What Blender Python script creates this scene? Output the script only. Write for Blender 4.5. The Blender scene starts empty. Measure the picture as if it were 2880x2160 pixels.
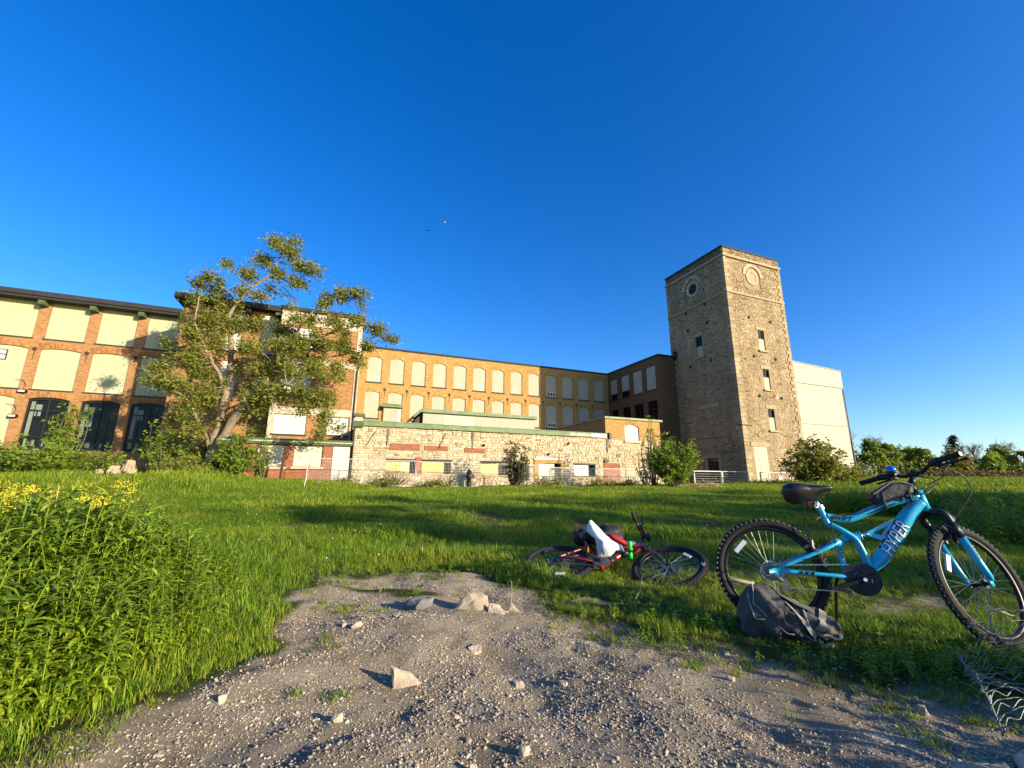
import bpy, math, random
import numpy as np
from mathutils import Vector, Matrix, noise as mnoise

random.seed(7)
RNG = np.random.default_rng(7)
SC = bpy.context.scene
COL = SC.collection
R = math.radians

# ------------------------------------------------------------------ camera, sky, sun, exposure
CAM_H = 0.92
PITCH, ROLL = R(12.86), R(0.349)
cd = bpy.data.cameras.new('camera'); cam = bpy.data.objects.new('camera', cd); COL.objects.link(cam)
cd.sensor_width = 36.0; cd.lens = 1192.3 / 2880 * 36; cd.clip_start = 0.05; cd.clip_end = 3000
_r0 = Vector((1, 0, 0)); _u0 = Vector((0, -math.sin(PITCH), math.cos(PITCH))); _f = Vector((0, math.cos(PITCH), math.sin(PITCH)))
_r = _r0 * math.cos(ROLL) + _u0 * math.sin(ROLL); _u = _u0 * math.cos(ROLL) - _r0 * math.sin(ROLL)
cam.matrix_world = Matrix(((_r.x, _u.x, -_f.x, 0), (_r.y, _u.y, -_f.y, 0), (_r.z, _u.z, -_f.z, CAM_H), (0, 0, 0, 1)))
SC.camera = cam

SUN_EL = R(15.0); SUN_DIR = Vector((0.839, -0.545, 0)).normalized() * math.cos(SUN_EL) + Vector((0, 0, math.sin(SUN_EL)))
w = bpy.data.worlds.new('World'); SC.world = w; w.use_nodes = True
nt = w.node_tree; bg = nt.nodes['Background']
sky = nt.nodes.new('ShaderNodeTexSky'); sky.sky_type = 'NISHITA'; sky.sun_disc = False
sky.sun_elevation = SUN_EL; sky.sun_rotation = math.atan2(SUN_DIR.x, SUN_DIR.y)
sky.air_density = 1.0; sky.dust_density = 0.9; sky.ozone_density = 4.0; sky.altitude = 200
hs = nt.nodes.new('ShaderNodeHueSaturation'); hs.inputs['Saturation'].default_value = 1.28; hs.inputs['Hue'].default_value = 0.513; hs.inputs['Value'].default_value = 1.0
nt.links.new(sky.outputs[0], hs.inputs['Color']); nt.links.new(hs.outputs[0], bg.inputs['Color'])
bg.inputs['Strength'].default_value = 0.15
sl = bpy.data.lights.new('sun', 'SUN'); sl.energy = 5.0; sl.angle = R(0.5); sl.color = (1.0, 0.85, 0.62)
sun = bpy.data.objects.new('sun', sl); COL.objects.link(sun)
sun.rotation_euler = SUN_DIR.to_track_quat('Z', 'Y').to_euler()
SC.view_settings.view_transform = 'Standard'; SC.view_settings.look = 'None'
SC.view_settings.exposure = 0.95; SC.view_settings.gamma = 1.0
SC.render.engine = 'CYCLES'
SC.cycles.max_bounces = 6; SC.cycles.transparent_max_bounces = 8; SC.cycles.use_denoising = True

# ------------------------------------------------------------------ materials
MATS = {}
def _new(name):
    m = bpy.data.materials.new(name); m.use_nodes = True
    return m, m.node_tree, m.node_tree.nodes, m.node_tree.links, m.node_tree.nodes['Principled BSDF']
def mat(name, c1, c2=None, scale=6.0, rough=0.8, metal=0.0, bump=0.0, bscale=None, spec=0.3, detail=5):
    """plain procedural surface: two colours mixed by noise, optional noise bump"""
    if name in MATS: return MATS[name]
    m, t, N, L, P = _new(name)
    P.inputs['Roughness'].default_value = rough; P.inputs['Metallic'].default_value = metal
    P.inputs['Specular IOR Level'].default_value = spec
    tc = N.new('ShaderNodeTexCoord')
    if c2 is None: c2 = tuple(c * 0.72 for c in c1)
    nz = N.new('ShaderNodeTexNoise'); nz.inputs['Scale'].default_value = scale; nz.inputs['Detail'].default_value = detail; nz.inputs['Roughness'].default_value = 0.65
    L.new(tc.outputs['Object'], nz.inputs['Vector'])
    cr = N.new('ShaderNodeValToRGB'); cr.color_ramp.elements[0].position = 0.32; cr.color_ramp.elements[1].position = 0.68
    cr.color_ramp.elements[0].color = (*c1, 1); cr.color_ramp.elements[1].color = (*c2, 1)
    L.new(nz.outputs['Fac'], cr.inputs[0]); L.new(cr.outputs[0], P.inputs['Base Color'])
    if bump:
        nb = N.new('ShaderNodeTexNoise'); nb.inputs['Scale'].default_value = bscale or scale * 4; nb.inputs['Detail'].default_value = 6
        L.new(tc.outputs['Object'], nb.inputs['Vector'])
        b = N.new('ShaderNodeBump'); b.inputs['Strength'].default_value = 1.0; b.inputs['Distance'].default_value = bump
        L.new(nb.outputs['Fac'], b.inputs['Height']); L.new(b.outputs[0], P.inputs['Normal'])
    MATS[name] = m
    return m
def brick_mat(name, c1, c2, mortar, stain=(0.2, 0.14, 0.09), bw=0.215, bh=0.075):
    m, t, N, L, P = _new(name); P.inputs['Roughness'].default_value = 0.9; P.inputs['Specular IOR Level'].default_value = 0.15
    tc = N.new('ShaderNodeTexCoord'); sp = N.new('ShaderNodeSeparateXYZ'); L.new(tc.outputs['Object'], sp.inputs[0])
    ad = N.new('ShaderNodeMath'); ad.operation = 'ADD'; L.new(sp.outputs[0], ad.inputs[0]); L.new(sp.outputs[1], ad.inputs[1])
    cb = N.new('ShaderNodeCombineXYZ'); L.new(ad.outputs[0], cb.inputs[0]); L.new(sp.outputs[2], cb.inputs[1])
    br = N.new('ShaderNodeTexBrick'); L.new(cb.outputs[0], br.inputs['Vector'])
    br.inputs['Scale'].default_value = 1.0; br.inputs['Brick Width'].default_value = bw; br.inputs['Row Height'].default_value = bh
    br.inputs['Mortar Size'].default_value = 0.009; br.inputs['Mortar Smooth'].default_value = 0.2; br.inputs['Bias'].default_value = 0.0
    br.inputs['Color1'].default_value = (*c1, 1); br.inputs['Color2'].default_value = (*c2, 1); br.inputs['Mortar'].default_value = (*mortar, 1)
    # streaky stone-scale variation, stretched along the courses
    mp = N.new('ShaderNodeMapping'); mp.inputs['Scale'].default_value = (2.2, 9.0, 1); L.new(cb.outputs[0], mp.inputs[0])
    n1 = N.new('ShaderNodeTexNoise'); n1.inputs['Scale'].default_value = 1.0; n1.inputs['Detail'].default_value = 6; n1.inputs['Roughness'].default_value = 0.75; L.new(mp.outputs[0], n1.inputs['Vector'])
    r1 = N.new('ShaderNodeValToRGB'); r1.color_ramp.elements[0].position = 0.35; r1.color_ramp.elements[0].color = (0.55, 0.52, 0.5, 1); r1.color_ramp.elements[1].position = 0.62; r1.color_ramp.elements[1].color = (1.12, 1.1, 1.05, 1)
    L.new(n1.outputs['Fac'], r1.inputs[0])
    mx = N.new('ShaderNodeMixRGB'); mx.blend_type = 'MULTIPLY'; mx.inputs[0].default_value = 0.85
    L.new(br.outputs['Color'], mx.inputs[1]); L.new(r1.outputs[0], mx.inputs[2])
    n2 = N.new('ShaderNodeTexNoise'); n2.inputs['Scale'].default_value = 0.45; n2.inputs['Detail'].default_value = 7; n2.inputs['Roughness'].default_value = 0.7; L.new(cb.outputs[0], n2.inputs['Vector'])
    r2 = N.new('ShaderNodeValToRGB'); r2.color_ramp.elements[0].position = 0.55; r2.color_ramp.elements[0].color = (0, 0, 0, 1); r2.color_ramp.elements[1].position = 0.75; r2.color_ramp.elements[1].color = (0.6, 0.6, 0.6, 1)
    L.new(n2.outputs['Fac'], r2.inputs[0])
    m2 = N.new('ShaderNodeMixRGB'); L.new(r2.outputs[0], m2.inputs[0]); L.new(mx.outputs[0], m2.inputs[1]); m2.inputs[2].default_value = (*stain, 1)
    L.new(m2.outputs[0], P.inputs['Base Color'])
    b = N.new('ShaderNodeBump'); b.inputs['Distance'].default_value = 0.012; b.invert = True
    L.new(br.outputs['Fac'], b.inputs['Height']); L.new(b.outputs[0], P.inputs['Normal'])
    MATS[name] = m; return m
def siding_mat(name, col, pitch=0.2, var=0.06, groove=0.06):
    """painted board with vertical grooves"""
    m, t, N, L, P = _new(name); P.inputs['Roughness'].default_value = 0.65; P.inputs['Specular IOR Level'].default_value = 0.2
    tc = N.new('ShaderNodeTexCoord'); sp = N.new('ShaderNodeSeparateXYZ'); L.new(tc.outputs['Object'], sp.inputs[0])
    ad = N.new('ShaderNodeMath'); ad.operation = 'ADD'; L.new(sp.outputs[0], ad.inputs[0]); L.new(sp.outputs[1], ad.inputs[1])
    dv = N.new('ShaderNodeMath'); dv.operation = 'DIVIDE'; L.new(ad.outputs[0], dv.inputs[0]); dv.inputs[1].default_value = pitch
    fr = N.new('ShaderNodeMath'); fr.operation = 'FRACT'; L.new(dv.outputs[0], fr.inputs[0])
    lt = N.new('ShaderNodeMath'); lt.operation = 'LESS_THAN'; lt.inputs[1].default_value = groove; L.new(fr.outputs[0], lt.inputs[0])
    nz = N.new('ShaderNodeTexNoise'); nz.inputs['Scale'].default_value = 1.3; nz.inputs['Detail'].default_value = 6; nz.inputs['Roughness'].default_value = 0.7
    mp = N.new('ShaderNodeMapping'); mp.inputs['Scale'].default_value = (3, 3, 0.5); L.new(tc.outputs['Object'], mp.inputs[0]); L.new(mp.outputs[0], nz.inputs['Vector'])
    cr = N.new('ShaderNodeValToRGB'); cr.color_ramp.elements[0].position = 0.3; cr.color_ramp.elements[1].position = 0.7
    cr.color_ramp.elements[0].color = (*[c * (1 - 2.5 * var) for c in col], 1); cr.color_ramp.elements[1].color = (*col, 1)
    L.new(nz.outputs['Fac'], cr.inputs[0])
    mx = N.new('ShaderNodeMixRGB'); mx.blend_type = 'MULTIPLY'; L.new(lt.outputs[0], mx.inputs[0]); L.new(cr.outputs[0], mx.inputs[1]); mx.inputs[2].default_value = (0.8, 0.79, 0.74, 1)
    L.new(mx.outputs[0], P.inputs['Base Color'])
    b = N.new('ShaderNodeBump'); b.inputs['Distance'].default_value = 0.008; b.invert = True; L.new(lt.outputs[0], b.inputs['Height']); L.new(b.outputs[0], P.inputs['Normal'])
    MATS[name] = m; return m
def tint_mat(name, stops, rough=0.9, nscale=9.0, nmix=0.5, bump=0.012, bscale=30, spec=0.15):
    """colour picked per piece from the point attribute 'tint', broken up by noise"""
    m, t, N, L, P = _new(name); P.inputs['Roughness'].default_value = rough; P.inputs['Specular IOR Level'].default_value = spec
    at = N.new('ShaderNodeAttribute'); at.attribute_name = 'tint'
    cr = N.new('ShaderNodeValToRGB'); e = cr.color_ramp.elements
    while len(e) < len(stops): e.new(0.5)
    for i, (p_, c_) in enumerate(stops): e[i].position = p_; e[i].color = (*c_, 1)
    L.new(at.outputs['Fac'], cr.inputs[0])
    tc = N.new('ShaderNodeTexCoord'); nz = N.new('ShaderNodeTexNoise'); nz.inputs['Scale'].default_value = nscale; nz.inputs['Detail'].default_value = 7; nz.inputs['Roughness'].default_value = 0.7
    L.new(tc.outputs['Object'], nz.inputs['Vector'])
    r2 = N.new('ShaderNodeValToRGB'); r2.color_ramp.elements[0].position = 0.3; r2.color_ramp.elements[0].color = (0.5, 0.48, 0.46, 1); r2.color_ramp.elements[1].position = 0.65; r2.color_ramp.elements[1].color = (1.1, 1.1, 1.08, 1)
    L.new(nz.outputs['Fac'], r2.inputs[0])
    mx = N.new('ShaderNodeMixRGB'); mx.blend_type = 'MULTIPLY'; mx.inputs[0].default_value = nmix; L.new(cr.outputs[0], mx.inputs[1]); L.new(r2.outputs[0], mx.inputs[2])
    n3 = N.new('ShaderNodeTexNoise'); n3.inputs['Scale'].default_value = 0.42; n3.inputs['Detail'].default_value = 8; n3.inputs['Roughness'].default_value = 0.72
    m3 = N.new('ShaderNodeMapping'); m3.inputs['Scale'].default_value = (1.6, 1.6, 0.6); L.new(tc.outputs['Object'], m3.inputs[0]); L.new(m3.outputs[0], n3.inputs['Vector'])
    r3 = N.new('ShaderNodeValToRGB'); r3.color_ramp.elements[0].position = 0.36; r3.color_ramp.elements[0].color = (0.56, 0.53, 0.50, 1); r3.color_ramp.elements[1].position = 0.58; r3.color_ramp.elements[1].color = (1.06, 1.05, 1.03, 1)
    L.new(n3.outputs['Fac'], r3.inputs[0]); x3 = N.new('ShaderNodeMixRGB'); x3.blend_type = 'MULTIPLY'; x3.inputs[0].default_value = 0.7; L.new(mx.outputs[0], x3.inputs[1]); L.new(r3.outputs[0], x3.inputs[2]); mx = x3
    L.new(mx.outputs[0], P.inputs['Base Color'])
    nb = N.new('ShaderNodeTexNoise'); nb.inputs['Scale'].default_value = bscale; nb.inputs['Detail'].default_value = 5; L.new(tc.outputs['Object'], nb.inputs['Vector'])
    b = N.new('ShaderNodeBump'); b.inputs['Distance'].default_value = bump; L.new(nb.outputs['Fac'], b.inputs['Height']); L.new(b.outputs[0], P.inputs['Normal'])
    MATS[name] = m; return m
def leaf_mat(name, stops, trans=0.35, by='attr'):
    m, t, N, L, P = _new(name)
    if by == 'attr':
        at = N.new('ShaderNodeAttribute'); at.attribute_name = 'tint'; src = at.outputs['Fac']
    else:
        at = N.new('ShaderNodeObjectInfo'); src = at.outputs['Random']
    cr = N.new('ShaderNodeValToRGB'); e = cr.color_ramp.elements
    while len(e) < len(stops): e.new(0.5)
    for i, (p_, c_) in enumerate(stops): e[i].position = p_; e[i].color = (*c_, 1)
    L.new(src, cr.inputs[0]); L.new(cr.outputs[0], P.inputs['Base Color'])
    P.inputs['Roughness'].default_value = 0.55; P.inputs['Specular IOR Level'].default_value = 0.25
    tr = N.new('ShaderNodeBsdfTranslucent'); hsv = N.new('ShaderNodeHueSaturation'); hsv.inputs['Value'].default_value = 1.5; hsv.inputs['Hue'].default_value = 0.485
    L.new(cr.outputs[0], hsv.inputs['Color']); L.new(hsv.outputs[0], tr.inputs['Color'])
    ms = N.new('ShaderNodeMixShader'); ms.inputs[0].default_value = trans
    L.new(P.outputs[0], ms.inputs[1]); L.new(tr.outputs[0], ms.inputs[2]); L.new(ms.outputs[0], N['Material Output'].inputs['Surface'])
    MATS[name] = m; return m
def glass_mat(name, tint, mix=0.55, rough=0.03):
    m, t, N, L, P = _new(name)
    P.inputs['Base Color'].default_value = (*tint, 1); P.inputs['Roughness'].default_value = rough; P.inputs['Specular IOR Level'].default_value = 0.8
    tr = N.new('ShaderNodeBsdfTransparent'); tr.inputs['Color'].default_value = (0.85, 0.9, 0.88, 1)
    ms = N.new('ShaderNodeMixShader'); ms.inputs[0].default_value = mix
    L.new(P.outputs[0], ms.inputs[1]); L.new(tr.outputs[0], ms.inputs[2]); L.new(ms.outputs[0], N['Material Output'].inputs['Surface'])
    MATS[name] = m; return m

# ------------------------------------------------------------------ geometry helpers
class MB:
    def __init__(s): s.v = []; s.f = []; s.m = []; s.t = []; s.tint = None
    def add(s, vs, fs, mi=0):
        o = len(s.v); s.v += [tuple(v) for v in vs]; s.f += [tuple(i + o for i in f) for f in fs]; s.m += [mi] * len(fs)
        if s.tint is not None: s.t += [s.tint] * len(vs)
        return s
    def box(s, a, b, mi=0):
        x0, y0, z0 = a; x1, y1, z1 = b
        return s.add([(x0, y0, z0), (x1, y0, z0), (x1, y1, z0), (x0, y1, z0), (x0, y0, z1), (x1, y0, z1), (x1, y1, z1), (x0, y1, z1)],
                     [(0, 3, 2, 1), (4, 5, 6, 7), (0, 1, 5, 4), (1, 2, 6, 5), (2, 3, 7, 6), (3, 0, 4, 7)], mi)
    def obox(s, c, size, M, mi=0):
        M = M.to_3x3(); c = Vector(c)
        vs = [c + M @ Vector((sx * size[0] / 2, sy * size[1] / 2, sz * size[2] / 2)) for sz in (-1, 1) for sy in (-1, 1) for sx in (-1, 1)]
        return s.add(vs, [(0, 2, 3, 1), (4, 5, 7, 6), (0, 1, 5, 4), (1, 3, 7, 5), (3, 2, 6, 7), (2, 0, 4, 6)], mi)
    def prism(s, poly, fn0, fn1, mi=0):
        """poly: 2-D points; fn0/fn1 map (a,b) to the near and far 3-D point"""
        n = len(poly); vs = [fn0(*p) for p in poly] + [fn1(*p) for p in poly]
        fs = [tuple(range(n)), tuple(range(2 * n - 1, n - 1, -1))] + [(i, (i + 1) % n, n + (i + 1) % n, n + i) for i in range(n)]
        return s.add(vs, fs, mi)
    def tube(s, pts, rad, n=8, mi=0, cap=True, flat=1.0, ref=None):
        pts = [Vector(p) for p in pts]; k = len(pts)
        if not hasattr(rad, '__len__'): rad = [rad] * k
        prev = None; vs = []
        for i, p in enumerate(pts):
            t = (pts[min(i + 1, k - 1)] - pts[max(i - 1, 0)]).normalized()
            if prev is None:
                a = Vector(ref) if ref else (Vector((0, 0, 1)) if abs(t.z) < 0.9 else Vector((1, 0, 0)))
                u_ = (a - t * a.dot(t)).normalized()
            else:
                u_ = (prev - t * prev.dot(t)); u_ = u_.normalized() if u_.length > 1e-6 else t.orthogonal().normalized()
            prev = u_; v_ = t.cross(u_)
            for j in range(n):
                an = 2 * math.pi * j / n
                vs.append(p + (u_ * math.cos(an) + v_ * (math.sin(an) * flat)) * rad[i])
        fs = [(i * n + j, i * n + (j + 1) % n, (i + 1) * n + (j + 1) % n, (i + 1) * n + j) for i in range(k - 1) for j in range(n)]
        if cap: fs += [tuple(range(n - 1, -1, -1)), tuple(range((k - 1) * n, k * n))]
        return s.add(vs, fs, mi)
    def ring(s, c, R_, prof, n=48, axis='y', mi=0, a0=0, a1=2 * math.pi):
        """lathe a closed profile [(dr, dh)] around an axis"""
        full = abs(a1 - a0 - 2 * math.pi) < 1e-6; m = len(prof); vs = []; cnt = n if full else n + 1
        for i in range(cnt):
            a = a0 + (a1 - a0) * i / n
            for dr, dh in prof:
                r = R_ + dr; p = (r * math.cos(a), dh, r * math.sin(a)) if axis == 'y' else (r * math.cos(a), r * math.sin(a), dh)
                vs.append((c[0] + p[0], c[1] + p[1], c[2] + p[2]))
        fs = []
        for i in range(n):
            i2 = (i + 1) % cnt
            for j in range(m): fs.append((i * m + j, i * m + (j + 1) % m, i2 * m + (j + 1) % m, i2 * m + j))
        return s.add(vs, fs, mi)
    def lathe(s, c, prof, n=16, axis=(0, 0, 1), mi=0):
        """open profile [(r, h)] along an axis, ends closed when r is small"""
        q = Vector(axis).normalized().to_track_quat('Z', 'X'); vs = []; m = len(prof)
        for r, h in prof:
            for j in range(n):
                a = 2 * math.pi * j / n; vs.append(Vector(c) + q @ Vector((r * math.cos(a), r * math.sin(a), h)))
        fs = [(i * n + j, i * n + (j + 1) % n, (i + 1) * n + (j + 1) % n, (i + 1) * n + j) for i in range(m - 1) for j in range(n)]
        fs += [tuple(range(n - 1, -1, -1)), tuple(range((m - 1) * n, m * n))]
        return s.add(vs, fs, mi)
    def mesh(s, name, mats, smooth=False):
        me = bpy.data.meshes.new(name); me.from_pydata(s.v, [], s.f)
        for mm in (mats if isinstance(mats, (list, tuple)) else [mats]): me.materials.append(mm)
        if any(s.m): me.polygons.foreach_set('material_index', s.m)
        if smooth: me.polygons.foreach_set('use_smooth', [True] * len(me.polygons))
        if s.tint is not None:
            a = me.attributes.new('tint', 'FLOAT', 'POINT'); a.data.foreach_set('value', s.t)
        me.update(); return me
def np_mesh(name, verts, faces, mats, tint=None, smooth=False):
    verts = np.asarray(verts, np.float32); faces = np.asarray(faces, np.int32)
    me = bpy.data.meshes.new(name); nf, k = faces.shape
    me.vertices.add(len(verts)); me.vertices.foreach_set('co', verts.ravel())
    me.loops.add(nf * k); me.loops.foreach_set('vertex_index', faces.ravel())
    me.polygons.add(nf); me.polygons.foreach_set('loop_start', np.arange(0, nf * k, k, dtype=np.int32))
    me.update(calc_edges=True)
    for mm in (mats if isinstance(mats, (list, tuple)) else [mats]): me.materials.append(mm)
    if smooth: me.polygons.foreach_set('use_smooth', np.ones(nf, bool))
    if tint is not None:
        a = me.attributes.new('tint', 'FLOAT', 'POINT'); a.data.foreach_set('value', np.asarray(tint, np.float32))
    return me
def add(name, me, parent=None, loc=None, rot=None, kind=None):
    o = bpy.data.objects.new(name, me); COL.objects.link(o)
    if parent: o.parent = parent
    if loc is not None: o.location = loc
    if rot is not None: o.rotation_euler = rot
    if kind: o['kind'] = kind
    return o
def tag(o, label, cat, group=None):
    o['label'] = label; o['category'] = cat
    if group: o['group'] = group
    return o
def thing(name, label, cat, loc=(0, 0, 0), rotz=0.0, group=None):
    o = bpy.data.objects.new(name, None); COL.objects.link(o); o.empty_display_size = 0.2
    o.location = loc; o.rotation_euler = (0, 0, rotz)
    return tag(o, label, cat, group)
def dup(root, loc, rotz, label, group, scale=None):
    r = root.copy(); COL.objects.link(r); r.location = loc; r.rotation_euler = (0, 0, rotz); r['label'] = label; r['group'] = group
    if scale is not None: r.scale = scale
    for ch in list(root.children):
        c = ch.copy(); COL.objects.link(c); c.parent = r
        for g in ch.children:
            d_ = g.copy(); COL.objects.link(d_); d_.parent = c
    return r

# value noise on the ground plane
_H = RNG.random((256, 256))
def vnoise(x, y, s=1.0, o=0):
    x = np.asarray(x, float) / s + 57.3 + o * 17.7; y = np.asarray(y, float) / s + 91.1 + o * 31.3
    xi = np.floor(x).astype(int); yi = np.floor(y).astype(int); fx = x - xi; fy = y - yi
    fx = fx * fx * (3 - 2 * fx); fy = fy * fy * (3 - 2 * fy)
    h = lambda a, b: _H[a % 256, b % 256]
    return (h(xi, yi) * (1 - fx) + h(xi + 1, yi) * fx) * (1 - fy) + (h(xi, yi + 1) * (1 - fx) + h(xi + 1, yi + 1) * fx) * fy
def sstep(t): t = np.clip(t, 0, 1); return t * t * (3 - 2 * t)
# ------------------------------------------------------------------ terrain
ALPHA = R(22.0)      # bearing of the mill's long axis
CA, SA = math.cos(ALPHA), math.sin(ALPHA)
def frame(s, y, z=0.0):            # mill axes (along the facade, away from the camera, up) -> world
    return Vector((s * CA - y * SA, s * SA + y * CA, z))
DIRT = np.array([(-2.2, 1.15), (-1.57, 1.62), (-1.54, 1.89), (-1.44, 2.2), (-1.40, 2.74), (-1.52, 3.27), (-1.75, 3.9), (-1.72, 4.45), (-1.16, 4.55), (-0.48, 4.6), (-0.10, 4.07),
                 (0.35, 3.55), (0.62, 3.1), (0.99, 2.8), (1.31, 2.6), (1.68, 2.58), (1.85, 2.36), (1.99, 2.25), (2.16, 2.2), (2.5, 2.1), (3.2, 0.5), (3.2, -3), (-3, -3)])
PATCH1 = np.array([(2.62, 3.41), (3.0, 3.8), (3.6, 3.82), (3.22, 3.37)])
PATCH2 = np.array([(0.33, 3.58), (0.55, 3.84), (0.9, 3.76), (0.78, 3.46)])
PATCH3 = np.array([(-2.68, 3.6), (-2.5, 3.7), (-2.3, 3.6), (-2.4, 3.45)])
WEEDS = np.array([(-1.85, 1.3), (-1.72, 1.95), (-1.78, 2.4), (-1.85, 2.9), (-2.2, 3.6), (-2.9, 4.6), (-4.3, 4.9), (-7.5, 4.6), (-7.5, 0.5), (-3, 0.5)])
def sdist(P, x, y):
    """signed distance to a polygon, negative inside"""
    x = np.asarray(x, float); y = np.asarray(y, float); d = np.full(x.shape, 1e9); ins = np.zeros(x.shape, bool); n = len(P)
    for i in range(n):
        ax, ay = P[i]; bx, by = P[(i + 1) % n]; ex, ey = bx - ax, by - ay
        t = np.clip(((x - ax) * ex + (y - ay) * ey) / (ex * ex + ey * ey), 0, 1)
        d = np.minimum(d, np.hypot(x - ax - t * ex, y - ay - t * ey))
        c = (ay > y) != (by > y)
        with np.errstate(divide='ignore', invalid='ignore'): ins ^= c & (x < (bx - ax) * (y - ay) / (by - ay + 1e-12) + ax)
    return np.where(ins, -d, d)
def dirt_amount(x, y):
    n = (vnoise(x, y, 0.35, 1) - 0.5) * 0.34 + (vnoise(x, y, 0.12, 2) - 0.5) * 0.16
    d = sstep(0.5 - (sdist(DIRT, x, y) + n) / 0.34)
    for P in (PATCH1, PATCH2, PATCH3): d = np.maximum(d, 0.95 * sstep(0.5 - (sdist(P, x, y) + n * 0.8) / 0.25))
    # grass tufts spread into the dirt: island behind the stones and thin cover to the right
    d = d * (1 - 0.85 * sstep(1.2 - np.hypot((x + 0.78) / 0.33, (y - 3.8) / 0.12)))
    d = d * (1 - 0.8 * sstep(1.2 - np.hypot((x + 1.15) / 0.55, (y - 3.95 - (x + 1.15) * -0.25) / 0.1)))
    thin = sstep((x - 0.4) / 0.9) * sstep((y - 1.75) / 0.5) * (vnoise(x, y, 0.3, 5) > 0.45)
    return np.clip(d * (1 - 0.42 * thin), 0, 1)
def gbase(x, y):
    x = np.asarray(x, float); y = np.asarray(y, float)
    z = 0.5 * sstep((y - 3) / 24) + 0.0165 * np.clip(y - 25, 0, 130)
    z = z + 0.55 * sstep((-x - 7) / 9) * sstep((y - 11) / 9) + 0.006 * np.clip(x, 0, 60) * sstep((y - 8) / 25)
    far = sstep((y - 6) / 5)
    return z + far * 0.10 * (vnoise(x, y, 3.7, 7) - 0.5) + 0.05 * (vnoise(x, y, 1.3, 8) - 0.5) * sstep((y - 5.5) / 3)
def grelief(x, y, dm):
    near = sstep((9 - y) / 4)
    r = 0.085 * (vnoise(x, y, 0.62, 11) - 0.5) + 0.040 * (vnoise(x + 0.4 * y, y, 0.23, 12) - 0.5) + 0.016 * (vnoise(x, y, 0.1, 13) - 0.5) + 0.010 * (vnoise(x, y, 0.05, 14) - 0.5)
    rut = 0.03 * np.exp(-((x + 1.45 * (y - 3.55)) / 0.35) ** 2) * sstep((y - 2.6) / 0.6)
    return near * (r * (0.2 + 0.8 * dm) - rut * dm)
def gz(x, y):
    dm = dirt_amount(x, y); return gbase(x, y) + grelief(x, y, dm)
def gz1(x, y): return float(gz(np.array([x]), np.array([y]))[0])

def _axis(c, lo, hi, step, a):
    dt = step / a; t0 = math.asinh((lo - c) / a); t1 = math.asinh((hi - c) / a); n = int((t1 - t0) / dt) + 1
    return c + a * np.sinh(np.linspace(t0, t1, n))
def build_ground():
    gx = _axis(0.2, -420, 520, 0.027, 1.9); gy = _axis(2.3, -60, 700, 0.027, 1.6)
    X, Y = np.meshgrid(gx, gy); nx = len(gx); ny = len(gy)
    dm = dirt_amount(X.ravel(), Y.ravel()); Z = gbase(X.ravel(), Y.ravel()) + grelief(X.ravel(), Y.ravel(), dm)
    V = np.stack([X.ravel(), Y.ravel(), Z], 1)
    i = np.arange((ny - 1) * (nx - 1)); r_, c_ = i // (nx - 1), i % (nx - 1); a = r_ * nx + c_
    F = np.stack([a, a + 1, a + nx + 1, a + nx], 1)
    fd = dm[F].mean(1); isd = fd > 0.5
    m, t, N, L, P = _new('ground'); P.inputs['Roughness'].default_value = 0.95; P.inputs['Specular IOR Level'].default_value = 0.1
    at = N.new('ShaderNodeAttribute'); at.attribute_name = 'tint'
    tc = N.new('ShaderNodeTexCoord')
    def nz(scale, det=8, rg=0.7):
        n_ = N.new('ShaderNodeTexNoise'); n_.inputs['Scale'].default_value = scale; n_.inputs['Detail'].default_value = det; n_.inputs['Roughness'].default_value = rg; L.new(tc.outputs['Object'], n_.inputs['Vector']); return n_
    def ramp(src, stops):
        r = N.new('ShaderNodeValToRGB'); e = r.color_ramp.elements
        while len(e) < len(stops): e.new(0.5)
        for k, (p_, c) in enumerate(stops): e[k].position = p_; e[k].color = (*c, 1)
        L.new(src, r.inputs[0]); return r
    d1 = ramp(nz(3.2).outputs['Fac'], [(0.3, (0.29, 0.23, 0.15)), (0.5, (0.47, 0.385, 0.265)), (0.72, (0.60, 0.51, 0.37))])
    d2 = ramp(nz(95, 4).outputs['Fac'], [(0.3, (0.55, 0.54, 0.54)), (0.55, (1, 1, 1)), (0.75, (1.25, 1.22, 1.15))])
    md = N.new('ShaderNodeMixRGB'); md.blend_type = 'MULTIPLY'; md.inputs[0].default_value = 0.8; L.new(d1.outputs[0], md.inputs[1]); L.new(d2.outputs[0], md.inputs[2])
    g1 = ramp(nz(1.1).outputs['Fac'], [(0.3, (0.035, 0.055, 0.012)), (0.55, (0.07, 0.10, 0.020)), (0.75, (0.14, 0.13, 0.045))])
    fac = ramp(at.outputs['Fac'], [(0.3, (0, 0, 0)), (0.7, (1, 1, 1))])
    mx = N.new('ShaderNodeMixRGB'); L.new(fac.outputs[0], mx.inputs[0]); L.new(g1.outputs[0], mx.inputs[1]); L.new(md.outputs[0], mx.inputs[2])
    L.new(mx.outputs[0], P.inputs['Base Color'])
    b = N.new('ShaderNodeBump'); b.inputs['Distance'].default_value = 0.05; L.new(nz(40, 7, 0.8).outputs['Fac'], b.inputs['Height']); L.new(b.outputs[0], P.inputs['Normal'])
    for nm, sel in (('ground', ~isd), ('dirt_path', isd)):
        f = F[sel]; u, inv = np.unique(f, return_inverse=True)
        me = np_mesh(nm, V[u], inv.reshape(-1, 4), m, tint=dm[u], smooth=True)
        o = add(nm, me, kind='structure')
build_ground()
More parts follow.
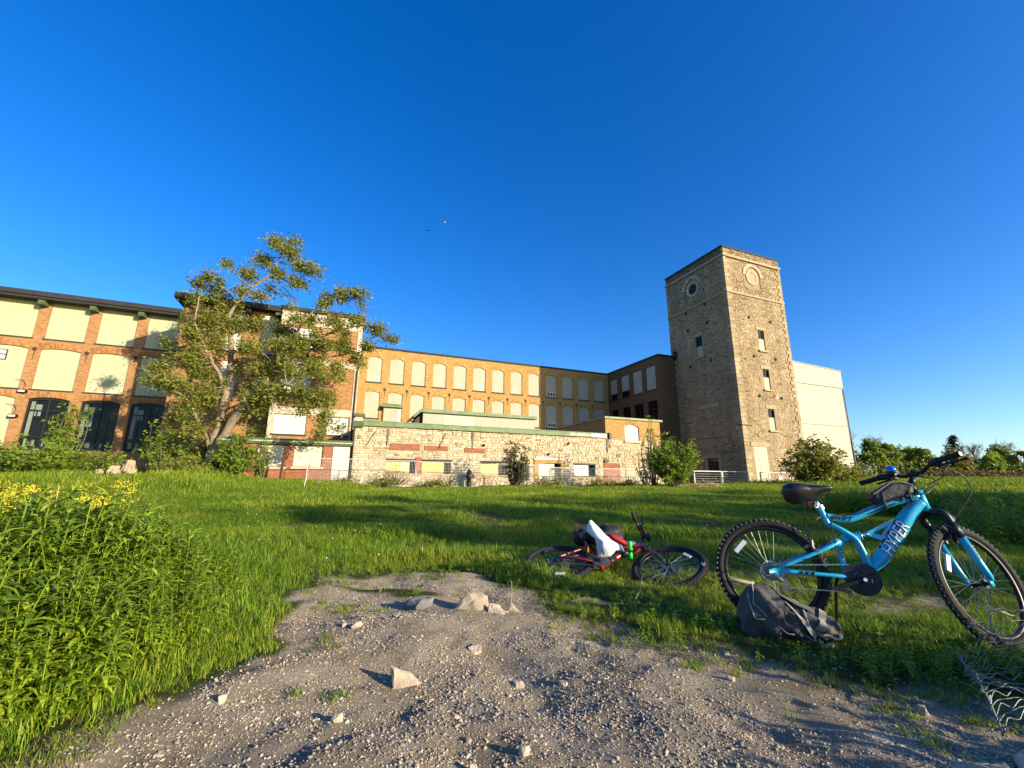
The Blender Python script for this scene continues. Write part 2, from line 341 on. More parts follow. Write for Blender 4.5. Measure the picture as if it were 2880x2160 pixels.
# ------------------------------------------------------------------ mill: helpers (coordinates are s along the facade, y away from the camera, z up)
brickL = brick_mat('brick_left', (0.44, 0.22, 0.085), (0.34, 0.16, 0.062), (0.42, 0.31, 0.17))
brickC = brick_mat('brick_centre', (0.50, 0.31, 0.10), (0.41, 0.235, 0.075), (0.44, 0.33, 0.16), stain=(0.32, 0.17, 0.06))
brickShade = brick_mat('brick_shaded', (0.19, 0.105, 0.05), (0.14, 0.08, 0.04), (0.19, 0.135, 0.075))  # brick darkened for the cross wing: its shade is put into the colour
brickR = brick_mat('brick_red', (0.36, 0.115, 0.05), (0.29, 0.09, 0.045), (0.40, 0.30, 0.2))
panelL = siding_mat('panel_left', (0.43, 0.44, 0.265), 0.3, 0.06, 0.03)
panelC = siding_mat('panel_centre', (0.40, 0.385, 0.285), 0.22, 0.08)
panelW = siding_mat('panel_white', (0.58, 0.57, 0.53), 1.2, 0.07, 0.012)
sillM = mat('sill', (0.05, 0.055, 0.045), (0.025, 0.03, 0.025), 5)
greenM = mat('green_trim', (0.085, 0.12, 0.055), (0.05, 0.085, 0.035), 3, bump=0.004)
greenP = mat('green_metal', (0.10, 0.155, 0.065), (0.19, 0.23, 0.12), 2.2, 0.6)
darkM = mat('dark_roof', (0.035, 0.035, 0.032), (0.02, 0.021, 0.022), 4)
concM = mat('concrete', (0.50, 0.45, 0.33), (0.37, 0.31, 0.21), 1.8, 0.9, bump=0.01)
stoneTrim = mat('stone_trim', (0.39, 0.31, 0.19), (0.28, 0.215, 0.125), 2.5, 0.9, bump=0.012, bscale=14)
blackM = mat('black_frame', (0.012, 0.012, 0.013), (0.02, 0.02, 0.02), 8, 0.5)
inside = mat('interior_shade', (0.010, 0.010, 0.009), (0.02, 0.017, 0.014), 1.0)  # near-black colour painted in for the shade inside rooms and openings
glassM = glass_mat('window_glass', (0.004, 0.004, 0.005), 0.86)
whiteM = mat('white_paint', (0.66, 0.64, 0.58), (0.52, 0.50, 0.43), 3, 0.6)
ironM = mat('iron_anchor', (0.03, 0.026, 0.022), (0.07, 0.035, 0.02), 20)
rustM = mat('rust_stain', (0.20, 0.10, 0.035), (0.12, 0.06, 0.025), 6, 0.95)
woodY = mat('plywood', (0.62, 0.48, 0.17), (0.50, 0.33, 0.10), 3, 0.8)
def arcpts(a, b, zs, zc, n=10):
    if zc - zs < 1e-4: return [(a, zs), (b, zs)]
    h = zc - zs; return [(a + (b - a) * i / n, zs + h * (1 - (2 * i / n - 1) ** 2)) for i in range(n + 1)]
def wall(mb, P, s0, s1, z0, z1, cols, depth=0.30):
    """wall with recessed openings. P(u, z, d): point at depth d behind the face. cols: [(a, b, [(sill, spring, crown), ...])]"""
    q = lambda a, b, c, d_: mb.add([a, b, c, d_], [(0, 1, 2, 3)])
    x = s0
    for a, b, ops in sorted(cols):
        if a > x: q(P(x, z0, 0), P(a, z0, 0), P(a, z1, 0), P(x, z1, 0))
        low = [(a, z0), (b, z0)]
        for zs, zp, zc in sorted(ops):
            for i in range(len(low) - 1):
                (u0, w0), (u1, w1) = low[i], low[i + 1]
                if min(zs - w0, zs - w1) > -1e-6: q(P(u0, w0, 0), P(u1, w1, 0), P(u1, zs, 0), P(u0, zs, 0))
            arc = arcpts(a, b, zp, zc); edge = [(a, zs)] + arc + [(b, zs)]
            for i in range(len(edge)):
                e0, e1 = edge[i], edge[(i + 1) % len(edge)]
                q(P(*e0, 0), P(*e1, 0), P(*e1, depth), P(*e0, depth))
            low = arc
        for i in range(len(low) - 1):
            (u0, w0), (u1, w1) = low[i], low[i + 1]
            q(P(u0, w0, 0), P(u1, w1, 0), P(u1, z1, 0), P(u0, z1, 0))
        x = b
    if s1 > x: q(P(x, z0, 0), P(s1, z0, 0), P(s1, z1, 0), P(x, z1, 0))
def front(y): return lambda u, z, d: (u, y + d, z)
def sideL(x): return lambda u, z, d: (x + d, u, z)          # wall that faces towards -s; u runs along y
def mbox(a, b): return MB().box(a, b)
class Bld:
    """a thing of the mill; parts are meshes whose coordinates are measured from its base point"""
    def __init__(self, name, label, s, y, group=None, cat='building', z=0.0):
        self.o = (s, y, z); self.root = thing(name, label, cat, frame(s, y, z), ALPHA, group)
    def rel(self, p): return (p[0] - self.o[0], p[1] - self.o[1], p[2] - self.o[2])
    def part(self, name, mb, mats=None, at=None, parent=None, kind=None, label=None):
        """mb: an MB in mill coordinates (at None), or a ready mesh / MB about its own origin placed at `at`"""
        if at is None:
            mb.v = [self.rel(v) for v in mb.v]; me = mb.mesh(name, mats); loc = None
            if parent is not None:
                pass
        else:
            me = mb.mesh(name, mats) if isinstance(mb, MB) else mb; loc = self.rel(at)
        o = add(name, me, parent or self.root, kind=kind)
        if loc is not None: o.location = loc if parent is None else tuple(Vector(loc) - parent.location)
        elif parent is not None: o.location = -parent.location
        if label: o['label'] = label
        return o
def panel_mesh(name, w_, zs, zp, zc, m, th=0.04):
    pts = [(0, zs), *[(u, z) for u, z in arcpts(0, w_, zp, zc)][::1], (w_, zs)]
    pts = [(w_, zs)] + [(0, zs)] + arcpts(0, w_, zp, zc)
    return MB().prism(pts, lambda a, b: (a, 0, b - zs), lambda a, b: (a, th, b - zs)).mesh(name, m)
def arch_mesh(name, w_, zp, zc, m, th=0.24, n=18, proud=0.012):
    mb = MB(); mb.tint = 0.5; a = arcpts(0, w_, zp, zc, n); ext = 0.12
    a = [(-ext, zp - 0.02)] + a[1:-1] + [(w_ + ext, zp - 0.02)]
    for i in range(len(a) - 1):
        (u0, z0), (u1, z1) = a[i], a[i + 1]; t = Vector((u1 - u0, z1 - z0)); nrm = Vector((-t.y, t.x)).normalized(); t.normalize(); g = 0.006
        for lay in range(2):
            r0, r1 = lay * th / 2 + (g if lay else 0.0), (lay + 1) * th / 2
            pr = proud + random.uniform(-0.006, 0.006); mb.tint = random.random()
            c = [(u0 + t.x * g + nrm.x * r0, z0 + t.y * g + nrm.y * r0), (u1 - t.x * g + nrm.x * r0, z1 - t.y * g + nrm.y * r0), (u1 - t.x * g + nrm.x * r1, z1 - t.y * g + nrm.y * r1), (u0 + t.x * g + nrm.x * r1, z0 + t.y * g + nrm.y * r1)]
            mb.prism(c, lambda p, q_: (p, -pr, q_ - zp), lambda p, q_: (p, 0.01, q_ - zp))
    return mb.mesh(name, m)
voussL = tint_mat('voussoir_left', [(0, (0.27, 0.12, 0.05)), (1, (0.46, 0.24, 0.09))], nmix=0.3)
voussC = tint_mat('voussoir_centre', [(0, (0.36, 0.20, 0.06)), (1, (0.56, 0.33, 0.11))], nmix=0.3)
def star_mesh(name):
    mb = MB()
    for k in range(4):
        M = Matrix.Rotation(k * math.pi / 4, 3, 'Y'); mb.obox((0, -0.02 - 0.004 * k, 0), (0.30, 0.02, 0.05), M, 0)
    mb.box((-0.03, -0.006, -0.75), (0.03, 0.0, -0.1), 1); mb.box((0.03, -0.005, -0.5), (0.06, 0.0, -0.12), 1)
    return mb.mesh(name, [ironM, rustM])
star = star_mesh('wall_anchor')
def vent_mesh(name, w_, h_, n, fill):
    mb = MB().box((0, -0.02, 0), (w_, 0, h_), 0); g = w_ / n
    for i in range(n): mb.box((i * g + g * 0.16, -0.028, h_ * 0.16), ((i + 1) * g - g * 0.16, -0.0202, h_ * 0.84), 1)
    return mb.mesh(name, [whiteM, fill])

# ---------------- left brick wing
def left_wing():
    Y = 39.1; b = Bld('brick_wing', 'long brick mill wing with wide pale boarded windows and two tall black glass windows below', -18, Y)
    PW, PITCHW, L0 = 2.215, 2.84, -20.13
    xs = [L0 + PITCHW * k for k in range(-3, 3)]
    r3 = (10.59, 13.4, 13.4); r2 = (6.93, 9.79, 9.92); r1 = (2.86, 6.24, 6.40)
    mb = MB(); wall(mb, front(Y), -31, -11.0, -1.5, 13.6, [(x, x + PW, [r1, r2, r3]) for x in xs])
    mb.box((-31, Y + 0.31, -1.5), (-11.0, Y + 14, 13.5)); b.part('wall', mb, brickL)
    roof = MB(); roof.prism([(Y - 0.75, 13.28), (Y - 0.75, 13.42), (Y - 0.85, 13.45), (Y - 0.85, 13.80), (Y + 14, 13.95), (Y + 14, 13.52), (Y - 0.01, 13.52), (Y - 0.01, 13.30)], lambda a, z: (-31.2, a, z), lambda a, z: (-11.2, a, z))
    b.part('roof', roof, darkM)
    p3 = panel_mesh('window_panel', PW, *r3, panelL); p2 = panel_mesh('window_panel', PW, *r2, panelL); p1 = panel_mesh('window_panel', PW, *r1, panelL)
    sm = MB().box((-0.06, -0.05, -0.09), (PW + 0.06, 0.29, 0.0)).mesh('sill', sillM)
    a2 = arch_mesh('brick_arch', PW, 9.79, 9.92, voussL, 0.46, 26); a1 = arch_mesh('brick_arch', PW, 6.24, 6.40, voussL, 0.40, 26)
    br = MB().prism([(0.0, 0.0), (-0.62, 0.0), (-0.66, 0.10), (-0.66, 0.30), (0, 0.42)], lambda a, z: (-0.17, a, z), lambda a, z: (0.17, a, z)).mesh('roof_bracket', greenM)
    for k, x in enumerate(xs):
        b.part('window_panel', p3, None, (x, Y + 0.10, 10.59)); b.part('window_panel', p2, None, (x, Y + 0.10, 6.93))
        for z in (10.59, 6.93, 2.86): b.part('sill', sm, None, (x, Y, z))
        b.part('brick_arch', a2, None, (x, Y, 9.79)); b.part('brick_arch', a1, None, (x, Y, 6.24))
        b.part('roof_bracket', br, None, (x + PW + 0.31, Y, 12.92))
        if k < 3: b.part('window_panel', p1, None, (x, Y + 0.10, 2.86))
        else:
            fr = MB(); y0, y1 = Y + 0.14, Y + 0.22
            fr.box((x, y0, 2.86), (x + 0.1, y1, 6.25)); fr.box((x + PW - 0.1, y0, 2.86), (x + PW, y1, 6.25)); fr.box((x, y0 + .004, 2.86), (x + PW, y1 - .004, 3.0))
            fr.prism([(u, z - 0.16) for u, z in arcpts(x, x + PW, 6.24, 6.40)] + [(u, z) for u, z in arcpts(x, x + PW, 6.24, 6.40)][::-1], lambda u, z: (u, y0 + .002, z), lambda u, z: (u, y1 - .002, z))
            fr.box((x + PW * .5 - 0.06, y0 - .02, 3.0), (x + PW * .5 + 0.06, y1 - .02, 6.3))
            for z in (3.62, 5.45): fr.box((x + 0.1, y0 - .01, z), (x + PW - 0.1, y1 - .01, z + 0.07))
            for u in (0.26, 0.75): fr.box((x + PW * u - .018, y0 + .01, 3.0), (x + PW * u + .018, y1 - .02, 5.45))
            wf = b.part('window_frame', fr, blackM)
            for i, (u0, u1) in enumerate(((0.1, PW * .5 - .06), (PW * .5 + .06, PW - .1))):
                for z0, z1 in ((3.0, 3.62), (3.69, 5.45), (5.52, 6.22)):
                    b.part('pane', MB().box((x + u0, Y + 0.17, z0), (x + u1, Y + 0.178, z1)), glassM, parent=wf)
            b.part('shade_sheet', MB().add([(x - .2, Y + 0.31 - .005, 2.6), (x + PW + .2, Y + 0.305, 2.6), (x + PW + .2, Y + 0.305, 6.6), (x - .2, Y + 0.305, 6.6)], [(0, 1, 2, 3)]), inside)  # flat dark sheet, painted as the unlit room behind the glass
            random.seed(40 + k)
            for u0, u1, z0, z1 in [(.13, .34, 3.72, 6.1), (.40, .72, 4.5 + .6 * (k % 2), 5.9)] + [(.2 + j * .4, .2 + j * .4 + random.uniform(.12, .28), 3.02, 3.02 + random.uniform(.3, .58)) for j in range(5)]:
                b.part('blind', MB().box((x + u0, Y + .25, z0), (x + u1, Y + .27, z1)), whiteM)
    for x in xs[:-1]: b.part('wall_anchor', star, None, (x + PW + 0.31, Y - 0.004, 9.78)); 
    b.part('vent_window', vent_mesh('vent_window', 2.02, 0.44, 6, woodY), None, (xs[4 + 0] + 0.1, Y + 0.095, 6.98))
    sash = MB().box((-0.4, -0.03, 0), (0.4, 0, 0.75), 0).box((-0.34, -0.035, 0.06), (0.34, -0.031, 0.34), 1).box((-0.34, -0.035, 0.42), (0.34, -0.031, 0.69), 1)
    b.part('sash_window', sash.mesh('sash_window', [blackM, whiteM]), None, (xs[2] + 0.75, Y + 0.095, 8.85))
    for z, u in ((6.72, 0.32), (5.0, 0.18)):
        lamp = MB().box((-0.2, -0.26, -0.10), (0.2, 0, 0.12), 0).box((-0.17, -0.265, -0.07), (0.17, -0.2605, 0.06), 1).tube([(-0.05, -0.03, 0.1), (0.02, -0.05, 0.5), (-0.1, -0.1, 0.75), (-0.5, -0.12, 0.82)], 0.015, 6, 0)
        b.part('wall_lamp', lamp.mesh('wall_lamp', [blackM, whiteM]), None, (xs[2] + PW + u, Y, z))
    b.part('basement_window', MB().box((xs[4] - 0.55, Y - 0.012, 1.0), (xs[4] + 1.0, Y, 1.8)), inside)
    b.part('foundation', MB().box((-31, Y - 0.14, -1.5), (-11.2, Y - 0.013, 0.95)), concM)
left_wing()

# ---------------- projecting entrance block and stair block
def entrance_block():
    Y = 33.4; b = Bld('brick_entrance_block', 'tall brick block with overhanging dark roof behind the leaning tree', -8, Y)
    x0, x1 = -10.62, -4.2
    cols = [(-7.98, -7.0, [(6.2, 8.75, 8.9), (9.6, 12.4, 12.55)]), (-5.9, -4.9, [(6.2, 8.75, 8.9), (9.6, 12.4, 12.55)])]
    mb = MB(); wall(mb, front(Y), x0, x1, -1.5, 12.72, cols)
    mb.box((x0, Y + 0.31, -1.5), (x1, 44, 12.7)); b.part('wall', mb, brickL)
    roof = MB().prism([(Y - 0.62, 12.72), (Y - 0.62, 13.12), (44, 13.5), (44, 12.74), (Y + .02, 12.74)], lambda a, z: (x0 - 0.45, a, z), lambda a, z: (x1 + 0.3, a, z)); b.part('roof', roof, darkM)
    pm = panel_mesh('window_panel', 0.98, 9.6, 12.4, 12.55, panelW); p2 = panel_mesh('window_panel', 0.98, 6.2, 8.75, 8.9, panelW)
    am = arch_mesh('brick_arch', 0.98, 12.4, 12.55, voussL, 0.14, 12); a2 = arch_mesh('brick_arch', 0.98, 8.75, 8.9, voussL, 0.26, 12)
    sm = MB().box((-0.06, -0.05, -0.1), (1.04, 0.29, 0)).mesh('sill', sillM)
    for x in (-7.98, -5.9):
        b.part('window_panel', pm, None, (x, Y + .1, 9.6)); b.part('window_panel', p2, None, (x, Y + .1, 6.2)); b.part('brick_arch', am, None, (x, Y, 12.4)); b.part('brick_arch', a2, None, (x, Y, 8.75))
        for z in (9.6, 6.2): b.part('sill', sm, None, (x, Y, z))
    br = MB().prism([(0.0, 0.0), (-0.5, 0.1), (-0.55, 0.3), (0, 0.4)], lambda a, z: (-0.15, a, z), lambda a, z: (0.15, a, z)).mesh('roof_bracket', greenM)
    for x in (-10.4, -7.0 + .25, -4.9): b.part('roof_bracket', br, None, (x, Y, 12.33))
    b.part('door', MB().box((-6.6, Y - .03, 0.3), (-5.5, Y, 3.0)), mat('blue_door', (0.07, 0.12, 0.42), (0.05, 0.09, 0.3), 4, 0.6))
entrance_block()
def stair_block():
    Y = 31.3; b = Bld('brick_stair_block', 'brick stair block with pale corner piers and flat dark roof cap beside the yellow range', -1.8, Y)
    x0, x1 = -4.42, 0.86
    P = [(-4.1, -2.15, [(3.82, 5.12, 5.12), (6.6, 8.55, 8.55), (9.7, 11.2, 11.2)]), (-0.9, 0.5, [(3.88, 5.08, 5.08)])]
    mb = MB(); wall(mb, front(Y), x0 + .32, x1 - .3, -1, 12.35, P); mb.box((x0, Y + .31, -1), (x1, 44, 12.35)); b.part('wall', mb, brickL)
    for a, c in ((x0, x0 + .32), (x1 - .3, x1)): b.part('corner_pier', MB().box((a, Y - .04, -1), (c, Y + .30, 12.35)), concM)
    for z0, z1 in ((5.14, 5.62), (8.57, 8.95), (11.4, 12.3)): b.part('lintel_band', MB().box((x0 + .322, Y - .03, z0), (x1 - .302, Y + .2, z1)), concM)
    for a, c, ops in P:
        for zs, zp, zc in ops:
            b.part('window_panel', panel_mesh('window_panel', c - a, zs, zp, zc, panelW), None, (a, Y + .08, zs)); b.part('sill', MB().box((a - .06, Y - .06, zs - .1), (c + .06, Y + .28, zs)), sillM)
    b.part('roof', MB().box((x0 - .12, Y - .14, 12.36), (x1 + .12, 44, 12.62)), darkM)
    b.part('downpipe', MB().tube([(x1 - .12, Y - .1, 3.2), (x1 - .12, Y - .1, 8.4), (x1 - .02, Y - .12, 8.8)], 0.05, 8), blackM)
stair_block()

# ---------------- centre range: 13 windows on two storeys
def centre_range():
    Y = 44.0; b = Bld('brick_centre_range', 'yellow brick mill range with two rows of narrow arched boarded windows', 16, Y)
    xs = [1.97 + 2.2375 * k for k in range(13)]; PW = 1.42; r2 = (10.6, 13.06, 13.27); r1 = (6.93, 9.49, 9.65)
    mb = MB(); wall(mb, front(Y), -1, 30.88, -1, 14.12, [(x, x + PW, [r1, r2]) for x in xs]); mb.box((-1, Y + .31, -1), (42, 57, 14.1)); b.part('wall', mb, brickC)
    b.part('coping', MB().box((-1, Y - .10, 14.12), (30.78, Y + .5, 14.30)), darkM); b.part('roof', MB().box((-1, Y + .5, 14.11), (30.8, 57, 14.2)), darkM)
    p2 = panel_mesh('window_panel', PW, *r2, panelC); p1 = panel_mesh('window_panel', PW, *r1, panelC)
    a2 = arch_mesh('brick_arch', PW, r2[1], r2[2], voussC, .42, 16); a1 = arch_mesh('brick_arch', PW, r1[1], r1[2], voussC, .36, 16)
    sm = MB().box((-.08, -.07, -.11), (PW + .08, .29, 0)).mesh('sill', sillM)
    vm = vent_mesh('vent_window', 0.95, .5, 3, woodY); vd = vent_mesh('vent_window', 1.0, .56, 3, blackM)
    for k, x in enumerate(xs):
        b.part('window_panel', p2, None, (x, Y + .08, 10.6)); b.part('window_panel', p1, None, (x, Y + .08, 6.93))
        for z in (10.6, 6.93): b.part('sill', sm, None, (x, Y, z))
        b.part('brick_arch', a2, None, (x, Y, r2[1])); b.part('brick_arch', a1, None, (x, Y, r1[1]))
        if k < 12: b.part('wall_anchor', star, None, (x + PW + .41, Y - .004, 9.9))
        if k in (0, 5): b.part('vent_window', vm, None, (x + .2, Y + .075, 10.72))
        if k == 9: b.part('vent_window', vd, None, (x + .22, Y + .075, 10.68)); b.part('vent_window', vd, None, (x + .26, Y + .075, 7.0))
centre_range()

# ---------------- shaded wing that turns towards the camera
def cross_wing():
    X, Y = 30.88, 34.65; b = Bld('brick_cross_wing', 'shaded brick wing between the yellow range and the stone tower', 33, 39, cat='building')
    ql = [(35.26, 36.78), (37.5, 39.05), (39.77, 41.25), (42.1, 43.5)]
    t = (10.62, 13.22, 13.22); l = (6.9, 9.42, 9.42)
    mb = MB(); wall(mb, sideL(X), Y, 44.0, -1, 14.1, [(a, c, [t, l]) for a, c in ql]); wall(mb, front(Y), X, 33.4, -1, 14.1, [])
    mb.box((X + .31, Y + .02, -1), (42, 43.9, 14.08)); b.part('wall', mb, brickShade)
    b.part('coping', MB().prism([(X - .08, Y - .08), (X + .4, Y + .4), (X + .4, 43.98), (X - .08, 43.98)], lambda u, v: (u, v, 14.1), lambda u, v: (u, v, 14.32)), darkM)
    b.part('coping', MB().prism([(X - .08, Y - .08), (33.1, Y - .08), (33.1, Y + .4), (X + .4, Y + .4)], lambda u, v: (u, v, 14.1), lambda u, v: (u, v, 14.32)), darkM)
    b.part('roof', MB().box((X + .4, Y + .4, 14.09), (42, 43.98, 14.2)), darkM)
    for i, (a, c) in enumerate(ql):
        zb = 10.62 if i < 2 else 11.42
        b.part('window_panel', MB().box((X + .08, a, zb), (X + .12, c, 13.22)), panelC); b.part('sill', MB().box((X - .07, a - .06, 10.52), (X + .28, c + .06, 10.62)), sillM)
        b.part('sill', MB().box((X - .07, a - .06, 6.8), (X + .28, c + .06, 6.9)), sillM)
        def win(z0, z1, nr, nc):
            f = MB(); g = 0.06
            for k in range(nc + 1): u = a + (c - a - g) * k / nc; f.box((X + .14, u, z0), (X + .2, u + g, z1))
            for k in range(nr + 1): z = z0 + (z1 - z0 - g) * k / nr; f.box((X + .142, a, z), (X + .198, c, z + g))
            wf = b.part('window_frame', f, blackM)
            for kk in range(nc):
                for k in range(nr):
                    u = a + (c - a - g) * kk / nc + g; u2 = a + (c - a - g) * (kk + 1) / nc; z = z0 + (z1 - z0 - g) * k / nr + g; z2 = z0 + (z1 - z0 - g) * (k + 1) / nr
                    b.part('pane', MB().box((X + .165, u, z), (X + .172, u2, z2)), glassM, parent=wf)
            b.part('shade_sheet', MB().add([(X + .302, a, z0), (X + .302, c, z0), (X + .302, c, z1), (X + .302, a, z1)], [(0, 1, 2, 3)]), inside)
        if i >= 2: win(10.62, 11.42, 1, 3)
        win(6.9, 9.42, 3, 2)
    b.part('chimney_pipe', MB().lathe((33.0, Y - 0.25, 13.9), [(.18, 0), (.18, .7), (.24, .72), (.24, .8), (.02, .82)], 10), darkM)
cross_wing()
# ---------------- rubble stonework
rubbleM = tint_mat('rubble_stone', [(0, (0.28, 0.20, 0.11)), (0.12, (0.50, 0.41, 0.255)), (0.5, (0.60, 0.51, 0.335)), (0.9, (0.68, 0.59, 0.41)), (1, (0.50, 0.34, 0.19))], nscale=5, nmix=0.4, bump=0.03, bscale=16)
towerM = tint_mat('tower_stone', [(0, (0.20, 0.145, 0.085)), (0.12, (0.33, 0.255, 0.155)), (0.55, (0.40, 0.315, 0.195)), (0.9, (0.46, 0.37, 0.235)), (1, (0.30, 0.22, 0.13))], nscale=4, nmix=0.45, bump=0.03, bscale=13)
mortarM = mat('mortar', (0.31, 0.235, 0.135), (0.22, 0.16, 0.09), 2.5, 0.95, bump=0.03, bscale=7)
mortarL = mat('mortar_low', (0.46, 0.37, 0.23), (0.30, 0.225, 0.135), 2.0, 0.95, bump=0.03, bscale=7)
quoinM = tint_mat('quoin_stone', [(0, (0.31, 0.24, 0.14)), (1, (0.43, 0.345, 0.215))], nscale=4, nmix=0.45, bump=0.02, bscale=12)
ringM = tint_mat('ring_stone', [(0, (0.42, 0.35, 0.235)), (1, (0.58, 0.50, 0.36))], nscale=4, nmix=0.3, bump=0.015, bscale=12)
darkStone = mat('dark_stone', (0.12, 0.10, 0.08), (0.22, 0.18, 0.13), 1.6, 0.95, bump=0.03, bscale=8)
def stones(P, u0, u1, z0, z1, skip, rng, h=(0.13, 0.26), w_=(0.22, 0.55), proud=(0.0, 0.045), jit=0.22):
    """list of (area, verts, faces, tint) of roughly coursed stones; P(u, z, d) with d behind the face"""
    out = []; z = z0
    while z < z1 - 0.05:
        hh = rng.uniform(*h); hh = min(hh, z1 - z); u = u0 - rng.random() * 0.3
        while u < u1:
            ww = rng.uniform(*w_); a, c = max(u, u0), min(u + ww, u1); u += ww
            if c - a < 0.08: continue
            rows = [(z, z + hh)] if rng.random() > 0.25 or hh < 0.17 else [(z, z + hh * .5), (z + hh * .5, z + hh)]
            for za, zb in rows:
                if rng.random() < 0.03 or skip(a, c, za, zb): continue
                g = 0.014; j = lambda s_: rng.uniform(-1, 1) * jit * s_
                off = 0.06 * (vnoise(np.array([a]), np.array([za]), 1.7, 21)[0] - 0.5) * 2
                off2 = 0.06 * (vnoise(np.array([c]), np.array([za]), 1.7, 21)[0] - 0.5) * 2
                hz = zb - za
                cs = [(a + g + j(.10), za + g + off + j(hz * .35)), (c - g + j(.10), za + g + off2 + j(hz * .35)), (c - g + j(.10), zb - g + off2 + j(hz * .35)), ((a + c) / 2 + j(.12), zb - g + (off + off2) / 2 + j(hz * .3)), (a + g + j(.10), zb - g + off + j(hz * .35))]
                if rng.random() < 0.4: cs.pop(3)
                cx = sum(p[0] for p in cs) / len(cs); cz = sum(p[1] for p in cs) / len(cs); d = rng.uniform(*proud)
                k = len(cs); inner = [(cx + (p[0] - cx) * .86, cz + (p[1] - cz) * .8) for p in cs]
                vs = [P(p[0], p[1], 0.012) for p in cs] + [P(p[0], p[1], -d - rng.uniform(0, .012)) for p in inner]
                fs = [tuple(range(k, 2 * k))] + [(i, (i + 1) % k, k + (i + 1) % k, k + i) for i in range(k)]
                out.append(((c - a) * hz, vs, fs, min(1, max(0, rng.gauss(0.55, 0.27)))))
        z += hh
    return out
def stone_mb(lst):
    mb = MB(); mb.tint = 0
    for _, vs, fs, t in lst: mb.tint = t; mb.add(vs, fs)
    return mb
def rect_skip(rects):
    return lambda a, c, za, zb: any(a < r[1] and c > r[0] and za < r[3] and zb > r[2] for r in rects)

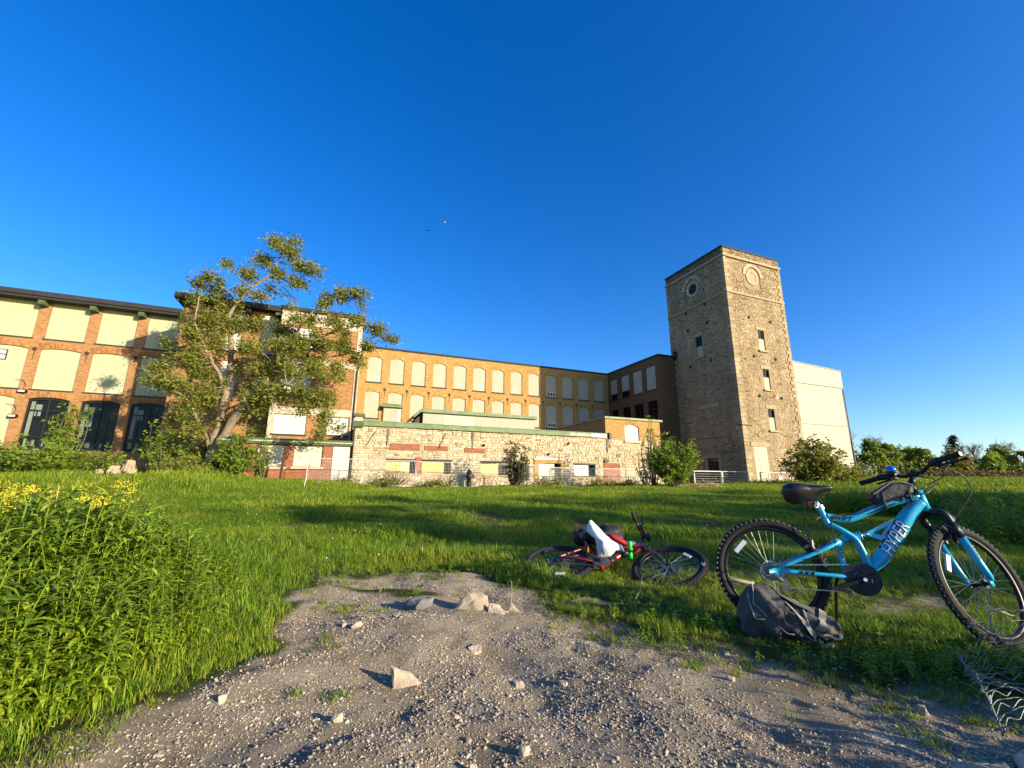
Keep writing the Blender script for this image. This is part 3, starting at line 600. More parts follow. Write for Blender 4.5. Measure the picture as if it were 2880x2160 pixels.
# ---------------- low stone building in front of the range
def low_building():
    Y = 27.0; b = Bld('low_stone_building', 'low cream rubble stone building with green fascia and a taller brick gabled end', 12, Y)
    rng = random.Random(5); x0, xm, x1 = 0.80, 18.55, 23.7; ZT = 4.1; ZR = 4.02
    OP = [(2.74, 4.48, 1.33, 2.06), (4.9, 6.74, 1.31, 2.12), (8.75, 10.6, 1.28, 2.13), (11.15, 12.25, 0.9, 2.1), (12.95, 14.65, -0.6, 2.13), (15.75, 17.55, 1.29, 2.08)]
    cols = [(a, c, [(z0, z1, z1)]) for a, c, z0, z1 in OP]
    mb = MB(); wall(mb, front(Y + .02), x0, xm, -0.8, ZT, cols, .35); wall(mb, front(Y + .02), xm, x1, -0.8, ZR, [], .35)
    mb.box((x0, Y + .36, -.8), (xm, 43.9, 4.12)); mb.box((xm, Y + .36, -.8), (x1, 34.6, 5.58))
    mb.add([(x0, Y + .02, -.8), (x0, Y + .36, -.8), (x0, Y + .36, ZT), (x0, Y + .02, ZT)], [(0, 1, 2, 3)]); mb.add([(x1, Y + .02, -.8), (x1, Y + .36, -.8), (x1, Y + .36, 5.58), (x1, Y + .02, 5.58)], [(0, 1, 2, 3)])
    mb.add([(xm, Y + .02, 4.0), (xm, Y + .36, 4.0), (xm, Y + .36, 5.58), (xm, Y + .02, 5.58)], [(0, 1, 2, 3)])
    b.part('wall', mb, mortarL)
    # brick upper part of the gabled end, and its brick return over the low roof
    bw = MB(); wall(bw, front(Y - .01), xm, x1, ZR + .002, 5.58, [(20.3, 21.65, [(3.99, 5.02, 5.24)])], .25)
    bw.box((xm - .012, Y, 4.14), (xm - .002, 34.5, 5.58)); b.part('brick_gable', bw, brickC)
    patches = [(2.9, 4.7, 2.72, 3.12), (5.0, 6.5, 2.75, 3.05), (7.6, 9.0, 2.7, 3.0), (4.48, 4.9, 1.3, 2.3)]
    for a, c, z0, z1 in patches: b.part('brick_patch', MB().box((a, Y - .018, z0), (c, Y + .015, z1)), brickR)
    b.part('brick_infill', MB().box((18.25, Y - .02, -.6), (19.72, Y + .015, 2.24)), brickR, label='red brick infill of a former doorway')
    skip = rect_skip([(a - .02, c + .02, z0 - .02, z1 + .02) for a, c, z0, z1 in OP] + patches + [(18.23, 19.74, -.6, 2.26), (20.2, 21.75, 3.55, 5.4), (12.5, 15.0, -.6, 2.45)])
    st = stones(front(Y), x0 + .02, xm, -.3, ZT - .02, skip, rng, (.10, .22), (.15, .42), (.0, .03), .3) + stones(front(Y), xm, x1 - .02, -.3, ZR, skip, rng, (.10, .22), (.15, .42), (.0, .03), .3)
    st.sort(key=lambda q_: -q_[0])
    for s_ in st[:300]:
        cx = [sum(v[i] for v in s_[1]) / len(s_[1]) for i in range(3)]; m_ = MB(); m_.tint = s_[3]; m_.add([tuple(v[i] - cx[i] for i in range(3)) for v in s_[1]], s_[2])
        b.part('stone', m_, rubbleM, at=cx)
    b.part('stone_facing', stone_mb(st[300:]), rubbleM, kind='stuff')
    # cracks and dark streaks under the roof drains
    crackM = mat('crack', (0.025, 0.02, 0.015), (0.05, 0.04, 0.03), 8)
    def crack(pts): b.part('wall_crack', MB().tube([(u, Y - .035, z) for u, z in pts], [.012, .03, .02, .03, .012][:len(pts)], 5), crackM)
    crack([(2.1, 4.0), (1.95, 3.7), (1.75, 3.4), (1.62, 3.1), (1.5, 2.9)]); crack([(6.3, 3.9), (6.15, 3.5), (6.0, 3.2), (5.9, 2.9)])
    for u, wd in ((2.75, .16), (8.15, .14), (xm + .1, .18)):
        b.part('drain_stain', MB().prism([(u - wd / 2, 4.02), (u + wd / 2, 4.02), (u + wd * .3, 3.3), (u - wd * .2, 2.95), (u - wd * .45, 3.4)], lambda p, z: (p, Y - .062, z), lambda p, z: (p, Y - .02, z)), darkStone)
    # fascia, roof, end cap
    b.part('fascia', MB().box((x0 + .46, Y - .16, ZT), (xm - .02, Y + .3, 4.38), 0).box((x0 + .46, Y - .19, 4.38), (xm - .02, Y + .3, 4.43), 0).box((15.4, Y - .163, 4.13), (17.1, Y - .161, 4.36), 1).box((17.15, Y - .17, 4.10), (xm - .03, Y - .161, 4.37), 2),
           [greenP, mat('peeling_green', (0.20, 0.26, 0.14), (0.48, 0.46, 0.38), 9, 0.8), whiteM])
    b.part('roof', MB().box((x0, Y + .31, 4.125), (xm - .03, 43.9, 4.30)), darkM)
    b.part('end_cap', MB().box((x0 - .1, Y - .2, 4.02), (x0 + .45, Y + .5, 4.36), 1).box((x0 - .06, Y - .16, 4.36), (x0 + .40, Y + .5, 4.62), 0).box((x0 - .14, Y - .24, 4.62), (x0 + .5, Y + .55, 4.80), 1), [concM, greenM])
    b.part('gable_coping', MB().box((xm - .1, Y - .14, 5.585), (x1 + .2, 34.6, 5.74)), mat('pale_green_cap', (0.33, 0.36, 0.2), (0.2, 0.24, 0.12), 4))
    # openings
    darkin = lambda a, c, z0, z1: b.part('recess_shade', MB().add([(a, Y + .365 - .01, z0), (c, Y + .355, z0), (c, Y + .355, z1), (a, Y + .355, z1)], [(0, 1, 2, 3)]), inside)
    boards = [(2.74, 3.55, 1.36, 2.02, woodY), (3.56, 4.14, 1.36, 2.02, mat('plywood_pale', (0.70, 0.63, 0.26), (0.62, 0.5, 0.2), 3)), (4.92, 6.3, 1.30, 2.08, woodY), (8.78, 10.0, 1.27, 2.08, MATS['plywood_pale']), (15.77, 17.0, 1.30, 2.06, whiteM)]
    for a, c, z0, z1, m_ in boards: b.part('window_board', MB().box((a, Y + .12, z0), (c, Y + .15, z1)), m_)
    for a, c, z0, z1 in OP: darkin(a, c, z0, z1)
    for a, c in ((2.7, 4.52), (4.86, 6.8), (8.7, 10.66), (15.7, 17.6)): b.part('lintel', MB().box((a, Y - .03, 2.1), (c, Y + .12, 2.19)), blackM)
    # doorway: brick surround, two pale leaves, side light
    b.part('door_surround', MB().box((12.6, Y - .05, -.6), (12.94, Y + .2, 2.36)).box((14.66, Y - .05, -.6), (14.98, Y + .2, 2.36)).box((12.945, Y - .045, 2.14), (14.655, Y + .2, 2.36)), brickC)
    b.part('door_lintel', MB().box((12.55, Y - .09, 2.365), (15.05, Y + .1, 2.46)), whiteM)
    b.part('side_board', MB().box((12.96, Y + .05, -.6), (13.40, Y + .09, 2.1)), whiteM)
    for a, c in ((13.42, 13.78), (13.82, 14.2)):
        d_ = b.part('door', MB().box((a, Y + .08, -.6), (c, Y + .12, 1.75)), mat('door_paint', (0.55, 0.50, 0.42), (0.42, 0.38, 0.31), 4)); b.part('handle', MB().tube([(c - .05, Y + .06, .6), (c - .05, Y + .03, .65), (c - .05, Y + .03, .9), (c - .05, Y + .06, .95)], .012, 6), blackM, parent=d_)
    b.part('transom', MB().box((13.42, Y + .081, 1.77), (14.2, Y + .12, 2.1)), MATS['door_paint'])
    # blocked arched window: each pale block a piece
    z = 3.99; r_ = 0
    bm = mat('pale_block', (0.72, 0.66, 0.50), (0.60, 0.55, 0.42), 3)
    while z < 5.0:
        u = 20.31 - (0.2 if r_ % 2 else 0)
        while u < 21.64:
            a, c = max(u, 20.31), min(u + .4, 21.64)
            if c - a > .03: b.part('block', MB().box((a + .006, Y + .06 + rng.uniform(0, .012), z), (c - .006, Y + .2, min(z + .19, 5.03))), bm)
            u += .4
        z += .2; r_ += 1
    b.part('block', MB().prism([(20.31, 5.035)] + [(u, zz - .01) for u, zz in arcpts(20.31, 21.64, 5.04, 5.24)] , lambda p, q_: (p, Y + .07, q_), lambda p, q_: (p, Y + .2, q_)), bm)
    b.part('sill', MB().box((20.2, Y - .10, 3.82), (21.76, Y + .24, 3.985)), concM)
    b.part('brick_arch', arch_mesh('brick_arch', 1.35, 5.02, 5.24, voussC, .26, 16), at=(20.3, Y - .012, 5.02))
    b.part('junction_box', MB().box((xm + .22, Y - .16, 4.06), (xm + .42, Y - .02, 4.5)).tube([(xm + .3, Y - .08, 4.06), (xm + .3, Y - .06, 3.2)], .02, 6), blackM)
    b.part('junction_box', MB().box((xm - .25, Y - .12, 2.3), (xm + .1, Y + .0, 2.5)), blackM)
    for u, z in ((8.9, 3.2), (13.7, 2.75), (15.3, 3.55)): b.part('wall_hole', MB().lathe((u, Y - .03, z), [(.10, 0), (.10, .04)], 8, (0, -1, 0)), inside)
low_building()
def roof_monitor():
    Y = 32.0; b = Bld('roof_monitor', 'long low white roof monitor with green roof edge on the stone building', 10, Y, z=4.3)
    x0, x1 = 5.69, 15.0
    b.part('wall', MB().box((x0, Y, 4.3), (x1, Y + 4, 5.92)), panelC)
    b.part('yellow_panel', MB().box((7.25, Y - .02, 4.5), (9.75, Y - .002, 5.78)), siding_mat('yellow_siding', (0.72, 0.66, 0.34), .3, .05)); b.part('grey_panel', MB().box((9.77, Y - .018, 4.5), (12.2, Y - .002, 5.74)), panelC)
    b.part('end_wall', MB().prism([(x0 - .02, 4.3), (5.15, 4.3), (5.15, 5.35), (x0 - .02, 5.92)], lambda p, q_: (p, Y + .3, q_), lambda p, q_: (p, Y + 3.7, q_)), mat('brown_shingle', (0.10, 0.06, 0.035), (0.06, 0.035, 0.02), 9))
    b.part('roof', MB().prism([(4.98, 5.45), (5.5, 5.93), (x1 + .12, 5.93), (x1 + .12, 6.16), (5.52, 6.2), (4.98, 5.62)], lambda p, q_: (p, Y - .22, q_), lambda p, q_: (p, Y + 4.2, q_)), greenP)
roof_monitor()
def roof_shed():
    Y = 38.0; b = Bld('roof_shed', 'small white siding shed with green hipped roof on top of the stone building', 4, Y, z=4.3)
    b.part('wall', MB().box((3.32, Y, 4.3), (4.6, Y + 2, 7.12)), panelC); b.part('side_trim', MB().box((4.602, Y + .05, 4.3), (4.80, Y + 1.9, 7.05)), whiteM)
    rf = MB(); rf.box((2.98, Y - .3, 7.125), (4.92, Y + 2.3, 7.25)); zt = 7.47
    rf.add([(2.98, Y - .3, 7.252), (4.92, Y - .3, 7.252), (4.92, Y + 2.3, 7.252), (2.98, Y + 2.3, 7.252), (3.3, Y + .1, zt), (4.6, Y + .1, zt), (4.6, Y + 1.9, zt), (3.3, Y + 1.9, zt)], [(0, 1, 5, 4), (1, 2, 6, 5), (2, 3, 7, 6), (3, 0, 4, 7), (4, 5, 6, 7)])
    b.part('roof', rf, greenP)
roof_shed()
def annex():
    Y = 27.15; b = Bld('brick_annex', 'low red brick annex with boarded windows, green fascia and a pale block corner', -2, Y)
    x0, x1 = -5.75, 0.78; rng = random.Random(9)
    wins = [(-4.12, -2.78), (-2.32, -.82)]
    mb = MB(); wall(mb, front(Y), x0, -.30, -.8, 2.84, [(a, c, [(1.62, 2.80, 2.80)]) for a, c in wins], .3); mb.box((x0, Y + .31, -.8), (x1, 31.25, 3.0)); b.part('wall', mb, brickR)
    for a, c in wins:
        b.part('window_board', MB().box((a, Y + .10, 1.64), (c - .04, Y + .13, 2.79)), mat('grey_board', (0.56, 0.52, 0.40), (0.42, 0.38, 0.28), 2.2, bump=.006))
        b.part('sill', MB().box((a - .1, Y - .06, 1.48), (c + .1, Y + .28, 1.615)), concM)
    b.part('fascia', MB().box((x0 - .1, Y - .14, 2.85), (x1 - .05, Y + .3, 2.98), 0).box((x0 - .1, Y - .17, 2.98), (x1 - .05, Y + .3, 3.06), 1).box((x0 - .1, Y - .2, 3.06), (x1 - .05, 31.2, 3.16), 2), [greenM, MATS['peeling_green'], greenM])
    bm = mat('cinder_block', (0.66, 0.63, 0.52), (0.50, 0.47, 0.38), 2.2, bump=.006); bd = mat('cinder_block_dirty', (0.26, 0.25, 0.22), (0.46, 0.44, 0.38), 1.8, bump=.006)
    z = -.2; r_ = 0
    while z < 2.8:
        u = -.29 - (.2 if r_ % 2 else 0)
        while u < .62:
            a, c = max(u, -.29), min(u + .4, .62)
            if c - a > .04: b.part('block', MB().box((a + .006, Y - .02 - rng.uniform(0, .012), z + .006), (c - .006, Y + .15, min(z + .196, 2.83))), bd if (z < 1.2 and rng.random() < .45) else bm)
            u += .4
        z += .2; r_ += 1
    b.part('mortar_bed', MB().box((-.295, Y - .008, -.3), (.63, Y + .14, 2.82)), concM)
    b.part('pipe', MB().tube([(x0 + .1, Y - .07, .95), (-.5, Y - .07, .9)], .03, 8), blackM)
    b.part('rusty_door', MB().box((-5.6, Y - .03, -.4), (-4.95, Y, 2.3)), rustM)
annex()

# ---------------- stone tower
def tower():
    X, Y, S = 33.15, 27.2, 7.85; X1 = X + S; ZT = 23.7; b = Bld('stone_tower', 'tall square rubble stone tower with corner quoins and blind round windows near the top', X + S / 2, Y + S / 2, cat='tower')
    rng = random.Random(11); YB = Y + S
    wf = [(36.7, 37.52, 13.3, 15.36), (36.7, 37.56, 9.45, 11.45), (36.72, 37.57, 5.6, 7.6)]
    fcols = [(36.7, 37.54, [(z0, z1, z1) for _, _, z0, z1 in wf])]
    lcols = [(30.72, 31.55, [(13.3, 15.45, 15.45)]), (30.1, 31.4, [(.2, 3.12, 3.12)])]
    mb = MB(); wall(mb, front(Y + .02), X + .02, X1, -.5, ZT, fcols, .3)
    wall(mb, sideL(X + .02), Y + .02, YB, 3.6, ZT, [lcols[0]], .3); wall(mb, sideL(X + .02), Y + .02, YB, -.5, 3.6, [lcols[1]], .3)
    mb.box((X + .33, Y + .33, -.5), (X1 - .01, YB, ZT - .02)); b.part('wall', mb, mortarM)
    FP, LP = front(Y), sideL(X)
    # quoins
    z = 0.2; k = 0
    qz = []
    while z < 22.5:
        hh = rng.uniform(.3, .46); qz.append((z, min(z + hh, 22.5), k)); z += hh; k += 1
    for z0, z1, k in qz:
        la, lb = (.62, .36) if k % 2 else (.36, .62)
        p = MB(); p.tint = rng.random(); g = .012
        pr = .035 + rng.uniform(0, .02)
        p.prism([(X - pr, Y - pr), (X + la + rng.uniform(-.06, .06), Y - pr), (X + la, Y + .01), (X + .01, Y + lb), (X - pr, Y + lb + rng.uniform(-.06, .06))], lambda u, v: (u, v, z0 + g), lambda u, v: (u, v, z1 - g))
        b.part('quoin', p, quoinM)
        p = MB(); p.tint = rng.random(); p.box((X1 - la, Y - .035 - rng.uniform(0, .015), z0 + g), (X1 + .03, Y + .3, z1 - g)); b.part('quoin', p, quoinM)
        p = MB(); p.tint = rng.random(); p.box((X - .035 - rng.uniform(0, .015), YB - la, z0 + g), (X + .3, YB + .03, z1 - g)); b.part('quoin', p, quoinM)
    fsk = rect_skip([(a - .3, c + .3, z0 - .2, z1 + .38) for a, c, z0, z1 in wf] + [(34.0, 36.1, .2, 4.45), (35.85, 37.9, 18.9, 22.3), (X, X + .6, 0, 24), (X1 - .55, X1, 0, 22.4)])
    lsk = rect_skip([(30.5, 31.8, 13.0, 15.8), (29.8, 31.7, 0, 3.5), (30.1, 32.4, 18.9, 22.4), (Y, Y + .55, 0, 24), (YB - .55, YB, 0, 22.4), (29.3, 32.0, 7.9, 8.4)])
    st = stones(FP, X + .02, X1, .1, 22.5, fsk, rng, (.11, .23), (.2, .6), (.0, .010)) + stones(FP, X + .02, X1, 22.8, 23.5, lambda *a: False, rng, (.13, .24), (.2, .5), (.0, .06))
    b.part('stone_facing', stone_mb(st), towerM, kind='stuff')
    st = stones(LP, Y + .02, YB, .1, 22.5, lsk, rng, (.11, .23), (.2, .6), (.0, .016))
    b.part('stone_facing', stone_mb(st), towerM, kind='stuff')
    b.part('stone_facing', stone_mb(stones(LP, Y + .02, YB, 22.8, 23.5, lambda *a: False, rng, (.13, .24), (.2, .5), (.0, .06))), darkStone, kind='stuff')  # parapet stones of this face take the darker stone colour
    # string courses and cap
    for z0, z1, pr in ((22.52, 22.78, .16), (18.72, 18.90, .10)):
        c = MB().box((X - pr, Y - pr, z0), (X1 + .05, Y + .2, z1)).box((X - pr, Y + .201, z0 + .001), (X + .2, YB + .03, z1 - .001)); b.part('string_course', c, stoneTrim)
    b.part('coping', MB().box((X - .08, Y - .08, ZT - .2), (X1 + .06, YB + .06, ZT)), darkM)
    # windows of both faces
    for i, (a, c, z0, z1) in enumerate(wf):
        zm = z1 - (z1 - z0) * (.4 if i else .42)
        b.part('window_panel', MB().box((a, Y + .1, z0), (c, Y + .14, zm)), panelC)
        f = MB(); f.box((a, Y + .12, zm), (a + .07, Y + .17, z1)); f.box((c - .07, Y + .12, zm), (c, Y + .17, z1)); f.box((a + .07, Y + .121, z1 - .07), (c - .07, Y + .169, z1)); f.box((a + .07, Y + .121, zm), (c - .07, Y + .169, zm + .06)); f.box(((a + c) / 2 - .025, Y + .122, zm + .06), ((a + c) / 2 + .025, Y + .168, z1 - .07))
        wfr = b.part('window_frame', f, blackM); b.part('pane', MB().box((a + .07, Y + .14, zm + .06), (c - .07, Y + .148, z1 - .07)), glassM, parent=wfr)
        if i == 0: b.part('orange_blind', MB().box((a + .08, Y + .2, zm + .3), (c - .35, Y + .21, z1 - .1)), mat('orange_cloth', (.5, .22, .06), (.4, .16, .05), 3))
        b.part('shade_sheet', MB().add([(a, Y + .315, zm), (c, Y + .315, zm), (c, Y + .315, z1), (a, Y + .315, z1)], [(0, 1, 2, 3)]), inside)
        b.part('sill', MB().box((a - .22, Y - .14, z0 - .17), (c + .16, Y + .28, z0)), stoneTrim); b.part('lintel', MB().box((a - .25, Y - .03, z1 + .01), (c + .25, Y + .2, z1 + .34)), stoneTrim)
    a, c, z0, z1 = 30.72, 31.55, 13.3, 15.45; zm = 14.4
    b.part('window_panel', MB().box((X + .1, a, z0), (X + .14, c, zm)), panelC)
    f = MB().box((X + .12, a, zm), (X + .17, a + .07, z1)).box((X + .12, c - .07, zm), (X + .17, c, z1)).box((X + .121, a + .07, z1 - .07), (X + .169, c - .07, z1)).box((X + .121, a + .07, zm), (X + .169, c - .07, zm + .06)).box((X + .122, (a + c) / 2 - .025, zm + .06), (X + .168, (a + c) / 2 + .025, z1 - .07))
    wfr = b.part('window_frame', f, blackM); b.part('pane', MB().box((X + .14, a + .07, zm + .06), (X + .148, c - .07, z1 - .07)), glassM, parent=wfr)
    b.part('shade_sheet', MB().add([(X + .315, a, zm), (X + .315, c, zm), (X + .315, c, z1), (X + .315, a, z1)], [(0, 1, 2, 3)]), inside)
    b.part('sill', MB().box((X - .14, a - .2, z0 - .17), (X + .28, c + .2, z0)), stoneTrim); b.part('lintel', MB().box((X - .03, a - .25, z1 + .01), (X + .2, c + .25, z1 + .34)), stoneTrim)
    # blocked doorway of the front, its blocks one by one
    z = .3; r_ = 0; bm = mat('tower_block', (0.54, 0.46, 0.33), (0.44, 0.37, 0.26), 2.2, bump=.008)
    while z < 4.0:
        u = 34.22 - (.3 if r_ % 2 else 0)
        while u < 35.9:
            p, q_ = max(u, 34.22), min(u + .6, 35.9)
            if q_ - p > .05: b.part('block', MB().box((p + .008, Y + .0 + rng.uniform(0, .015), z + .008), (q_ - .008, Y + .1, min(z + .292, 4.02))), bm)
            u += .6
        z += .3; r_ += 1
    b.part('lintel', MB().box((33.9, Y - .05, 4.04), (36.2, Y + .1, 4.42)), stoneTrim)
    # door of the shaded face
    d_ = b.part('door', MB().box((X + .12, 30.5, .2), (X + .17, 31.35, 2.85)), mat('dark_door', (.05, .035, .03), (.03, .022, .02), 5))
    b.part('door_jamb', MB().box((X - .05, 29.85, .2), (X + .2, 30.1, 3.12)), stoneTrim); b.part('door_jamb', MB().box((X - .05, 31.4, .2), (X + .2, 31.7, 3.12)), stoneTrim); b.part('lintel', MB().box((X - .06, 29.75, 3.13), (X + .2, 31.8, 3.5)), stoneTrim)
    b.part('pale_lintel', MB().box((X - .05, 29.4, 7.95), (X + .1, 31.9, 8.35)), stoneTrim)
    b.part('old_beam', MB().box((X - .08, Y + 2.2, 4.98), (X + .1, YB, 5.08)), darkStone); b.part('old_beam', MB().box((X - .10, Y + .5, 3.55), (X + .1, Y + 3.0, 3.8)), darkStone)
    b.part('steel_strap', MB().box((X - .09, Y - .07, 5.86), (X + 1.2, Y - .058, 5.97)).box((X - .09, Y - .057, 5.861), (X - .078, Y + .4, 5.969)), rustM)
    # round windows under stone arches
    def oculus(P, cx, cz, ang, open_):
        rr = MB(); n = 20
        for i in range(n):
            a0, a1 = 2 * math.pi * (i + .04) / n, 2 * math.pi * (i + .96) / n; pts = [(cx + r * math.cos(t), cz + r * math.sin(t)) for r, t in ((.56, a0), (.84, a0), (.84, a1), (.56, a1))]
            rr = MB(); rr.tint = rng.random(); pr = .04 + rng.uniform(0, .02); rr.prism(pts, lambda u, v: P(u, v, -pr), lambda u, v: P(u, v, .05)); b.part('ring_stone', rr, ringM)
        for i in range(13):
            a0, a1 = math.pi * (i + .03) / 13, math.pi * (i + .97) / 13; pts = [(cx + .1 + r * math.cos(t), cz + .15 + r * math.sin(t)) for r, t in ((1.02, a0), (1.36, a0), (1.36, a1), (1.02, a1))]
            rr = MB(); rr.tint = rng.random(); pr = .06 + rng.uniform(0, .02); rr.prism(pts, lambda u, v: P(u, v, -pr), lambda u, v: P(u, v, .05)); b.part('arch_stone', rr, ringM)
        disc = [(cx + .55 * math.cos(2 * math.pi * i / 20), cz + .55 * math.sin(2 * math.pi * i / 20)) for i in range(20)]
        if open_:
            b.part('round_opening', MB().prism(disc, lambda u, v: P(u, v, -.012), lambda u, v: P(u, v, .03)), inside)
            for j in range(5): b.part('louvre', MB().prism([(cx - .46 + .12 * abs(j - 2), cz - .4 + j * .2), (cx + .46 - .12 * abs(j - 2), cz - .4 + j * .2), (cx + .46 - .12 * abs(j - 2), cz - .28 + j * .2), (cx - .46 + .12 * abs(j - 2), cz - .28 + j * .2)], lambda u, v: P(u, v, -.04), lambda u, v: P(u, v, -.016)), darkM)
        else: b.part('round_infill', MB().prism(disc, lambda u, v: P(u, v, -.015), lambda u, v: P(u, v, .03)), stoneTrim)
        # rubble field around, and the recess edge of the former tall opening
        return
    oculus(FP, 36.85, 20.9, 0, False); oculus(LP, 31.25, 20.75, 0, True)
    b.part('recess_edge', MB().box((37.9, Y - .02, 18.95), (38.02, Y + .01, 21.1)), darkStone); b.part('recess_edge', MB().box((X - .02, 32.25, 18.95), (X + .01, 32.37, 20.9)), darkStone)
    fld = stones(FP, 35.55, 38.3, 18.95, 22.4, lambda a, c, z0, z1: min(math.hypot(u - 36.9, v - 21.0) for u in (a, c, (a + c) / 2) for v in (z0, z1)) < 1.25, rng, (.13, .24), (.2, .45), (.0, .03)); b.part('stone_facing', stone_mb(fld), towerM, kind='stuff')
    fld = stones(LP, 29.8, 32.7, 18.95, 22.4, lambda a, c, z0, z1: min(math.hypot(u - 31.3, v - 20.8) for u in (a, c, (a + c) / 2) for v in (z0, z1)) < 1.25, rng, (.13, .24), (.2, .45), (.0, .04)); b.part('stone_facing', stone_mb(fld), towerM, kind='stuff')
    # beam holes
    hole = MB().lathe((0, 0, 0), [(.15, 0), (.14, .03)], 9, (0, -1, 0)).mesh('beam_hole', inside)
    for u, v in ((35.67, 16.5), (38.63, 16.45), (35.74, 12.6), (38.66, 12.6), (35.79, 8.77), (38.69, 8.73)): b.part('beam_hole', hole, at=(u, Y - .05, v))
    hl = MB().lathe((0, 0, 0), [(.15, 0), (.14, .03)], 9, (-1, 0, 0)).mesh('beam_hole', inside)
    for u, v in ((29.91, 18.5), (32.44, 18.45), (29.87, 16.5), (32.41, 16.5), (29.86, 12.58), (32.5, 12.56)): b.part('beam_hole', hl, at=(X - .05, u, v))
tower()
def pale_hall():
    Y = 28.6; x0, x1 = 41.05, 50.6; b = Bld('pale_metal_hall', 'plain cream panelled hall with thin seams beside the stone tower', 45, Y)
    m_ = siding_mat('cream_cladding', (0.44, 0.405, 0.30), 1.9, .05, .004); k = 28.6 / 27.2
    b.part('wall', MB().box((x0 - .9, Y, -.5), (x1 + .05, 46, 11.0)), m_); b.part('upper_wall', MB().prism([(x0 - .4, 11.02), (x1 + .10, 11.02), (x1 + .12, 12.9), (x0 - .4, 13.3)], lambda u, v: (u, Y - .10, v), lambda u, v: (u, 46, v)), m_)
    b.part('roof', MB().prism([(x0 - .5, 13.305), (x1 + .2, 12.905), (x1 + .2, 13.0), (x0 - .5, 13.4)], lambda u, v: (u, Y - .16, v), lambda u, v: (u, 46, v)), mat('pale_roof_edge', (.4, .36, .26), (.3, .27, .2), 3))
    b.part('corner_post', MB().box((x0 - 1.6 + .95, Y - 1.32, 0.2), (x0 + .32, Y - .11, 12.7)), m_)
    seam = mat('seam', (.28, .23, .15), (.2, .17, .11), 3)
    for z in (6.75, 3.3): b.part('seam', MB().box((x0 + .5, Y - .03, z), (x1 + .08, Y - .005, z + .06)), seam)
    b.part('seam', MB().box((x0 + .8, Y - .025, .5), (x0 + .85, Y - .005, 8.5)), seam); b.part('downpipe', MB().tube([(x1 + .1, Y - .08, 0), (x1 + .1, Y - .08, 10.9)], .06, 8), seam)
pale_hall()

# ---------------- fences
galv = mat('galvanised', (0.58, 0.58, 0.55), (0.45, 0.45, 0.43), 12, 0.5, 0.3)
def wire_panel(w_, h_):
    mb = MB()
    n = int(w_ / 0.085)
    for i in range(n + 1): mb.box((i * w_ / n - .003, -.0022, .08), (i * w_ / n + .003, .0022, h_ - .02))
    for j in range(9): z = .1 + (h_ - .14) * j / 8; mb.box((0, -.0052, z - .002), (w_, -.0023, z + .002))
    return mb
def mesh_fences():
    Y = 25.4; xs = [-1.5, 1.33, 4.28, 7.17, 10.09, 13.1, 16.17, 19.02, 22.1, 23.4]
    places = ['by the leaning rusty post', 'before the pale block corner', 'by the hydrant, left of it', 'just right of the hydrant', 'behind the dark sapling', 'in front of the double door', 'in front of the white boarded opening', 'in front of the red brick infill', 'narrow, at the far corner of the stone building']
    for i in range(len(xs) - 1):
        x0, x1 = xs[i] + .04, xs[i + 1] - .04; p = frame((x0), Y); zg = gz1(p.x, p.y); h_ = (2.04 - .03 * i if i < 5 else 1.78) - zg
        t = thing('mesh_fence_panel', 'welded wire mesh fence panel ' + places[i], 'fence', (p.x, p.y, zg), ALPHA, 'temporary mesh fence panels')
        f = MB(); L_ = x1 - x0
        f.tube([(0, 0, 0), (0, 0, h_), (L_, 0, h_), (L_, 0, 0)], .027, 8); f.tube([(0, 0, .1), (L_, 0, .1)], .018, 6)
        add('frame', f.mesh('frame', galv), t); add('wire_mesh', wire_panel(L_, h_).mesh('wire_mesh', galv), t, kind='stuff')
mesh_fences()
def pipe_fence():
    segs = [(24.9, 27.68, 23.9), (27.75, 30.5, 23.9), (31.9, 35.3, 23.9)]
    for i, (x0, x1, Y) in enumerate(segs):
        s0, s1 = x0 * .955, x1 * .955; p = frame(s0, Y); zg = gz1(p.x, p.y); q_ = frame(s1, Y); ze = gz1(q_.x, q_.y)
        t = thing('pipe_fence', ['white rail and wire fence section under the dark tower door', 'white rail and wire fence section beside the tower corner', 'white framed gate section before the blocked tower doorway'][i], 'fence', (p.x, p.y, zg), ALPHA, 'white fence sections by the tower')
        L_ = s1 - s0; h_ = 1.68 - zg; dz = ze - zg
        add('post', MB().tube([(0, 0, -.1), (0, 0, h_ + .02)], .055, 10).mesh('post', whiteM), t); add('post', MB().tube([(L_, 0, -.1), (L_, 0, h_ + .02)], .055, 10).mesh('post', whiteM), t)
        add('top_rail', MB().tube([(.05, 0, h_), (L_ - .05, 0, h_)], .04, 8).mesh('top_rail', whiteM), t)
        for k in range(5): add('wire', MB().tube([(.05, 0, .12 + k * h_ * .17), (L_ - .05, 0, .12 + k * h_ * .17)], .01, 5).mesh('wire', galv), t)
        if i == 2:
            for u in (.9, 1.7): add('post', MB().tube([(u, 0, -.1), (u, 0, h_)], .03, 8).mesh('post', galv), t)
            add('sign_plate', MB().box((2.0, -.03, .35), (2.35, -.012, .6)).mesh('sign_plate', whiteM), t); add('brace', MB().tube([(.05, 0, .35), (.85, 0, .7)], .02, 6).mesh('brace', galv), t)
pipe_fence()
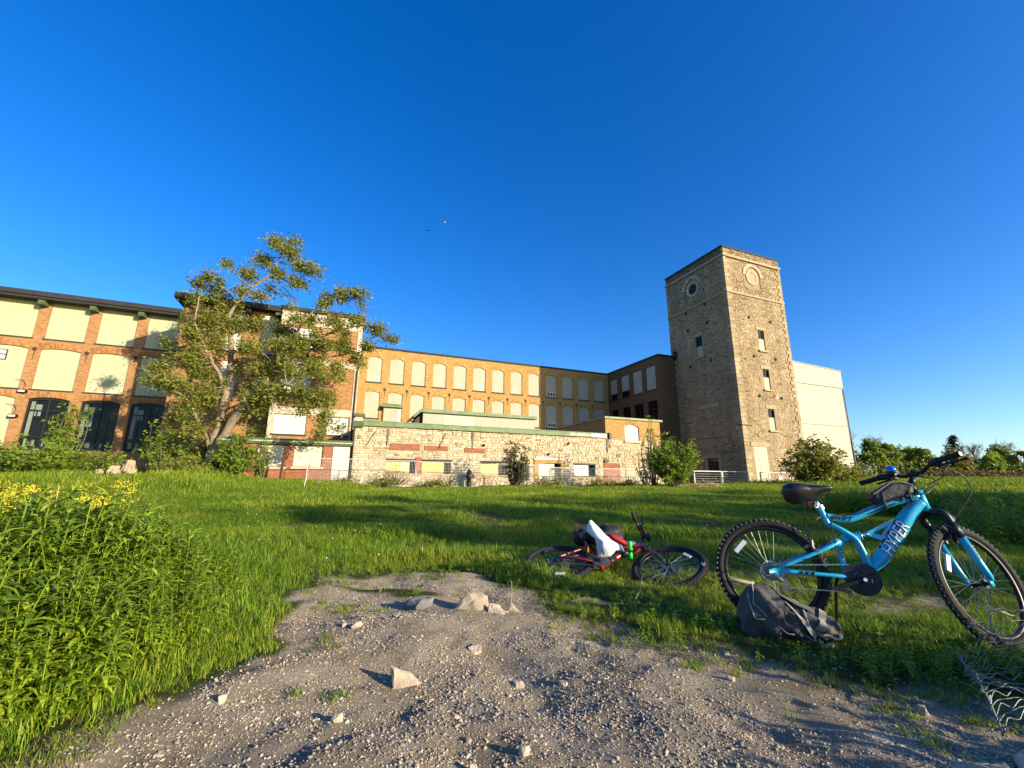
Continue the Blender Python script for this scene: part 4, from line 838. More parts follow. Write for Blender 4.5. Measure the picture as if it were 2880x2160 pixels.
def small_posts():
    p = frame(-2.7, 25.9); z = gz1(p.x, p.y)
    o = add('steel_post', MB().obox((0, 0, .9), (.12, .08, 1.9), Matrix.Rotation(.05, 3, 'Y')).box((-.02, -.05, 1.3), (.09, .05, 1.5)).mesh('steel_post', mat('rusty_steel', (.06, .035, .02), (.12, .06, .03), 12)), loc=(p.x, p.y, z)); tag(o, 'dark rusty steel post standing in grass before the brick annex', 'post')
    y_ = 19.0; x_ = -9.05; z = gz1(x_, y_); t = thing('survey_stake', 'thin leaning white survey stake with orange top in the grass', 'stake', (x_, y_, z))
    add('shaft', MB().tube([(0, 0, 0), (.1, 0, .75)], .018, 6).mesh('shaft', whiteM), t); add('painted_top', MB().tube([(.1, 0, .751), (.15, 0, 1.15)], .022, 6).mesh('painted_top', mat('orange_paint', (.75, .10, .03), (.6, .08, .03), 5)), t)
    # hydrant
    p = frame(7.35, 24.9); z = gz1(p.x, p.y); hb = mat('hydrant_black', (.012, .012, .013), (.02, .02, .02), 8, .5)
    t = thing('fire_hydrant', 'black fire hydrant silhouetted against the stone wall', 'hydrant', (p.x, p.y, z - .05), ALPHA)
    add('barrel', MB().lathe((0, 0, 0), [(.19, 0), (.19, .06), (.13, .08), (.13, .62), (.17, .64), (.17, .74), (.15, .76), (.15, .92)], 16).mesh('barrel', hb, True), t)
    add('bonnet', MB().lathe((0, 0, .92), [(.175, 0), (.175, .04), (.14, .1), (.08, .16), (.04, .18), (.04, .24), (.01, .245)], 16).mesh('bonnet', hb, True), t)
    for s_ in (-1, 1): add('nozzle', MB().lathe((s_ * .1, 0, .78), [(.075, 0), (.075, .08), (.10, .085), (.10, .16), (.03, .17), (.03, .2)], 12, (s_, 0, 0)).mesh('nozzle', hb), t)
    add('nozzle', MB().lathe((0, -.1, .74), [(.10, 0), (.10, .08), (.13, .085), (.13, .15), (.03, .17)], 12, (0, -1, 0)).mesh('nozzle', hb), t)
small_posts()
# ------------------------------------------------------------------ vegetation
barkM = mat('bark', (0.33, 0.26, 0.165), (0.14, 0.105, 0.07), 9, 0.95, bump=0.02, bscale=22)
twigM = mat('twig', (0.16, 0.12, 0.08), (0.09, 0.07, 0.05), 9, 0.9)
leafTree = leaf_mat('leaf_tree', [(0, (0.085, 0.115, 0.014)), (0.5, (0.18, 0.205, 0.028)), (1, (0.33, 0.31, 0.055))], .35)
leafBright = leaf_mat('leaf_bright', [(0, (0.085, 0.15, 0.012)), (0.6, (0.17, 0.26, 0.022)), (1, (0.26, 0.33, 0.035))], .42)
leafDark = leaf_mat('leaf_dark', [(0, (0.03, 0.040, 0.012)), (0.6, (0.07, 0.08, 0.02)), (1, (0.14, 0.135, 0.035))], .3)
leafFar = leaf_mat('leaf_far', [(0, (0.09, 0.14, 0.022)), (0.6, (0.17, 0.24, 0.035)), (1, (0.27, 0.31, 0.05))], .45)
needle = leaf_mat('needle', [(0, (0.012, 0.020, 0.012)), (1, (0.03, 0.042, 0.022))], .1)
yellowLeaf = leaf_mat('leaf_yellow', [(0, (0.14, 0.12, 0.025)), (1, (0.26, 0.21, 0.045))], .3)
def leaf_arrays(P, rng, size, droop=0.2, aspect=0.45):
    """one bent two-face leaf per point: returns verts, quads"""
    n = len(P); d = rng.normal(size=(n, 3)); d[:, 2] = d[:, 2] * .6 - droop; d /= np.linalg.norm(d, axis=1)[:, None]
    r = rng.normal(size=(n, 3)); sd = np.cross(d, r); sd /= np.linalg.norm(sd, axis=1)[:, None] + 1e-9
    L_ = size * rng.uniform(.6, 1.3, n)[:, None]; W = L_ * aspect * rng.uniform(.7, 1.2, n)[:, None]; nm = np.cross(d, sd)
    m_ = P + d * L_ * .45 + nm * L_ * .08
    V = np.stack([P, m_ + sd * W * .5, P + d * L_, m_ - sd * W * .5], 1).reshape(-1, 3)
    return V, np.arange(4 * n).reshape(n, 4)
def foliage(name, P, rng, size, m_, droop=.2, aspect=.45, tcl=None):
    V, F = leaf_arrays(P, rng, size, droop, aspect); n = len(P)
    t = np.clip(rng.random(n) * .6 + .4 * (tcl if tcl is not None else rng.random(n)), 0, 1)
    return np_mesh(name, V, F, m_, np.repeat(t, 4))
def bez(a, b, rng, bend=.15, n=6, sag=0.0):
    a = np.array(a, float); b = np.array(b, float); L_ = np.linalg.norm(b - a); c = (a + b) / 2 + rng.normal(size=3) * bend * L_ + np.array([0, 0, sag * L_])
    t = np.linspace(0, 1, n)[:, None]; return (1 - t) ** 2 * a + 2 * t * (1 - t) * c + t * t * b
def crown_from(mb, limbs, clumps, rng, twigs=14, per=10, spread=.10, tw_r=.010, br_r=.035):
    """limbs: polylines (N,3); clumps: (centre, radii). grows branch -> twigs into mb, returns leaf points and clump tints"""
    allp = np.concatenate(limbs); pts = []; ti = []
    for c, r in clumps:
        c = np.array(c, float); r = np.array(r, float); i = np.argmin(((allp - c) ** 2).sum(1) + 0.6 * np.maximum(0, allp[:, 2] - c[2]) ** 2)
        br = bez(allp[i], c, rng, .12, 7, .06); mb.tube(br, list(np.linspace(br_r * (.7 + .3 * r.max()), tw_r, 7)), 5, 0, False)
        ct = rng.random(); k = max(3, int(twigs * (r.prod() ** (1 / 3)) ** 1.5))
        for _ in range(k):
            v = rng.normal(size=3); v = v / np.linalg.norm(v) * rng.random() ** .45 * r; e = c + v
            s_ = br[rng.integers(3, 7)]; tw = bez(s_, e, rng, .15, 5, .05); mb.tube(tw, list(np.linspace(tw_r, tw_r * .35, 5)), 3, 0, False)
            t_ = rng.uniform(.35, 1.05, per); q_ = s_ + (e - s_) * t_[:, None]; ii = np.clip((t_ * 4).astype(int), 0, 4); q_ = tw[ii] * .5 + q_ * .5 + rng.normal(size=(per, 3)) * spread
            pts.append(q_); ti.append(np.full(per, ct * .6 + .4 * rng.random()))
    return np.concatenate(pts), np.concatenate(ti)

# ---------------- the leaning tree before the brick block
def big_tree():
    rng = np.random.default_rng(3); bx, by = -16.9, 24.0; bz = gz1(bx, by); sc = 0.0262
    def p(x, y, dy=0.0):  # a sighted point (2212-wide picture) at distance by + dy, relative to the tree's foot
        u = (x * 1.302 - 1440) / 1192.3; v = (1080 - y * 1.302) / 1192.3; d_ = _f + _r * u + _u * v; k = (by + dy) / d_.y
        return (d_.x * k - bx, dy, d_.z * k + CAM_H - bz)
    limbs = [np.array(q_) for q_ in (
        [p(452, 1004), p(462, 960), p(475, 905), p(488, 850), p(497, 800, .3), p(500, 740, .6), p(492, 690, .8), p(512, 655, .9), p(545, 620, 1.0), p(590, 590, 1.0), p(612, 545, 1.0)],
        [p(458, 1000), p(478, 950, -.2), p(503, 908, -.4), p(535, 872, -.6), p(565, 835, -.7), p(592, 800, -.6), p(625, 765, -.4), p(670, 738, 0), p(725, 715, .4), p(790, 700, .8)],
        [p(488, 850), p(470, 800, -.6), p(445, 760, -1), p(420, 700, -1.2), p(430, 640, -1.3)],
        [p(565, 835, -.7), p(620, 830, -1.2), p(680, 850, -1.6), p(705, 900, -1.8)],
        [p(592, 800, -.6), p(660, 780, .6), p(720, 770, 1.4), p(780, 760, 2)],
        [p(512, 655, .9), p(480, 620, 1.2), p(450, 600, 1.2)],
        [p(455, 980), p(440, 930, -.8), p(410, 870, -1.4), p(360, 830, -1.8)],
        [p(625, 765, -.4), p(650, 700, -.8), p(690, 660, -1), p(745, 635, -1)])]
    rad = [[.30, .24, .2, .18, .155, .135, .12, .10, .08, .055, .03], [.27, .24, .23, .2, .16, .14, .115, .09, .06, .03], [.11, .09, .08, .06, .03], [.10, .075, .055, .03], [.09, .07, .05, .025], [.06, .045, .02], [.10, .08, .06, .03], [.08, .06, .045, .02]]
    rng2 = random.Random(2); mb = MB()
    for l_, r_ in zip(limbs, rad):
        # finer, slightly crooked limb
        P = []; Rr = []
        for i in range(len(l_) - 1):
            for k in range(3):
                t = k / 3; q_ = l_[i] * (1 - t) + l_[i + 1] * t + (rng.normal(size=3) * .03 if k else 0); P.append(q_); Rr.append((r_[i] * (1 - t) + r_[i + 1] * t) * rng2.uniform(.9, 1.1))
        P.append(l_[-1]); Rr.append(r_[-1]); mb.tube(P, Rr, 12 if r_[0] > .2 else 8)
    fine = [np.concatenate([l_[i] + (l_[i + 1] - l_[i]) * np.linspace(0, 1, 5)[:, None] for i in range(1 if k < 2 else 0, len(l_) - 1)]) for k, l_ in enumerate(limbs)]
    cl = []
    def C(x, y, rx, ry=None, dy=0.0, rd=None): cl.append((p(x, y, dy), (rx * sc * 1.1, (rd or rx) * sc * 1.1, (ry or rx) * sc * 1.1)))
    for a in [(590, 520, 26, 20, 1), (628, 545, 32, 22, 1), (655, 575, 26, 20, 1.2), (560, 560, 22, 18, .8), (535, 590, 28, 18, .6), (600, 590, 32, 20, 1.2), (650, 610, 28, 16, 1), (690, 590, 18, 22, 1), (520, 625, 24, 16, .6), (560, 640, 28, 12, .8), (640, 520, 14, 12, 1),
              (450, 600, 26, 18, 1.2), (425, 615, 22, 16, 1), (470, 630, 22, 14, 1), (420, 650, 22, 22, -.8), (450, 690, 36, 26, -.8), (500, 700, 26, 24, .2), (415, 720, 24, 30, -1), (470, 740, 30, 24, -.6),
              (700, 655, 24, 20, -.8), (740, 640, 24, 22, -.8), (770, 635, 18, 16, -.6), (660, 690, 30, 18, -.4), (720, 690, 34, 18, 0), (770, 690, 30, 16, .6), (815, 710, 34, 18, .8), (850, 735, 18, 14, .8), (800, 745, 24, 16, 1),
              (560, 700, 30, 22, .6), (610, 710, 30, 22, .2), (540, 750, 34, 26, -.4), (590, 745, 34, 24, -.6), (640, 745, 34, 22, -.2), (690, 745, 34, 22, .4), (740, 745, 30, 24, 1), (770, 780, 24, 20, 1.4), (560, 800, 34, 26, -.8), (620, 800, 34, 26, -.6), (680, 800, 34, 22, 0), (730, 800, 26, 22, 1),
              (400, 780, 34, 26, -1.2), (350, 790, 34, 20, -1.6), (330, 820, 28, 18, -1.8), (380, 830, 34, 24, -1.6), (430, 800, 28, 30, -1), (440, 850, 28, 28, -1), (400, 880, 30, 30, -1.4), (420, 930, 26, 26, -1.4), (515, 795, 20, 18, .8),
              (600, 850, 30, 22, -1), (650, 850, 32, 24, -1.4), (690, 860, 26, 26, -1.6), (700, 905, 20, 28, -1.8), (690, 945, 14, 20, -1.9), (660, 880, 20, 18, -1.6), (560, 880, 26, 20, -.6), (560, 940, 18, 20, .4), (575, 850, 22, 18, -.6)]:
        C(*a)
    rg = np.random.default_rng(17); allf = np.concatenate([f_ for f_ in fine]); top_ = allf[allf[:, 2] > 3.2]
    for _ in range(100):
        q_ = top_[rg.integers(len(top_))] + rg.normal(size=3) * np.array([.95, .8, .7]); r_ = rg.uniform(.18, .42); cl.append((tuple(q_), (r_, r_, r_ * .7)))
    P, T = crown_from(mb, fine, cl, rng, twigs=46, per=22, spread=.17, tw_r=.012, br_r=.045)
    t = thing('leaning_tree', 'tall leaning sparse tree with forked pale trunk before the brick block', 'tree', (bx, by, bz))
    add('trunk', mb.mesh('trunk', barkM, True), t); add('crown', foliage('crown', P, rng, .175, leafTree, .25, .5, T), t)
    # bare dead twigs poking out of the crown
    dm = MB(); 
    for x, y in ((400, 590), (440, 580), (700, 630), (760, 650), (790, 660), (510, 560), (660, 540), (390, 610), (730, 610), (500, 980), (560, 960)):
        a = np.array(p(x, y, .3)); i = np.argmin(((np.concatenate(fine) - a) ** 2).sum(1)); b_ = bez(np.concatenate(fine)[i], a, rng, .1, 6); dm.tube(b_, list(np.linspace(.02, .004, 6)), 4, 0, False)
        for _ in range(6):
            s_ = b_[rng.integers(2, 6)]; dm.tube(bez(s_, s_ + rng.normal(size=3) * .45 + np.array([0, 0, .2]), rng, .1, 4), [.007, .005, .004, .003], 3, 0, False)
    add('dead_twigs', dm.mesh('dead_twigs', twigM), t)
big_tree()

def shrub_mesh(rng, h, w_, n_st, leaves, size, m_, droop=.2, shape='dome', base_lift=.0, aspect=.5, twig_keep=True):
    mb = MB(); pts = []; ti = []
    for k in range(n_st):
        if shape == 'dome': an = rng.uniform(0, 2 * np.pi); rr = rng.random() ** .5; e = np.array([math.cos(an) * rr * w_, math.sin(an) * rr * w_ * .8, h * (1 - .55 * rr ** 2) * rng.uniform(.75, 1.05)])
        else: an = rng.uniform(0, 2 * np.pi); rr = rng.random(); f = rng.random(); e = np.array([math.cos(an) * rr * w_ * (.35 + .65 * (1 - abs(f - .5) * 1.4)), math.sin(an) * rr * w_ * .8, h * (.3 + .7 * f)])
        s_ = np.array([rng.normal() * .08 * w_, rng.normal() * .08 * w_, 0]); br = bez(s_, e, rng, .10, 7, .08)
        mb.tube(br, list(np.linspace(.022 * h ** .5, .005, 7)), 4, 0, False); ct = rng.random()
        for _ in range(4):
            q0 = br[rng.integers(2, 7)]; q1 = q0 + rng.normal(size=3) * np.array([.22, .22, .16]) * w_ ; tw = bez(q0, q1, rng, .1, 4); mb.tube(tw, [.006, .005, .004, .003], 3, 0, False)
            kk = max(1, leaves // (n_st * 5)); u = rng.random(kk)[:, None]; pts.append(q0 + (q1 - q0) * u + rng.normal(size=(kk, 3)) * .06); ti.append(np.full(kk, ct))
        kk = max(1, leaves // (n_st * 5)); f = rng.uniform(.3 + base_lift, 1, kk); ii = np.clip((f * 6).astype(int), 0, 6); pts.append(br[ii] + rng.normal(size=(kk, 3)) * .09); ti.append(np.full(kk, ct))
    P = np.concatenate(pts); P[:, 2] = np.maximum(P[:, 2], .02)
    return mb.mesh('stems', twigM), foliage('foliage', P, rng, size, m_, droop, aspect, np.concatenate(ti))
def shrub(name, label, cat, x, y, h, w_, n_st, leaves, size, m_, seed, group=None, dz=0.0, **kw):
    rng = np.random.default_rng(seed); t = thing(name, label, cat, (x, y, gz1(x, y) - .03 + dz), 0, group); a, b_ = shrub_mesh(rng, h, w_, n_st, leaves, size, m_, **kw)
    add('stems', a, t); add('foliage', b_, t); return t
def shrubs():
    # left foot of the wing
    shrub('broad_shrub', 'wide bright green shrub at the foot of the brick wing below the left black window', 'shrub', -22.4, 20.6, 1.6, 2.2, 60, 5200, .20, leafBright, 31)
    shrub('broad_shrub', 'green shrub at the left picture edge beside the wide bright shrub', 'shrub', -26.2, 21.2, 1.9, 1.8, 36, 3000, .19, leafTree, 32)
    shrub('sapling', 'upright bright sapling in front of the left black glass window', 'sapling', -23.4, 22.4, 3.9, .95, 26, 1700, .20, leafBright, 33, shape='col', base_lift=.2)
    shrub('broad_shrub', 'small shrub over the dark basement window of the brick wing', 'shrub', -19.9, 21.4, 1.5, 1.0, 22, 900, .17, leafBright, 34)
    shrub('tall_shrub', 'leafy shrub in shade beside the right black window', 'shrub', -18.9, 23.4, 3.9, 1.5, 36, 2400, .20, leafBright, 35, shape='col', base_lift=.15)
    shrub('broad_shrub', 'dark shrub mass around the trunk of the leaning tree', 'shrub', -17.9, 25.2, 2.0, 1.7, 50, 4000, .19, leafTree, 36)
    shrub('broad_shrub', 'bright vine covered shrub between the leaning tree and the brick annex', 'shrub', -14.7, 22.9, 2.3, 1.1, 44, 3400, .19, leafBright, 37)
    shrub('broad_shrub', 'low shrub in front of the leaning tree trunk', 'shrub', -16.4, 21.6, 1.0, 1.4, 40, 3000, .17, leafTree, 38)
    shrub('vine_shrub', 'thin vine climbing the left end of the brick annex', 'shrub', -13.6, 23.6, 2.3, .7, 16, 700, .16, leafBright, 39, shape='col')
    # before the stone building
    shrub('dark_sapling', 'dark multi stemmed sapling against the stone building left of the double door', 'sapling', .2, 25.6, 3.0, 1.15, 40, 2000, .17, leafDark, 41, shape='col', base_lift=.1)
    shrub('thin_sapling', 'thin sapling against the right end of the stone wall', 'sapling', 8.0, 25.8, 2.7, .75, 14, 300, .14, leafDark, 42, shape='col')
    shrub('round_bush', 'round bright green bush at the corner between stone building and tower', 'bush', 9.75, 26.3, 3.15, 1.65, 80, 8500, .19, leafBright, 43)
    shrub('wide_bush', 'broad dark leaved bush in front of the tower corner and pale hall', 'bush', 21.4, 30.6, 3.4, 2.15, 80, 6500, .25, leafTree, 44)
    shrub('wide_bush', 'low bush at the foot of the pale hall', 'bush', 24.2, 31.6, 1.6, 1.3, 40, 2200, .24, leafTree, 45)
    shrub('vine_bush', 'vine hanging over the brick gable corner', 'shrub', 8.95, 27.2, 4.6, .55, 14, 420, .16, leafBright, 46, shape='col', base_lift=.3)
    shrub('dead_shrub', 'bare brown brush tangle before the leftmost boarded basement opening', 'shrub', -6.6, 25.0, 1.3, 1.0, 36, 60, .08, leafDark, 47)
    shrub('dead_shrub', 'bare thin stems beside the second yellow basement board', 'shrub', -3.7, 25.7, 1.2, .8, 16, 130, .1, leafDark, 48)
    for i, (x, y, h, w_) in enumerate(((-9.2, 23.8, .55, 1.1), (-6.9, 24.0, .7, 1.0), (-4.6, 24.9, .5, 1.0), (2.2, 26.2, .75, 1.2), (5.4, 26.6, .6, 1.0), (7.2, 27.0, .55, 1.0))):
        shrub('low_weed_clump', ['weed clump before the pale block corner', 'weed clump under the dead brush tangle', 'weed clump near the black hydrant', 'weed clump at the foot of the double door', 'weed clump before the red brick infill', 'weed clump under the thin sapling'][i], 'weeds', x, y, h, w_, 26, 700, .14, leafTree, 60 + i)
    # brush pile at the foot of the round bush
    rng = np.random.default_rng(71); mb = MB(); x, y = 11.3, 25.3
    for _ in range(160): a = np.array([rng.normal() * .55, rng.normal() * .35, abs(rng.normal()) * .16]); d_ = rng.normal(size=3) * np.array([.3, .2, .07]); mb.tube([a - d_, a + rng.normal(size=3) * .03, a + d_], .008, 3, 0, False)
    o = add('brush_pile', mb.mesh('brush_pile', mat('dry_straw', (.42, .30, .13), (.30, .19, .08), 8)), loc=(x, y, gz1(x, y) + .05)); tag(o, 'dry tan brush pile under the round green bush', 'brush pile')
shrubs()

# ---------------- far tree line
def far_trees():
    def decid(rng, h, w_, n, m_, size=.62, nm='crown', lean=0):
        mb = MB(); mb.tube([(0, 0, -.3), (rng.normal() * .2, 0, h * .35), (rng.normal() * .4, rng.normal() * .4, h * .8)], [.2, .15, .05], 6)
        cl = []
        for _ in range(26):
            f = rng.random(); a = rng.uniform(0, 6.28); r = w_ * math.sin(math.pi * min(.96, .18 + .8 * f)) ** .7 * rng.random() ** .4; cl.append((np.array([math.cos(a) * r, math.sin(a) * r, h * (.18 + .76 * f)]), rng.uniform(.5, 1.15)))
        P = []; T = []
        for c, r in cl:
            k = int(n / 26); v = rng.normal(size=(k, 3)); v /= np.linalg.norm(v, axis=1)[:, None]; P.append(c + v * (rng.random(k) ** .33)[:, None] * r * np.array([1, 1, .75])); T.append(np.full(k, rng.random()))
            mb.tube(bez((0, 0, h * .3), c, rng, .1, 4), [.05, .04, .03, .015], 3, 0, False)
        return mb.mesh('trunk', twigM), foliage(nm, np.concatenate(P), rng, size, m_, .1, .6, np.concatenate(T))
    def bare(rng, h, w_):
        mb = MB(); mb.tube([(0, 0, -.3), (.1, 0, h * .5), (.2, 0, h * .95)], [.18, .12, .03], 6)
        for _ in range(46):
            s_ = np.array([0, 0, h * rng.uniform(.3, .9)]); a = rng.uniform(0, 6.28); e = np.array([math.cos(a) * w_ * rng.uniform(.4, 1), math.sin(a) * w_ * rng.uniform(.4, 1), min(h, s_[2] + rng.uniform(.1, .4) * h)]); b_ = bez(s_, e, rng, .1, 5); mb.tube(b_, [.06, .05, .04, .03, .02], 3, 0, False)
            for _ in range(7): q_ = b_[rng.integers(1, 5)]; mb.tube([q_, q_ + rng.normal(size=3) * np.array([.5, .5, .6])], [.025, .012], 3, 0, False)
        return mb.mesh('trunk', mat('grey_twig', (.20, .17, .13), (.13, .11, .09), 5)), None
    def conifer(rng, h, w_):
        mb = MB(); mb.tube([(0, 0, -.3), (0, 0, h)], [.22, .03], 6); P = []; T = []
        for k in range(60):
            f = k / 60; z = h * (.08 + .9 * f); r = w_ * (1 - f) ** .75 * rng.uniform(.75, 1.15) + .2; a = rng.uniform(0, 6.28); d_ = np.array([math.cos(a), math.sin(a), 0]); t = rng.random(42)[:, None]
            P.append(np.array([0, 0, z]) + d_ * r * t + np.array([0, 0, 1]) * (-.22 * r * np.sin(t * 2.2) + .1 * r * t ** 3) + rng.normal(size=(42, 3)) * .13); T.append(np.full(42, rng.random()))
        return mb.mesh('trunk', twigM), foliage('crown', np.concatenate(P), rng, .5, needle, .3, .35, np.concatenate(T))
    V = {}
    for i, (h, w_, n, m_) in enumerate(((8.2, 2.9, 2300, leafFar), (7.2, 2.4, 2000, leafBright), (9.0, 2.6, 2200, leafFar), (6.0, 2.6, 1700, yellowLeaf), (6.6, 3.0, 1900, leafTree))): V['d%d' % i] = decid(np.random.default_rng(80 + i), h, w_, n, m_)
    V['b0'] = bare(np.random.default_rng(90), 9.4, 3.0); V['b1'] = bare(np.random.default_rng(91), 7.0, 2.2)
    V['c0'] = conifer(np.random.default_rng(92), 9.6, 3.6); V['c1'] = conifer(np.random.default_rng(93), 8.0, 2.2)
    kinds = {'d0': ('broadleaf_tree', 'dense mid green tree'), 'd1': ('broadleaf_tree', 'bright fresh green tree'), 'd2': ('broadleaf_tree', 'narrow green tree'), 'd3': ('broadleaf_tree', 'yellow green spring tree'), 'd4': ('broadleaf_tree', 'dull olive tree'), 'b0': ('bare_tree', 'grey leafless tree'), 'b1': ('bare_tree', 'small leafless tree'), 'c0': ('conifer', 'broad dark conifer'), 'c1': ('conifer', 'slim dark conifer')}
    first = {}
    # (x, y, kind, scale, where)
    row = [(66.5, 84, 'c1', .92, 'hard against the pale hall'), (69.5, 83, 'd2', .86, 'next to slim conifer'), (70.5, 92, 'b0', 1.02, 'behind, right of the pale hall'), (73, 84, 'd0', .98, 'left of the bicycle bell'), (74, 95, 'b0', 1.0, 'behind the bell side of the treeline'),
           (76.5, 85, 'd1', .92, 'above the left grip'), (79, 83, 'd0', .84, 'directly behind the handlebar'), (80.5, 96, 'b1', 1.25, 'behind the handlebar, thin against the sky'), (82.2, 86, 'd1', .78, 'left of the yellow tree'), (85, 92, 'd2', .72, 'behind the yellow tree'), (84.4, 82, 'd3', .92, 'beside the broad conifer'),
           (89.2, 86, 'c0', .92, 'standing highest on the right of the handlebar'), (90.5, 81, 'd1', .72, 'in front of the broad conifer'), (94, 84, 'd4', .78, 'right of the broad conifer'), (97, 90, 'b1', 1.0, 'right of the broad conifer, against the sky'), (98.5, 83, 'd4', .82, 'second right of the broad conifer'), (100.5, 88, 'd2', .74, 'small round top near the edge'),
           (103, 84, 'd4', .84, 'close to the right picture edge'), (104, 90, 'b1', 1.05, 'leafless at the right picture edge'), (106, 85, 'c1', .82, 'at the right picture edge'), (110, 84, 'd0', .8, 'half cut by the right picture edge'), (63, 88, 'd0', .9, 'hidden in part by the pale hall'), (114, 88, 'd4', .9, 'past the right picture edge'), (108, 96, 'd2', .85, 'behind the edge conifer')]
    for x, y, k, s_, where in row:
        tr, fo = V[k]; nm, lb = kinds[k]; z = gz1(x, y) - .1
        t = thing(nm, lb + ' in the far treeline, ' + where, 'tree', (x, y, z), (x * 7.3) % 6.28, 'trees of the far treeline'); t.scale = (s_,) * 3
        add('trunk', tr, t);
        if fo: add('crown', fo, t)
    # dry brush along the foot of the trees
    rng = np.random.default_rng(95); n = 5200; x = rng.uniform(60, 116, n); y = 79.5 + rng.normal(size=n) * 1.0; P = np.stack([x, y, gz(x, y) + rng.random(n) * (.35 + .9 * (vnoise(x, y, 4, 3) > .5))], 1)
    o = add('dry_brush', foliage('dry_brush', P, rng, .7, leaf_mat('leaf_dry', [(0, (.13, .075, .035)), (.6, (.22, .13, .06)), (1, (.12, .12, .04))], .2), -.4, .3), kind='stuff'); tag(o, 'rusty dry brush along the foot of the far trees', 'brush')
    n = 6000; x = rng.uniform(58, 118, n); y = 82.5 + rng.normal(size=n) * 1.5; P = np.stack([x, y, gz(x, y) + rng.random(n) ** 1.3 * 3.0], 1)
    o = add('undergrowth', foliage('undergrowth', P, rng, .6, leafFar, .1, .5), kind='stuff'); tag(o, 'green undergrowth between the far tree trunks', 'undergrowth')
far_trees()
def shade_trees():
    # trees standing off to the right of the view; the evening sun throws their shadows across the field
    rng0 = random.Random(4)
    for i, (x, y, h, w_) in enumerate(((27, -6.6, 10.5, 2.0), (31, -4.2, 10.5, 1.8), (24, -8.5, 10.8, 1.7), (38, -4.6, 11.0, 2.4), (44, -2.5, 12.0, 2.6), (29, -5.6, 9.0, 2.0), (34.5, -4.9, 10.0, 2.2), (41, -4.3, 11.0, 2.3))):
        shrub('field_edge_tree', ['round tree', 'slim tree', 'young tree', 'big old tree', 'distant tree', 'leafy tree', 'broad tree', 'tall tree'][i] + ' at the field edge beside the view', 'tree', x, y, h, w_, 70, 9000, .36, leafFar, 110 + i, 'trees at the field edge', shape='col', base_lift=.1)
shade_trees()
# ------------------------------------------------------------------ instanced ground cover (one object each)
def instancer(name, P, rotz, tilt, scl, idx, protos, kind='stuff'):
    """points with per-point rotation, scale and choice of prototype, drawn by one geometry-nodes object"""
    me = bpy.data.meshes.new(name); me.vertices.add(len(P)); me.vertices.foreach_set('co', np.asarray(P, np.float32).ravel())
    rot = np.stack([tilt[0], tilt[1], rotz], 1).astype(np.float32)
    a = me.attributes.new('rot', 'FLOAT_VECTOR', 'POINT'); a.data.foreach_set('vector', rot.ravel())
    a = me.attributes.new('scl', 'FLOAT_VECTOR', 'POINT'); a.data.foreach_set('vector', np.asarray(scl, np.float32).ravel())
    a = me.attributes.new('idx', 'INT', 'POINT'); a.data.foreach_set('value', np.asarray(idx, np.int32))
    c = bpy.data.collections.new(name + '_shapes')
    for k, pm in enumerate(protos):
        po = bpy.data.objects.new('%s_shape_%02d' % (name, k), pm); c.objects.link(po)
    g = bpy.data.node_groups.new(name, 'GeometryNodeTree'); g.interface.new_socket('Geometry', in_out='INPUT', socket_type='NodeSocketGeometry'); g.interface.new_socket('Geometry', in_out='OUTPUT', socket_type='NodeSocketGeometry')
    N, L = g.nodes, g.links; gi = N.new('NodeGroupInput'); go = N.new('NodeGroupOutput'); ip = N.new('GeometryNodeInstanceOnPoints'); ci = N.new('GeometryNodeCollectionInfo')
    ci.inputs['Collection'].default_value = c; ci.inputs['Separate Children'].default_value = True; ci.inputs['Reset Children'].default_value = True
    def na(nm, ty):
        n_ = N.new('GeometryNodeInputNamedAttribute'); n_.data_type = ty; n_.inputs['Name'].default_value = nm; return n_.outputs[0]
    er = N.new('FunctionNodeEulerToRotation'); L.new(na('rot', 'FLOAT_VECTOR'), er.inputs[0])
    L.new(gi.outputs[0], ip.inputs['Points']); L.new(ci.outputs[0], ip.inputs['Instance']); ip.inputs['Pick Instance'].default_value = True
    L.new(na('idx', 'INT'), ip.inputs['Instance Index']); L.new(er.outputs[0], ip.inputs['Rotation']); L.new(na('scl', 'FLOAT_VECTOR'), ip.inputs['Scale'])
    L.new(ip.outputs[0], go.inputs[0])
    o = add(name, me, kind=kind); md = o.modifiers.new('scatter', 'NODES'); md.node_group = g
    return o
grassM = leaf_mat('grass_blade', [(0, (0.05, 0.095, 0.005)), (0.4, (0.115, 0.225, 0.010)), (0.75, (0.20, 0.33, 0.018)), (0.93, (0.32, 0.34, 0.045)), (1, (0.44, 0.33, 0.10))], .33)
grassY = leaf_mat('grass_yellow', [(0, (0.11, 0.14, 0.008)), (0.5, (0.23, 0.32, 0.016)), (1, (0.38, 0.41, 0.045))], .33)
dryM = leaf_mat('grass_dry', [(0, (0.10, 0.11, 0.03)), (0.5, (0.22, 0.18, 0.07)), (1, (0.36, 0.28, 0.13))], .3)
weedM = leaf_mat('weed_leaf', [(0, (0.05, 0.10, 0.007)), (0.5, (0.17, 0.27, 0.014)), (1, (0.35, 0.43, 0.03))], .30)
flowerM = leaf_mat('goldenrod_flower', [(0, (0.55, 0.42, 0.02)), (1, (0.80, 0.62, 0.05))], .25)
